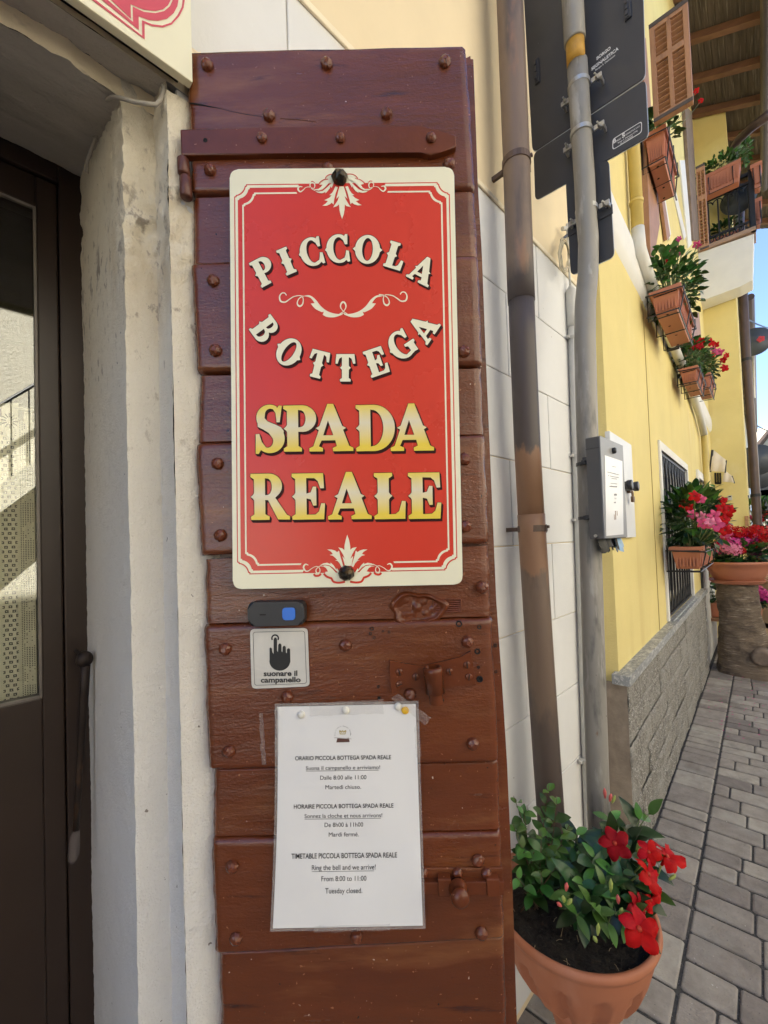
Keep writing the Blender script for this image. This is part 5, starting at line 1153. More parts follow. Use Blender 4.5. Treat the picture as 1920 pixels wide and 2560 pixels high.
# awning cloths and small fittings on the wing wall
m_cloth = mat('awning_canvas', (.68, .58, .42), .9, .05, 8, .3, 90, .001)
def wing_px(px, py, off=.0): return yel_x(px, py, WU - off)
aw = thing('folded_awning', 'cream canvas awning folded on its black arms against the yellow wing wall', 'awning', YF @ Matrix.Translation(wing_px(1800, 1200, .2)))
def cloth(pxs, d0, d1):
    b = MB(); q = [wing_px(*p, d0) for p in pxs]
    def f(u, v):
        a = lerp(q[0], q[1], u); c = lerp(q[3], q[2], u); p = lerp(a, c, v); return p + V((-d1 * math.sin(v * 1.5) - .012 * math.sin(u * 9), 0, 0))
    b.grid(f, 10, 8); return b
obj('canvas', cloth([(1783, 1124), (1816, 1151), (1813, 1182), (1778, 1180)], .35, .12), m_cloth, aw, YF, smooth=True)
obj('canvas', cloth([(1812, 1176), (1830, 1190), (1836, 1208), (1806, 1205)], .2, .08), m_cloth, aw, YF, smooth=True)
b = MB()
for px in (1788, 1794, 1800): b.tube([wing_px(px, 1182, .2), wing_px(px + 1, 1209, .15)], .012, 5)
b.tube([wing_px(1781, 1125, .4), wing_px(1775, 1180, .4)], .014, 6); b.tube([wing_px(1788, 1208, .15), wing_px(1802, 1208, .15)], .018, 6); b.tube([wing_px(1816, 1151, .38), wing_px(1813, 1182, .42)], .008, 5); b.tube([wing_px(1830, 1190, .22), wing_px(1836, 1208, .26)], .008, 5)
obj('arm', b, m_black_iron, aw, YF)
bb = thing('door_buzzer', 'small white buzzer box on the yellow wing wall below the awning', 'buzzer', YF @ Matrix.Translation(wing_px(1825, 1245)))
q = wing_px(1825, 1245); b = MB(); b.box(q + V((-.02, 0, 0)), (.04, .045, .065), None, .005); obj('case', b, mat('buzzer_grey', (.5, .5, .46), .5), bb, YF)
b = MB(); b.box(q + V((-.043, 0, .017)), (.008, .026, .016), None, .002); obj('button', b, m_black_iron, bb, YF)
tp = thing('tile_plaque', 'narrow brown upright number plaque near the edge of the yellow wing wall', 'plaque', YF @ Matrix.Translation(wing_px(1868, 1304)))
q = wing_px(1867, 1303); b = MB(); b.box(q + V((-.015, 0, 0)), (.03, .04, .14), None, .004); obj('plate', b, mat('plaque_brown', (.38, .20, .10), .6, .2, 30), tp, YF)

# dark downpipe at the corner of the wing
dp = thing('downpipe', 'tall dark brown rain downpipe at the far corner of the yellow wing', 'pipe', YF @ Matrix.Translation((8.0, -.02, 0)))
m_dpipe = mat('dark_downpipe', (.085, .055, .048), .4, .1, 8, metal=.2)
DU = 7.5; pd = [yel_x(px, py, DU) for px, py in ((1849, 560), (1856, 700), (1866, 900), (1884, 1150), (1897, 1372))]
b = MB(); b.tube([pd[0] + V((.3, -.02, .45)), pd[0]] + pd[1:] + [V((DU, pd[-1].y, .25))], .05, 14); obj('tube', b, m_dpipe, dp, YF, smooth=True)
b = MB(); 
for p in (pd[2], lerp(pd[3], pd[4], .4)): b.lathe([(.051, -.02), (.057, -.02), (.057, .02), (.051, .02)], p, 14); b.box(p + V((.1, .08, 0)), (.25, .02, .02))
obj('bracket', b, m_black_iron, dp, YF)
# the branch pipe that crosses under the eaves
b = MB(); b.tube([yel_x(1925, 285, 6.6), yel_x(1880, 318, 6.75), yel_x(1848, 348, 6.9), yel_x(1834, 372, 6.95), yel_x(1830, 400, 7.0), yel_x(1832, 470, 7.0)], .05, 12); obj('swan_neck', b, m_dpipe, dp, YF, smooth=True)
# satellite dishes
def dish(px, py, u, r, label, squash=1.0):
    q = yel_x(px, py, u); t = thing('satellite_dish', label, 'satellite dish', YF @ Matrix.Translation(q)); b = MB()
    b.lathe([(r * 1.0, -.01), (r * .99, .0), (r * .7, .06 * r / .3), (r * .3, .10 * r / .3), (.0, .11 * r / .3)], q, 26, 'x'); obj('reflector', b, mat('dish_grey', (.075, .085, .10), .5, .08, 6), t, YF, smooth=True)
    b = MB(); b.tube([q + V((.02, 0, -.02)), q + V((.12, .02, -.06)), q + V((.12, .04, -.9))], .014, 8); b.box(q + V((.06, 0, -.03)), (.10, .07, .09), None, .01); obj('mount', b, m_clamp, t, YF)
    return t
dish(1846, 499, 7.22, .19, 'big dark satellite dish seen from behind above the balcony rail')
dish(1886, 855, 9.3, .23, 'round dark satellite dish with red print behind the dark downpipe')
q = yel_x(1892, 852, 9.27); 
b = MB(); 
for k in range(5): b.sphere(q + V((-.035, -.05 + .03 * math.cos(k * 1.26), .03 * math.sin(k * 1.26))), .024, 8, 5, (.3, 1, 1))
obj('red_print', b, mat('dish_red', (.55, .04, .05), .5), bpy.data.objects['satellite_dish.001'], YF)
dish(1893, 1150, 11, .30, 'upper grey satellite dish of the pair lower down the street'); dish(1893, 1186, 11, .29, 'lower grey satellite dish of the pair down the street')

# ================================================================ houses further down the street, the wires, the mountains
fh = thing('far_house', 'pale house with dark timber eaves and a metal balcony at the end of the street', 'house', Matrix.Translation((26, 1.0, 0)))
def dpt(px, py, t): return depth(px, py, t)
TF = 30.0
m_pale = mat('pale_far_wall', (.70, .64, .50), .9, .05, 2)
FXX = 24.0
def fx(px, py, x=FXX): return on_x(px, py, x)
a, c = fx(1884, 1120), fx(1984, 1330)
b = MB(); b.b2((FXX, c.y - 3, 0), (FXX + 8, a.y, a.z + .8)); obj('wall', b, m_pale, fh)
b = MB(); e = [fx(1890, 1122), fx(1925, 1080), fx(1960, 1050), fx(1960, 1058), fx(1925, 1090), fx(1888, 1136)]; b.prism([V((FXX - .9, p.y, p.z)) for p in e], (9, 0, 0)); obj('roof', b, mat('far_roof', (.075, .05, .04), .8, .2, 3), fh)
b = MB(); q0, q1 = fx(1890, 1180, FXX - .7), fx(1930, 1150, FXX - .7); b.b2((FXX - .8, q1.y - 1, q0.z - .06), (FXX, q0.y, q0.z + .02)); 
for k in range(14): y = lerp(q0.y, q1.y - 1, k / 13); b.tube([(FXX - .75, y, q0.z), (FXX - .75, y, q0.z + .75)], .018, 5)
b.b2((FXX - .78, q1.y - 1, q0.z + .72), (FXX - .72, q0.y, q0.z + .78)); obj('balcony', b, mat('far_rail', (.35, .36, .38), .5), fh)
for px, py in ((1912, 1222), (1917, 1260)):
    q = fx(px, py, FXX - .02); b = MB(); b.b2((FXX - .05, q.y - .35, q.z - .7), (FXX - .01, q.y + .35, q.z + .7)); w = obj('window', b, mat('far_window_frame', (.62, .60, .55), .6), fh); b = MB(); b.b2((FXX - .07, q.y - .25, q.z - .6), (FXX - .055, q.y + .25, q.z + .6)); obj('pane', b, MATS['window_dark_glass'], w)
# another eave beyond the wing, with its own gutter
fe = thing('next_house', 'next house along the street, a strip of wall and boarded eaves behind the yellow wing', 'house', YF @ Matrix.Translation((9.6, .5, 0)))
b = MB(); b.b2((9.3, .22, 0), (22, 4, 5.2)); obj('wall', b, mat('next_wall', (.66, .58, .40), .9, .06, 2), fe, YF)
b = MB(); e0, e1 = yel_x(1850, 740, 8.0), yel_x(1905, 735, 8.0)
zq = yel_x(1895, 735, 9.3).z
pts_ = [V((9.2, .7, zq + .35)), V((22, .7, zq + .35)), V((22, .0, zq - .05)), V((9.2, .0, zq - .05))]; b.prism(pts_, (0, 0, .06)); 
for k in range(14): u = 9.3 + k * .8; b.prism([V((u, .6, zq + .28)), V((u + .1, .6, zq + .28)), V((u + .1, .02, zq - .06)), V((u, .02, zq - .06))], (0, 0, -.09))
obj('roof', b, m_boards, fe, YF)
b = MB(); b.tube([V((9.2, -.05, zq - .05)), V((22, -.05, zq - .05))], .055, 10); obj('gutter', b, m_dpipe, fe, YF)
for px0, py0, t0, px1, py1, t1, lab in ((1868, 798, 7, 1990, 770, 12, 'upper cable crossing the sky strip beside the dark downpipe'), (1880, 1057, 8, 1990, 1042, 14, 'lower cable crossing the sky in front of the mountains')):
    A, Bq = depth(px0, py0, t0), depth(px1, py1, t1); b = MB(); b.tube([lerp(A, Bq, k / 8) - V((0, 0, .35 * math.sin(math.pi * k / 8))) for k in range(9)], .012, 6)
    single('overhead_cable', lab, 'cable', b, m_black_iron, group='cables across the street')
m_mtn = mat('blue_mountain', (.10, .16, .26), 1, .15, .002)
b = MB(); R_ = 3600
def mtn(u, v):
    ang = rad(-35 + 80 * u); d = R_ + 1500 * v; h = (1 - abs(2 * v - 1) ** 1.3) * (740 + 260 * nz((ang * 9, 3, 0), 1) + 150 * nz((ang * 30, 7, v * 3), 1) + 60 * nz((ang * 90, 1, v * 9), 1))
    return V((math.cos(ang) * d, math.sin(ang) * d, h - 40))
b.grid(mtn, 160, 16); structure('mountains', b, m_mtn)

# ================================================================ the sunlit house across the street (seen in the door glass and in the gloss paint)
oh = thing('opposite_house', 'sunlit roughcast house across the street, reflected in the door glass with an added stair railing', 'house', Matrix.Translation((0, -3.3, 0)))
m_rough = mat('roughcast', (.82, .775, .66), .9, .12, 40, 1.0, 34, .02, bump2=(.8, 90, (1, 1, 1)))
b = MB(); b.b2((-1.3, -9, .9), (15, -3.3, 5.6)); obj('wall', b, m_rough, oh)
b = MB(); z = 0
for j in range(6):
    u = -16 - .2 * (j % 2)
    while u < 15:
        l = rnd.uniform(.35, .7); b.b2((u, -3.4, j * .15 + .004), (min(15, u + l) - .012, -3.28 + rnd.uniform(-.006, .006), j * .15 + .142), .008) if -2 < u < 2.5 else None; u += l
b.b2((-1.3, -3.42, 0), (15, -3.305, .9)); obj('stone_base', b, mat('base_stone', (.42, .39, .33), .85, .3, 12, .6, 60, .004), oh)
b = MB(); b.b2((-1.35, -9.2, 5.6), (15, -2.95, 5.72)); obj('roof', b, MATS['roof_boards'], oh)
# added stair railing, its dark bars stand in for shadows in the glass
b = MB(); s0, s1 = V((-.5, -3.12, 2.05)), V((1.6, -3.12, 4.15)); b.tube([s0, s1], .016, 8)
for k in range(17): p = lerp(s0, s1, k / 16); b.tube([p, p - V((0, 0, .75))], .007, 6)
obj('shadow_railing', b, m_black_iron, oh)
b = MB(); b.prism([V((-.55, -3.3, 1.25)), V((1.6, -3.3, 3.4)), V((1.6, -3.3, 3.15)), V((-.55, -3.3, 1.0))], (0, .3, 0)); obj('added_stair', b, m_rough, oh)  # added slab, its diagonal stands in for a shadow edge on the wall

barn = thing('added_barn', 'added unseen dark barn across the street, darkening the reflection in the brown shutter', 'barn', Matrix.Translation((-4, -3.5, 0)))  # added barn out of view, keeps the shutter's gloss reflection dark
b = MB(); x = -5.4; rb = random.Random(2)
while x < -1.4: b.b2((x, -9, 0), (min(-1.4, x + .2) - .006, -3.5 + rb.uniform(-.01, .01), 6.8)); x += .2
obj('timber_wall', b, mat('added_barn_wood', (.10, .068, .045), .8, .3, 4, .5, 40, .003, stretch=(3, 3, .3)), barn)
b = MB(); b.b2((-5.6, -9.2, 6.8), (-1.36, -3.2, 6.92)); obj('roof', b, MATS['roof_boards'], barn)
gw = thing('added_pale_wall', 'added unseen pale wall across the street, giving the brown shutter its golden reflection', 'wall', Matrix.Translation((-14, -3.6, 0)))  # added wall out of view, shapes the bright reflection on the shutter's left
b = MB(); b.b2((-30, -3.9, 0), (-5.4, -3.6, 2.5)); obj('masonry', b, m_rough, gw); b = MB(); b.b2((-30, -3.95, 2.5), (-5.4, -3.55, 2.57), .01); obj('coping', b, m_gran, gw)
# ================================================================ plants and pots
m_terra = mat('terracotta', (.42, .150, .072), .62, .06, 5, .15, 200, .0005, patch=[((.52, .25, .16), 5, .56, .80, (1, 1, .5)), ((.30, .105, .055), 9, .60, .78, (1, 1, .4))], specks=((.58, .42, .33), 120, .77))
m_terra2 = mat('plastic_terracotta', (.46, .17, .095), .5, .05, 5, .08, 120, .0005)
m_soil = mat('dark_soil', (.022, .017, .013), .95, .4, 60, 1.0, 120, .006, specks=((.10, .075, .05), 130, .74))
m_leaf = mat('dark_glossy_leaf', (.020, .058, .014), .30, .15, 30, .12, 200, .0005, spec=.45, island=.45)
m_leaf_bright = mat('bright_leaf', (.062, .150, .022), .38, .15, 30, .1, 200, .0005, spec=.45, island=.4)
m_leaf_mid = mat('mid_leaf', (.038, .105, .020), .34, .15, 30, .1, 200, .0005, spec=.5, island=.45)
m_stem = mat('green_stem', (.10, .14, .04), .6, .2, 40)
m_stem_br = mat('brown_stem', (.10, .055, .03), .7, .2, 40)
m_fl_red = mat('red_petal', (.40, .002, .004), .6, .2, 60, .3, 160, .0008, island=.05, spec=.15)
m_fl_deep = mat('crimson_petal', (.27, .002, .007), .55, .14, 60, .3, 160, .0008, spec=.15)
m_fl_pink = mat('pink_petal', (.55, .045, .15), .55, .12, 60, .1, 160, .0005)
m_fl_mag = mat('magenta_petal', (.46, .015, .17), .55, .12, 60)
m_fl_lpink = mat('light_pink_petal', (.62, .16, .27), .55, .12, 60)
m_bud = mat('bud_red', (.55, .10, .09), .5, .2, 60); m_budg = mat('bud_green', (.30, .36, .08), .5, .2, 60); m_core = mat('flower_throat', (.42, .035, .012), .6, .1)
rl = random.Random(21)
def leaf(b, p, d, n, L, W, bend=.25, fold=.3, seg=6, tip=1.0):
    d = d.normalized(); n = (n - d * n.dot(d)); n = n.normalized() if n.length > 1e-4 else V((0, 0, 1)); s_ = d.cross(n); vs = []
    tw = rl.uniform(-.35, .35)
    for i in range(seg + 1):
        t = i / seg; c = p + d * (L * t * (1 - bend * .25 * t)) - n * (bend * L * t * t * .6); hw = W * .5 * (math.sin(math.pi * min(1, t ** .82)) ** .8 if 0 < t < 1 else 0.02); ss = s_ * math.cos(tw * t) + n * math.sin(tw * t)
        w = .06 * hw * math.sin(t * 11 + tw * 9)
        vs.append((b.b.verts.new(c - ss * hw + n * (hw * fold + w)), b.b.verts.new(c), b.b.verts.new(c + ss * hw + n * (hw * fold - w))))
    for i in range(seg):
        a, c = vs[i], vs[i + 1]; b.b.faces.new([a[0], a[1], c[1], c[0]]); b.b.faces.new([a[1], a[2], c[2], c[1]])
def trumpet(b, c, n, size, petals=5, open_=1.0, seed=0):
    """five overlapping twisted petals around a short throat"""
    r = random.Random(seed); n = n.normalized(); u = n.orthogonal().normalized(); w = n.cross(u); a0 = r.uniform(0, 6)
    ring0 = []; R0_ = size * .10
    base = c - n * size * .45
    K = 10
    bot = [b.b.verts.new(base + (u * math.cos(6.283 * k / K) + w * math.sin(6.283 * k / K)) * size * .045) for k in range(K)]
    topv = [b.b.verts.new(c + (u * math.cos(6.283 * k / K) + w * math.sin(6.283 * k / K)) * R0_) for k in range(K)]
    for k in range(K): b.b.faces.new([bot[k], bot[(k + 1) % K], topv[(k + 1) % K], topv[k]])
    for q in range(petals):
        a = a0 + 6.283 * q / petals + r.uniform(-.1, .1); L = size * .52 * r.uniform(.9, 1.1); cu = r.uniform(-.1, .45) * open_
        rows = []
        for i in range(6):
            t = i / 5; rr = R0_ * .8 + L * t; hw = size * (.07 + .215 * math.sin(math.pi * min(1, t * .70 + .06)) ** 1.1 * (1 if t < .98 else .60)); row = []
            for j in range(5):
                s = j / 2 - 1; ang = a + s * hw / max(rr, 1e-4) * .85 + .34 * t
                zz = size * (.10 * math.sin(t * 2.2) - cu * .30 * t * t + .10 * s * t + .05 * math.sin(s * 4 + t * 6 + q * 2.1) * t - .08 * t * t * (q % 2))
                rj = rr * (1 - .10 * s * s * t)
                row.append(b.b.verts.new(c + (u * math.cos(ang) + w * math.sin(ang)) * rj + n * zz))
            rows.append(row)
        for i in range(5):
            for j in range(4): b.b.faces.new([rows[i][j], rows[i][j + 1], rows[i + 1][j + 1], rows[i + 1][j]])
def umbel(b, c, r, n=26, seed=0, fs=.32):
    rr = random.Random(seed)
    for k in range(n):
        z = 1 - 1.5 * (k + .5) / n; a = k * 2.39996; q = math.sqrt(max(0, 1 - z * z)); d = V((q * math.cos(a), q * math.sin(a), z)); p = c + V((d.x, d.y, d.z * .75)) * r * rr.uniform(.85, 1.05)
        u = d.orthogonal().normalized(); w = d.cross(u); a1 = rr.uniform(0, 6)
        for f in range(5):
            ang = a1 + 1.2566 * f; e = u * math.cos(ang) + w * math.sin(ang); e2 = u * math.cos(ang + 1.0) + w * math.sin(ang + 1.0); e0 = u * math.cos(ang - .0) + w * math.sin(ang - .0)
            s = r * fs; mid_ = (e + e2).normalized()
            b.face([p, p + e * s * .75 + d * s * .1, p + mid_ * s * 1.15 + d * s * .15, p + e2 * s * .75 + d * s * .1])
def stem_with_leaves(stems, leaves, base, tip, n, L, W, sag=.0, r0=.0022, bright_tip=None, start=.25):
    side = (tip - base); mid_ = lerp(base, tip, .5) + V((rl.uniform(-.02, .02), rl.uniform(-.02, .02), sag)); pts = []
    for i in range(8):
        t = i / 7; pts.append(base * (1 - t) ** 2 + mid_ * 2 * t * (1 - t) + tip * t * t)
    stems.tube(pts, r0, 5, rs=[r0 * (1 - .6 * i / 7) for i in range(8)])
    a = rl.uniform(0, 6)
    for k in range(n):
        t = start + (1 - start) * (k + .5) / n; i = min(6, int(t * 7)); p = lerp(pts[i], pts[i + 1], t * 7 - i); ax = (pts[i + 1] - pts[i]).normalized(); u = ax.orthogonal().normalized(); w = ax.cross(u); a += 1.57 + rl.uniform(-.4, .4)
        for s in (0, math.pi):
            e = u * math.cos(a + s) + w * math.sin(a + s); d = (e + ax * rl.uniform(.25, .8) + V((0, 0, rl.uniform(-.1, .35)))).normalized(); k_ = rl.uniform(.7, 1.1) * (1 - .45 * max(0, t - .7) / .3)
            tgt = bright_tip if (bright_tip and t > .82) else leaves
            leaf(tgt, p, d, V((0, 0, 1)) + e * .2 - CF * .35, L * k_, W * k_, rl.uniform(.1, .6), rl.uniform(.1, .4))
    return pts

# ---- the big fluted urn
UCX, UCY, UZ, UR = .979, .423, .52, .176
urn = thing('urn_planter', 'large fluted terracotta pedestal urn with red flowers standing behind the open shutter', 'planter', Matrix.Translation((UCX, UCY, 0)))
def flute(a, h):
    t = max(0, min(1, (h - .328) / .15)); w = math.cos(a * 13) - (2 * abs(t - .42)) ** 2 * 1.1; return 1 - .105 * max(0, min(1, w * 2.2)) ** .7
prof = [(.02, .315), (.06, .322), (.095, .340), (.121, .368), (.140, .400), (.153, .435), (.162, .468), (.166, .492), (.168, .503), (.175, .506), (.1775, .513), (.1765, .521), (.172, .524), (.166, .523), (.1635, .516), (.160, .49)]
b = MB(); fine = []
for (r0_, h0), (r1_, h1) in zip(prof[:-1], prof[1:]):
    for k in range(6 if h0 < .44 else 1): fine.append((lerp(r0_, r1_, k / (6 if h0 < .44 else 1)), lerp(h0, h1, k / (6 if h0 < .44 else 1))))
b.lathe(fine + [prof[-1]], (UCX, UCY, 0), 112, 'z', flute); obj('bowl', b, m_terra, urn, smooth=True)
b = MB(); b.lathe([(.10, .0), (.118, .004), (.118, .03), (.108, .036), (.085, .045), (.058, .07), (.044, .10), (.040, .15), (.044, .24), (.058, .29), (.066, .308), (.055, .322)], (UCX, UCY, 0), 48, 'z', lambda a, h: 1 + (.02 * math.cos(a * 14) if .05 < h < .16 else 0)); obj('pedestal', b, m_terra, urn, smooth=True)
b = MB()
def soil_pt(u, v):
    a = u * 6.2832; r = .162 * v; p = V((UCX + r * math.cos(a), UCY + r * math.sin(a), 0)); p.z = .494 + .010 * (1 - v) + nz(p, 35, 2) * .007 + nz(p, 110, 6) * .004; return p
b.grid(soil_pt, 72, 34)
for k in range(420):
    a, r = rl.uniform(0, 6.28), .158 * math.sqrt(rl.random()); p = soil_pt(a / 6.2832, r / .162); b.sphere(p, rl.uniform(.001, .0038), 5, 4, (1.3, 1, .8))
obj('soil', b, m_soil, urn, smooth=False)
b = MB()
for k in range(46):
    a, r = rl.uniform(0, 6.28), .15 * math.sqrt(rl.random()); p = soil_pt(a / 6.2832, r / .162) + V((0, 0, .003)); d = V((rl.uniform(-1, 1), rl.uniform(-1, 1), rl.uniform(0, .5))).normalized(); b.tube([p, p + d * .006 + V((0, 0, .002)), p + d * rl.uniform(.008, .02)], .0006, 4)
obj('straw_bits', b, mat('straw', (.32, .24, .14), .8, .3, 50), urn)
sc_ = thing('pot_saucer', 'flat terracotta pot saucer on the paving beside the foot of the urn', 'saucer', Matrix.Translation((.80, .50, 0)))
b = MB(); b.lathe([(.0, .004), (.095, .004), (.105, .008), (.115, .034), (.119, .036), (.121, .032), (.110, .004), (.10, .0)], (.80, .50, .002), 40); obj('dish', b, m_terra, sc_, smooth=True)

# ---- red flowering climber in the urn
mv = thing('red_mandevilla', 'red trumpet flowered mandevilla with dark glossy leaves growing in the urn', 'plant', Matrix.Translation(on_z(1500, 2290, .5)))
st_b, lv_b, tip_b = MB(), MB(), MB(); lv_b.keep = tip_b.keep = True
T0 = .955
tips = [(1520, 2030, .06, 5), (1606, 2030, .08, 5), (1636, 2018, .09, 5), (1440, 2078, .03, 5), (1566, 2075, .10, 5), (1655, 2150, .05, 5), (1640, 2230, -.02, 5), (1418, 2240, -.09, 5),
        (1488, 2140, -.02, 6), (1560, 2180, -.04, 6), (1400, 2185, -.02, 5), (1540, 2290, -.13, 5), (1480, 2270, -.11, 6), (1600, 2120, .03, 6), (1460, 2200, -.05, 6), (1600, 2210, -.04, 5), (1512, 2215, -.08, 6), (1470, 2120, .02, 5), (1560, 2245, -.09, 5), (1418, 2145, .02, 4), (1440, 2290, -.11, 5), (1515, 2320, -.13, 5), (1575, 2310, -.11, 4), (1550, 2130, .0, 5)]
for (px, py, dt, n) in tips:
    b0 = on_z(1490 + rl.uniform(-40, 55), 2270 + rl.uniform(-35, 45), .50); stem_with_leaves(st_b, lv_b, b0, depth(px, py, T0 + dt), n, .080, .034, .03, bright_tip=tip_b, start=.12)
obj('stems', st_b, m_stem, mv, smooth=True); obj('foliage', lv_b, m_leaf, mv, smooth=True); obj('young_leaves', tip_b, m_leaf_bright, mv, smooth=True)
TOCAM = lambda p: (CAM - p).normalized()
for i, (px, py, dt, sz, m, off) in enumerate([(1537, 2108, -.03, .066, m_fl_deep, (-.3, 0, .35)), (1668, 2140, -.01, .070, m_fl_red, (.9, -.2, .3)), (1622, 2185, -.06, .062, m_fl_red, (.7, -.7, .1)), (1636, 2218, -.05, .052, m_fl_red, (.9, -.5, -.2)), (1598, 2322, -.15, .076, m_fl_red, (.25, -.2, .2)), (1592, 2268, -.10, .056, m_fl_deep, (.5, -.5, -.3)), (1622, 2130, -.03, .050, m_fl_red, (-.3, -.3, .6)), (1628, 2250, -.07, .046, m_fl_red, (.6, -.6, -.6))]):
    c = depth(px, py, T0 + dt); n = (TOCAM(c) + V(off)).normalized(); b = MB(); b.keep = True; trumpet(b, c, n, sz * .88, seed=i + 3, open_=1.0 if i else .1); o = obj('flower', b, m, mv, smooth=True)
    b = MB(); b.sphere(c - n * sz * .02, sz * .075, 8, 6); obj('throat', b, m_core, o, smooth=True)
    b = MB(); c2 = c - n * sz * .42; b.tube([c2, c2 - n * .02 - V((0, 0, .01)), lerp(c2, on_z(1510, 2270, .5), .55)], .002, 6); obj('flower_stalk', b, m_budg, o, smooth=True)
for (px, py, dt, dx, dy, m) in [(1513, 1996, .05, -2, -26, m_bud), (1524, 2004, .05, 4, -20, m_bud), (1530, 2008, .05, 8, -20, m_budg), (1415, 2228, -.11, 2, -22, m_bud), (1404, 2266, -.11, -12, -10, m_bud), (1418, 2262, -.11, 12, -16, m_budg), (1410, 2256, -.11, -2, -18, m_budg), (1527, 2230, -.11, 0, -34, m_budg), (1546, 2260, -.12, -2, -24, m_bud), (1550, 2285, -.12, 6, -16, m_budg), (1494, 2338, -.15, 2, -30, m_budg), (1492, 2356, -.15, -8, -16, m_budg), (1590, 2130, .0, 10, -28, m_budg), (1598, 2150, -.02, 10, -24, m_bud), (1672, 2200, -.02, 18, -14, m_budg)]:
    a = depth(px, py, T0 + dt); c = depth(px + dx, py + dy, T0 + dt); b = MB(); b.tube([a, lerp(a, c, .3), lerp(a, c, .65), c], .004, 7, rs=[.0014, .0034, .0040, .0008]); obj('bud', b, m, mv, smooth=True)

# ---- smaller glossy shrub on the left of the urn
js = thing('jasmine_shrub', 'young small leaved jasmine shrub with thin twigs in the left half of the urn', 'plant', Matrix.Translation(on_z(1340, 2290, .5)))
st_b, lv_b, tip_b = MB(), MB(), MB(); lv_b.keep = tip_b.keep = True
for (px, py, dt, n) in [(1284, 1990, .06, 7), (1308, 2020, .05, 7), (1372, 1962, .08, 8), (1392, 1990, .08, 7), (1424, 2060, .07, 6), (1352, 2075, .03, 6), (1300, 2110, .0, 6), (1404, 2110, .04, 6), (1290, 2190, -.03, 5), (1388, 2170, .0, 5), (1352, 2180, -.03, 5), (1436, 2090, .06, 5), (1384, 2045, .08, 7), (1282, 2060, .04, 6), (1335, 2130, .01, 6), (1410, 2150, .03, 5), (1366, 2130, .02, 5)]:
    b0 = on_z(1335 + rl.uniform(-35, 40), 2255 + rl.uniform(-35, 30), .50); stem_with_leaves(st_b, lv_b, b0, depth(px, py, .93 + dt), max(3, n - 2), .046, .025, .02, .0016, tip_b, .2)
obj('stems', st_b, m_stem_br, js, smooth=True); obj('foliage', lv_b, m_leaf_mid, js, smooth=True); obj('young_leaves', tip_b, m_leaf_bright, js, smooth=True)

# ---- window troughs of the yellow house
def trough(label, u0, u1, y0, y1, z0, z1, group='terracotta troughs on the yellow house', bracket=True, holes=True):
    t = thing('flower_trough', label, 'planter', YF @ Matrix.Translation(((u0 + u1) / 2, (y0 + y1) / 2, z0)), group)
    b = MB(); tx = (u1 - u0) * .05 + .01; ty = (y1 - y0) * .14; h = z1 - z0; rimh = h * .16
    def ring(i, z, k): return [V((u0 + tx * k + i, y0 + ty * k + i, z)), V((u1 - tx * k - i, y0 + ty * k + i, z)), V((u1 - tx * k - i, y1 - ty * k - i, z)), V((u0 + tx * k + i, y1 - ty * k - i, z))]
    rs_ = [ring(.004, z0, 1), ring(0, z0 + .006, 1), ring(.006, z1 - rimh, .12), ring(-.004, z1 - rimh, .0), ring(-.004, z1, 0), ring(.010, z1, 0), ring(.012, z1 - .025, .1)]
    vs = [[b.b.verts.new(p) for p in r] for r in rs_]
    for a in range(len(vs) - 1):
        for k in range(4): b.b.faces.new([vs[a][k], vs[a][(k + 1) % 4], vs[a + 1][(k + 1) % 4], vs[a + 1][k]])
    b.b.faces.new(vs[0][::-1]); b.b.faces.new(vs[-1])
    for k in range(7):
        y = lerp(y0 + ty, y1 - ty, (k + .5) / 7); b.b2((u0 + tx * .6 - .003, y - .003, z0 + h * .12), (u0 + tx * .6 + .01, y + .003, z1 - rimh - .008))
    n = max(6, int((u1 - u0) / .035))
    for k in range(n):
        u = lerp(u0 + tx, u1 - tx, (k + .5) / n); b.b2((u - .005, y0 + ty * .55 - .003, z0 + h * .12), (u + .005, y0 + ty * .55 + .012, z1 - rimh - .008))
    obj('pot', b, m_terra2, t, YF)
    b = MB(); b.b2((u0 + .012, y0 + .016, z1 - .03), (u1 - .012, y1 - .016, z1 - .018)); obj('soil', b, m_soil, t, YF)
    if bracket:
        b = MB()
        for u in (u0 + .05, (u0 + u1) / 2, u1 - .05):
            b.tube([V((u, y1 + .02, z1 + .01)), V((u, y1 + .02, z0 - .012)), V((u, y0 + ty - .008, z0 - .012)), V((u, y0 - .012, z1 - rimh - .01)), V((u, y0 - .012, z1 + .01))], .0042, 5)
        b.tube([V((u0 - .012, y1 + .02, z1 - rimh)), V((u0 - .012, y0 - .012, z1 - rimh - .01)), V((u1 + .012, y0 - .012, z1 - rimh - .01)), V((u1 + .012, y1 + .02, z1 - rimh))], .0042, 5)
        b.tube([V((u0 - .004, y1 + .02, z0 - .012)), V((u0 - .004, y0 + ty - .008, z0 - .012)), V((u1, y0 + ty - .008, z0 - .012))], .0042, 5)
        obj('wire_bracket', b, m_black_iron, t, YF)
    if holes:
        b = MB()
        for k in range(4): b.lathe([(.007, -.0008), (.005, -.0012), (0, -.0012)], V((lerp(u0 + .06, u1 - .06, k / 3), (y0 + y1) / 2 + .012 * (k % 2), z0)), 8)
        obj('drain_hole', b, m_dark, t, YF)
    return t
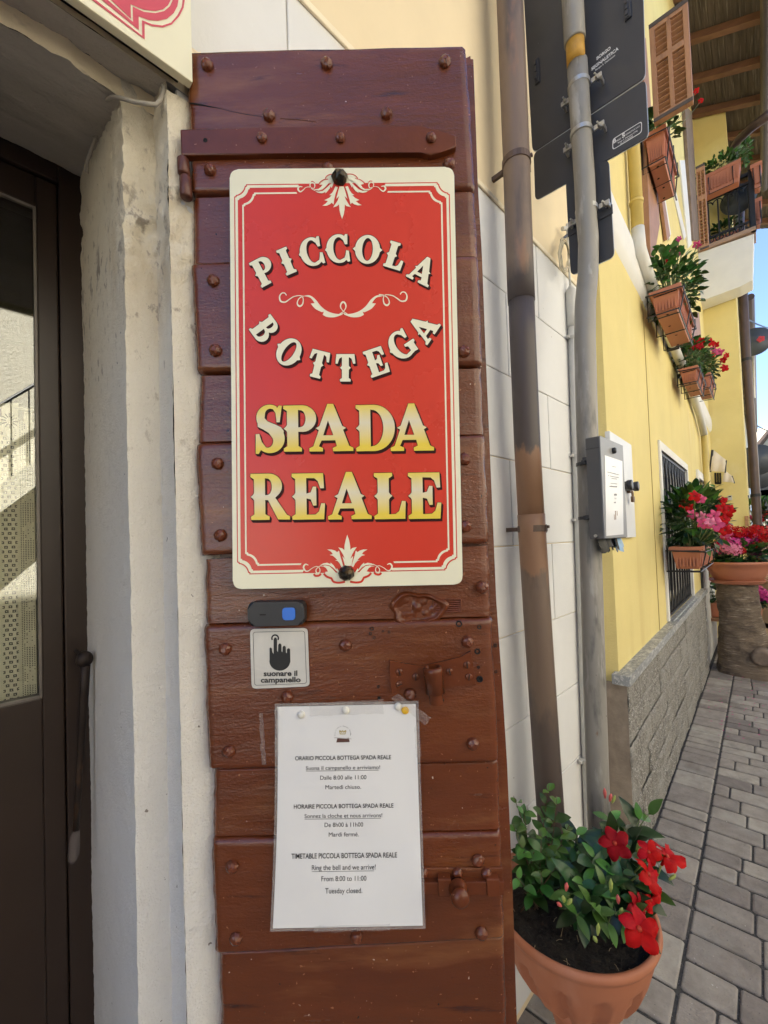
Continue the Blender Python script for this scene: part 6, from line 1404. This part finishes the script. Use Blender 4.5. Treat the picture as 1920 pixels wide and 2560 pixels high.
def bush(name, label, cat, c, size, nleaf, L, W, flowers, space=YF, group=None, ml=None, fsize=.06, kind='trumpet', base=None, ys=None):
    """c: centre in frame; size: half extents; flowers: (px, py, plane y, material, size)"""
    t = thing(name, label, cat, space @ Matrix.Translation(base or V((c.x, c.y, c.z - size[2]))), group)
    lv, tp_, sm = MB(), MB(), MB(); lv.keep = tp_.keep = True; root_ = c - V((0, 0, size[2] * .95))
    for k in range(nleaf):
        d = V((rl.gauss(0, 1), rl.gauss(0, 1), rl.gauss(0.15, 1))).normalized(); q = rl.uniform(.45, 1.05); p = c + V((d.x * size[0], d.y * size[1], d.z * size[2])) * q
        if p.z < root_.z + .0: p.z = root_.z + rl.uniform(0, .05)
        dd = (d + V((rl.uniform(-.5, .5), rl.uniform(-.5, .5), rl.uniform(.0, .6)))).normalized(); k_ = rl.uniform(.7, 1.15)
        leaf(tp_ if (d.z > .55 and rl.random() < .5) or rl.random() < .12 else lv, p, dd, V((rl.uniform(-.3, .3), rl.uniform(-.3, .3), 1)), L * k_, W * k_, rl.uniform(.1, .7), .3, 4)
        if k % 6 == 0: sm.tube([root_ + V((d.x * size[0] * .4, d.y * size[1] * .4, 0)), lerp(root_, p, .6) + V((0, 0, .02)), p], .0022, 4)
    obj('stems', sm, m_stem, t, space); obj('foliage', lv, ml or m_leaf, t, space, smooth=True); obj('young_leaves', tp_, m_leaf_bright, t, space, smooth=True)
    for i, (px, py, y, m, s) in enumerate(flowers):
        p = yel_y(px, py, y - .03) if ys is None else yel_x(px, py, ys + y); b = MB(); b.keep = True; n = (YFI @ CAM - p).normalized() + V((rl.uniform(-.5, .3), rl.uniform(-.6, .1), rl.uniform(-.1, .6)))
        (trumpet(b, p, n, s * .56, seed=i + 50 + int(px)) if kind == 'trumpet' else umbel(b, p, s * .5, 26, i)); o = obj('flower', b, m, t, space, smooth=(kind == 'trumpet'))
        b = MB(); b.tube([p, lerp(p, root_, .25) - V((0, 0, .01)), lerp(p, root_, .6)], .0025, 4); obj('flower_stalk', b, m_stem, o, space)
    return t
R_, D_, P_, M_, LP = m_fl_red, m_fl_deep, m_fl_pink, m_fl_mag, m_fl_lpink
# trough under the barred window
za = yel_y(1672, 1368, .405).z; zb_ = yel_y(1690, 1424, .38).z
trough('terracotta trough wired to the black window grille, nearest to the ground', 3.02, 3.86, .250, .408, zb_, za)
bush('trough_mandevilla', 'bushy pink and red flowered plant in the trough on the barred window', 'plant', V((3.42, .32, za + .16)), (.50, .17, .20), 620, .085, .036,
     [(1736, 1240, .27, R_, .10), (1752, 1248, .25, P_, .085), (1708, 1262, .37, R_, .085), (1722, 1268, .34, R_, .085), (1730, 1286, .31, P_, .09), (1752, 1290, .27, LP, .08), (1757, 1309, .24, P_, .085), (1790, 1312, .18, P_, .11), (1784, 1290, .19, P_, .09), (1806, 1270, .17, R_, .10), (1818, 1282, .15, R_, .10), (1810, 1298, .16, R_, .09), (1812, 1325, .15, R_, .09), (1822, 1276, .14, R_, .09), (1815, 1335, .15, P_, .08), (1808, 1250, .19, R_, .08), (1775, 1305, .2, LP, .07)])
b = MB(); tb = MB(); tb.keep = True; p0 = yel_y(1780, 1260, .24); p1 = yel_y(1786, 1218, .24); b.tube([p0, lerp(p0, p1, .5), p1], .003, 5)
for k in range(7): leaf(tb, lerp(p0, p1, .4 + .6 * k / 6), V((math.cos(k * 2.2), math.sin(k * 2.2), .7)), V((0, 0, 1)), .07, .03)
mvt = bpy.data.objects['trough_mandevilla']; obj('stems', b, m_stem, mvt, YF); obj('young_leaves', tb, m_leaf_bright, mvt, YF, smooth=True)
# upper troughs
def upper(label, plabel, u, y0, y1, px, pyt, pyb, length, flowers, size, n, group='terracotta troughs on the yellow house', dz=.13, L=.052):
    zt_, zb2 = yel_x(px, pyt, u).z, yel_x(px, pyb, u).z
    trough(label, u, u + length, y0, y1, zb2, zt_)
    bush('trough_mandevilla', plabel, 'plant', V((u + length * .5, (y0 + y1) / 2, zt_ + dz)), (length * .55 * size, .14 * size, .17 * size), n, L, .034, flowers, ml=m_leaf_mid)
upper('terracotta trough in a wire bracket below the balcony, seen from underneath', 'leafy plant with pink and crimson trumpet flowers in the trough left of the balcony slab', 2.75, .262, .402, 1700, 706, 764, .62,
      [(1666, 632, .37, P_, .10), (1742, 612, .24, P_, .075), (1655, 672, .40, D_, .09), (1670, 655, .36, R_, .07), (1697, 597, .3, M_, .05), (1686, 618, .33, M_, .045), (1704, 632, .3, P_, .05)], 1.0, 560)
upper('left one of two neighbouring troughs further along, red flowers above it', 'bushy plant with bright red flowers over the trough beside the white rain pipe', 3.85, .29, .40, 1745, 912, 948, .5,
      [(1728, 858, .36, R_, .12), (1743, 858, .33, R_, .12), (1736, 868, .34, D_, .09), (1752, 852, .3, R_, .09), (1750, 866, .3, D_, .08), (1773, 855, .27, R_, .11)], .85, 420)
upper('small trough furthest along the wall with pink flowers', 'plant with scattered pink and red flowers in the smaller trough furthest along the wall', 4.75, .27, .39, 1785, 928, 962, .5,
      [(1788, 862, .28, R_, .12), (1782, 872, .3, P_, .10), (1798, 880, .24, P_, .12), (1816, 888, .2, R_, .10), (1808, 900, .22, R_, .10), (1811, 920, .21, R_, .12), (1790, 878, .27, M_, .10), (1780, 888, .3, R_, .1)], .75, 320)
upper('highest trough hanging in wire below the louvred shutter', 'plant with two red flowers in the highest trough under the louvred shutter', 2.85, .30, .405, 1692, 292, 372, .42,
      [(1740, 228, .30, R_, .085), (1752, 252, .28, R_, .08)], .6, 140, L=.06)
# balcony troughs
q0, q1 = yel_x(1753, 455, BU - .14), yel_x(1852, 407, BU - .14); zt_ = yel_x(1800, 432, BU - .14).z; zb2 = yel_x(1802, 480, BU - .14).z
def trough_across(label, u, y0, y1, z0, z1):
    t = thing('flower_trough', label, 'planter', YF @ Matrix.Translation((u, (y0 + y1) / 2, z0)), 'terracotta troughs on the yellow house'); b = MB(); h = z1 - z0
    def ring(k, z): return [V((u - .09 + .03 * k, y0 + .03 * k, z)), V((u + .09 - .03 * k, y0 + .03 * k, z)), V((u + .09 - .03 * k, y1 - .03 * k, z)), V((u - .09 + .03 * k, y1 - .03 * k, z))]
    rs_ = [ring(1, z0), ring(.15, z1 - h * .15), ring(-.1, z1 - h * .15), ring(-.1, z1), ring(.3, z1)]; vs = [[b.b.verts.new(p) for p in r] for r in rs_]
    for a in range(4):
        for k in range(4): b.b.faces.new([vs[a][k], vs[a][(k + 1) % 4], vs[a + 1][(k + 1) % 4], vs[a + 1][k]])
    b.b.faces.new(vs[0][::-1]); b.b.faces.new(vs[-1])
    n = max(5, int((y1 - y0) / .035))
    for k in range(n): y = lerp(y0 + .04, y1 - .04, k / max(1, n - 1)); b.b2((u - .085, y - .004, z0 + h * .15), (u - .06, y + .004, z1 - h * .2))
    obj('pot', b, m_terra2, t, YF); b = MB(); b.tube([V((u - .09, lerp(y0, y1, .2), z1 - .05)), V((u - .075, lerp(y0, y1, .2), z0 - .01)), V((u - .075, lerp(y0, y1, .8), z0 - .01)), V((u - .09, lerp(y0, y1, .8), z1 - .05))], .006, 5); obj('wire_bracket', b, m_black_iron, t, YF); return t
trough_across('long terracotta trough hung across the near side of the balcony rail', BU - .14, q1.y, q0.y, zb2, zt_)
bush('trailing_plant', 'light green trailing plant in the long trough on the near balcony rail', 'plant', V((BU - .12, (q0.y + q1.y) / 2, zt_ + .09)), (.10, abs(q0.y - q1.y) * .55, .13), 240, .07, .035, [], ml=m_leaf_mid)
bush('trailing_plant', 'small tuft of green standing up behind the balcony trough', 'plant', yel_x(1862, 372, BU) , (.08, .06, .20), 90, .06, .035, [], ml=m_leaf_mid)
for i, (pa, pb_, lab) in enumerate((((1876, 425), (1908, 470), 'upper end trough at the right corner of the balcony'), ((1880, 488), (1908, 540), 'lower end trough under the first at the right corner of the balcony'))):
    p0, p1 = yel_x(pa[0], pa[1], BU + .02), yel_x(pb_[0], pb_[1], BU + .02); trough_across(lab, BU + .02 + .2 * i, p1.y, p0.y, p1.z, p0.z)
p0, p1 = yel_x(1775, 590, BU + .25), yel_x(1850, 575, BU + .25); trough_across('dark trough standing on the balcony floor behind the rail', BU + .3, p1.y, p0.y, BZ + .05, BZ + .22)
bush('trailing_plant', 'dark green plant in the trough on the balcony floor', 'plant', V((BU + .3, (p0.y + p1.y) / 2, BZ + .32)), (.12, abs(p0.y - p1.y) * .5, .12), 160, .07, .035, [])

# ---- tree stump pedestal with the geranium bowl
m_bark = mat('stump_bark', (.185, .135, .092), .85, .3, 9, 1.0, 30, .012, stretch=(.8, .8, 5), patch=[((.42, .34, .25), 14, .56, .70, (.7, .7, 7)), ((.07, .05, .036), 5, .52, .70, (1, 1, 1.4))], bump2=(.7, 60, (1, 1, 3)))
SU, SYY = 5.30, .175
zt_ = yel_x(1832, 1458, SU).z
stp = thing('tree_stump', 'thick ringed tree stump used as a pedestal for the geranium bowl', 'stump', YF @ Matrix.Translation((SU, SYY, 0)))
b = MB()
def stump(u, v):
    a = u * 6.2832; z = zt_ * v; r = lerp(.232, .158, min(1, v * 1.5) ** .7) + .012 * math.sin(a * 3 + v * 2) * (1 - v) + .002 * math.sin(v * 47 + math.sin(a * 2) * 3)
    root = max(0, math.cos(a + 1.9)) ** 2 * max(0, 1 - v / .45) ** 1.5 * .12; r += root; n_ = nz((math.cos(a) * 2, math.sin(a) * 2, z * 9), 1.2, 3) * .014
    return V((SU + (r + n_) * math.cos(a), SYY + .035 * (v - .5) + (r + n_) * math.sin(a), z))
b.grid(stump, 64, 90); b.lathe([(.0, zt_), (.155, zt_)], (SU, SYY + .017, 0), 32); obj('trunk', b, m_bark, stp, YF, smooth=True)
kn = yel_x(1905, 1646, SU - .22); b = MB(); b.lathe([(.085, .10), (.078, .02), (.064, -.012), (.05, -.010), (0, -.008)], kn, 22, 'x'); obj('sawn_knot', b, mat('sawn_wood', (.20, .15, .11), .85, .25, 20, .8, 50, .004), stp, YF, smooth=True)
def bowl(label, name, u, y, z, r, h, sauc=True, m=m_terra2):
    t = thing(name, label, 'planter', YF @ Matrix.Translation((u, y, z))); b = MB()
    b.lathe([(.0, z), (r * .62, z), (r * .66, z + .006), (r * .86, z + h * .55), (r * .94, z + h * .82), (r * 1.0, z + h * .86), (r * 1.02, z + h * .94), (r, z + h), (r * .94, z + h), (r * .9, z + h * .8), (0, z + h * .8)], (u, y, 0), 44); obj('pot', b, m, t, YF, smooth=True)
    b = MB(); b.lathe([(0, z + h * .81), (r * .9, z + h * .82), (r * .9, z + h * .805)], (u, y, 0), 30); obj('soil', b, m_soil, t, YF)
    return t
zr = yel_x(1835, 1411, SU).z; zsau = yel_x(1830, 1452, SU).z
sau = thing('pot_saucer', 'round terracotta saucer between the stump top and the geranium bowl', 'saucer', YF @ Matrix.Translation((SU, SYY, zt_)))
b = MB(); b.lathe([(0, zt_ + .002), (.185, zt_ + .002), (.20, zt_ + .012), (.212, zt_ + .034), (.218, zt_ + .038), (.218, zt_ + .032), (.208, zt_ + .03), (.19, zt_ + .012), (0, zt_ + .010)], (SU, SYY + .01, 0), 44); obj('dish', b, m_terra2, sau, YF, smooth=True)
bowl('wide terracotta bowl of mixed geraniums on top of the tree stump', 'flower_bowl', SU, SYY + .0, zt_ + .014, .268, zr - zt_ + .02)
gz = zr
gl = [(1810, 1322, -.05, R_, .15), (1850, 1335, .0, R_, .19), (1842, 1345, .05, R_, .15), (1872, 1345, .05, M_, .15), (1832, 1358, -.15, M_, .14), (1820, 1371, -.2, LP, .15), (1833, 1376, -.2, LP, .15), (1795, 1374, -.15, P_, .13), (1806, 1352, -.1, R_, .13), (1818, 1346, .0, M_, .13), (1858, 1355, -.05, M_, .13), (1848, 1378, -.2, R_, .10), (1874, 1365, .0, R_, .12), (1890, 1384, .05, M_, .10), (1895, 1333, .0, R_, .20), (1912, 1348, .05, R_, .12), (1803, 1362, -.05, M_, .11)]
bush('geranium', 'mixed red, magenta and pink geraniums in the bowl on the stump', 'plant', V((SU, SYY, gz + .09)), (.24, .24, .12), 420, .075, .07, gl, ml=m_leaf, kind='umbel', ys=SU)
# pots around the stump
def small_pot(label, px0, px1, pyr, u, zb, name='flower_bowl'):
    a, c = yel_x(px0, pyr, u), yel_x(px1, pyr, u); r = abs(a.y - c.y) / 2; return bowl(label, name, u, (a.y + c.y) / 2, zb, r, a.z - zb), V((u, (a.y + c.y) / 2, a.z))
_, q = small_pot('terracotta bowl of magenta geraniums on a pale log right behind the stump', 1845, 1908, 1515, 6.0, yel_x(1880, 1562, 6.0).z)
bush('geranium', 'magenta geraniums on a pale log behind the right side of the stump', 'plant', q + V((0, 0, .08)), (.16, .16, .10), 200, .07, .065, [(1882, 1452, 0, M_, .14), (1886, 1470, .0, LP, .12), (1893, 1472, -.05, P_, .10), (1896, 1482, -.1, M_, .15), (1908, 1488, -.1, M_, .15), (1915, 1495, -.1, M_, .14), (1876, 1474, 0, M_, .1)], kind='umbel', ys=6.0)
lg = thing('pale_log', 'pale barkless log standing under the bowl behind the stump', 'log', YF @ Matrix.Translation((6.1, q.y - .05, 0)))
b = MB(); zl = yel_x(1880, 1563, 6.0).z; b.grid(lambda u, v: V((6.05 + (.17 + .03 * math.sin(u * 19) * (1 - v) + .03 * (1 - v)) * math.cos(u * 6.2832), q.y - .06 + (.17 + .02 * math.sin(u * 13 + v * 3)) * math.sin(u * 6.2832), zl * v)), 40, 20); b.lathe([(0, zl - .002), (.17, zl - .002)], (6.05, q.y - .06, 0), 24); obj('trunk', b, mat('pale_wood', (.40, .27, .15), .8, .25, 7, .6, 30, .005, stretch=(2, 2, .5), patch=((.24, .15, .08), 8, .55, .7, (2, 2, .4))), lg, YF, smooth=True)
_, q2 = small_pot('shaded brown bowl half hidden left of the stump', 1765, 1812, 1503, 5.9, yel_x(1780, 1540, 5.9).z)
bush('geranium', 'shaded plant with one dark magenta flower left of the stump', 'plant', q2 + V((0, 0, .10)), (.12, .12, .12), 90, .06, .06, [(1764, 1445, 0, M_, .13), (1770, 1441, .02, D_, .10)], kind='umbel', ys=5.9)
sb = thing('pot_stand', 'dark wooden stand under the shaded bowl left of the stump', 'stand', YF @ Matrix.Translation((5.9, q2.y, 0)))
zs2 = yel_x(1780, 1541, 5.9).z; b = MB(); b.box((5.9, q2.y, zs2 - .02), (.22, .22, .03), None, .004)
obj('top', b, m_timber_flat, sb, YF)
for dx in (-.08, .08):
    for dy in (-.08, .08): b = MB(); b.box((5.9 + dx, q2.y + dy, (zs2 - .035) / 2), (.03, .03, zs2 - .035), None, .003); obj('leg', b, m_timber_flat, sb, YF)
# carved wooden bear on the log behind
bear = thing('carved_bear', 'varnished carved wooden bear figure sitting behind the geranium bowl', 'sculpture', YF @ Matrix.Translation(yel_x(1898, 1462, 6.3)))
m_carve = mat('carved_wood', (.33, .19, .09), .4, .3, 14, .5, 60, .004, patch=((.14, .07, .03), 12, .5, .65, (1, 1, 1)))
qb = lambda px, py, d=0: yel_x(px, py, 6.3 + d)
b = MB(); b.sphere(qb(1892, 1425), .13, 16, 12, (.9, .95, 1.15)); b.sphere(qb(1894, 1384), .092, 16, 12); b.sphere(qb(1907, 1392, -.05), .05, 12, 8, (1, 1.1, .8)); b.sphere(qb(1886, 1368), .03, 10, 8); b.sphere(qb(1902, 1366), .03, 10, 8)
b.sphere(qb(1897, 1424, -.12), .055, 12, 8, (.8, 1.5, .7)); b.sphere(qb(1908, 1446, -.08), .07, 12, 8); b.sphere(qb(1882, 1450, -.08), .07, 12, 8)
obj('body', b, m_carve, bear, YF, smooth=True)
b = MB(); b.sphere(qb(1913, 1390, -.09), .015, 8, 6); b.sphere(qb(1898, 1380, -.09), .008, 8, 6); b.sphere(qb(1905, 1380, -.08), .008, 8, 6); obj('nose_and_eyes', b, m_black_iron, bear, YF, smooth=True)
lg2 = thing('bear_log', 'yellowish split log under the carved bear', 'log', YF @ Matrix.Translation((6.5, qb(1900, 1460).y - .08, 0)))
zz = qb(1898, 1456).z; yb = qb(1902, 1460).y - .06; b = MB(); b.grid(lambda u, v: V((6.5 + (.2 + .02 * math.sin(u * 25)) * math.cos(u * 6.2832), yb + (.2 + .02 * math.sin(u * 19)) * math.sin(u * 6.2832), zz * v)), 40, 16); b.lathe([(0, zz - .002), (.2, zz - .002)], (6.5, yb, 0), 24); obj('trunk', b, MATS['pale_wood'], lg2, YF, smooth=True)
# planter beyond the downpipe
q = yel_x(1896, 1318, 8.0); bowl('terracotta pot of red flowers beyond the dark downpipe', 'flower_bowl', 8.0, q.y, q.z - .2, .25, .2)
bush('far_geranium', 'leafy plant with red flowers in the pot beyond the dark downpipe', 'plant', q + V((0, 0, .18)), (.25, .35, .22), 220, .12, .06, [(1912, 1290, 0, R_, .12), (1918, 1282, 0, R_, .12), (1876, 1294, 0, P_, .12), (1905, 1300, -.1, R_, .1)], ys=8.0)
cb2 = thing('pot_stand', 'low wooden stand under the far pot of red flowers', 'stand', YF @ Matrix.Translation((8.0, q.y, 0)))
b = MB(); b.lathe([(.12, 0), (.10, .05), (.08, q.z * .5), (.12, q.z - .21), (.14, q.z - .2)], (8.0, q.y, 0), 20); obj('column', b, MATS['pale_wood'], cb2, YF, smooth=True)
# fallen petals on the paving
b = MB()
for k in range(70):
    q = on_z(1800 + rl.uniform(-30, 120), 1690 + rl.uniform(0, 160), .006); d = rl.uniform(.004, .009); a = rl.uniform(0, 6); b.face([q + V((d * math.cos(a + w), d * math.sin(a + w), .002 * (k % 3))) for w in (0, 1.6, 3.1, 4.7)])
o = single('fallen_petals', 'tiny magenta petals scattered on the paving by the stump', 'petals', b, m_fl_mag); o['kind'] = 'stuff'
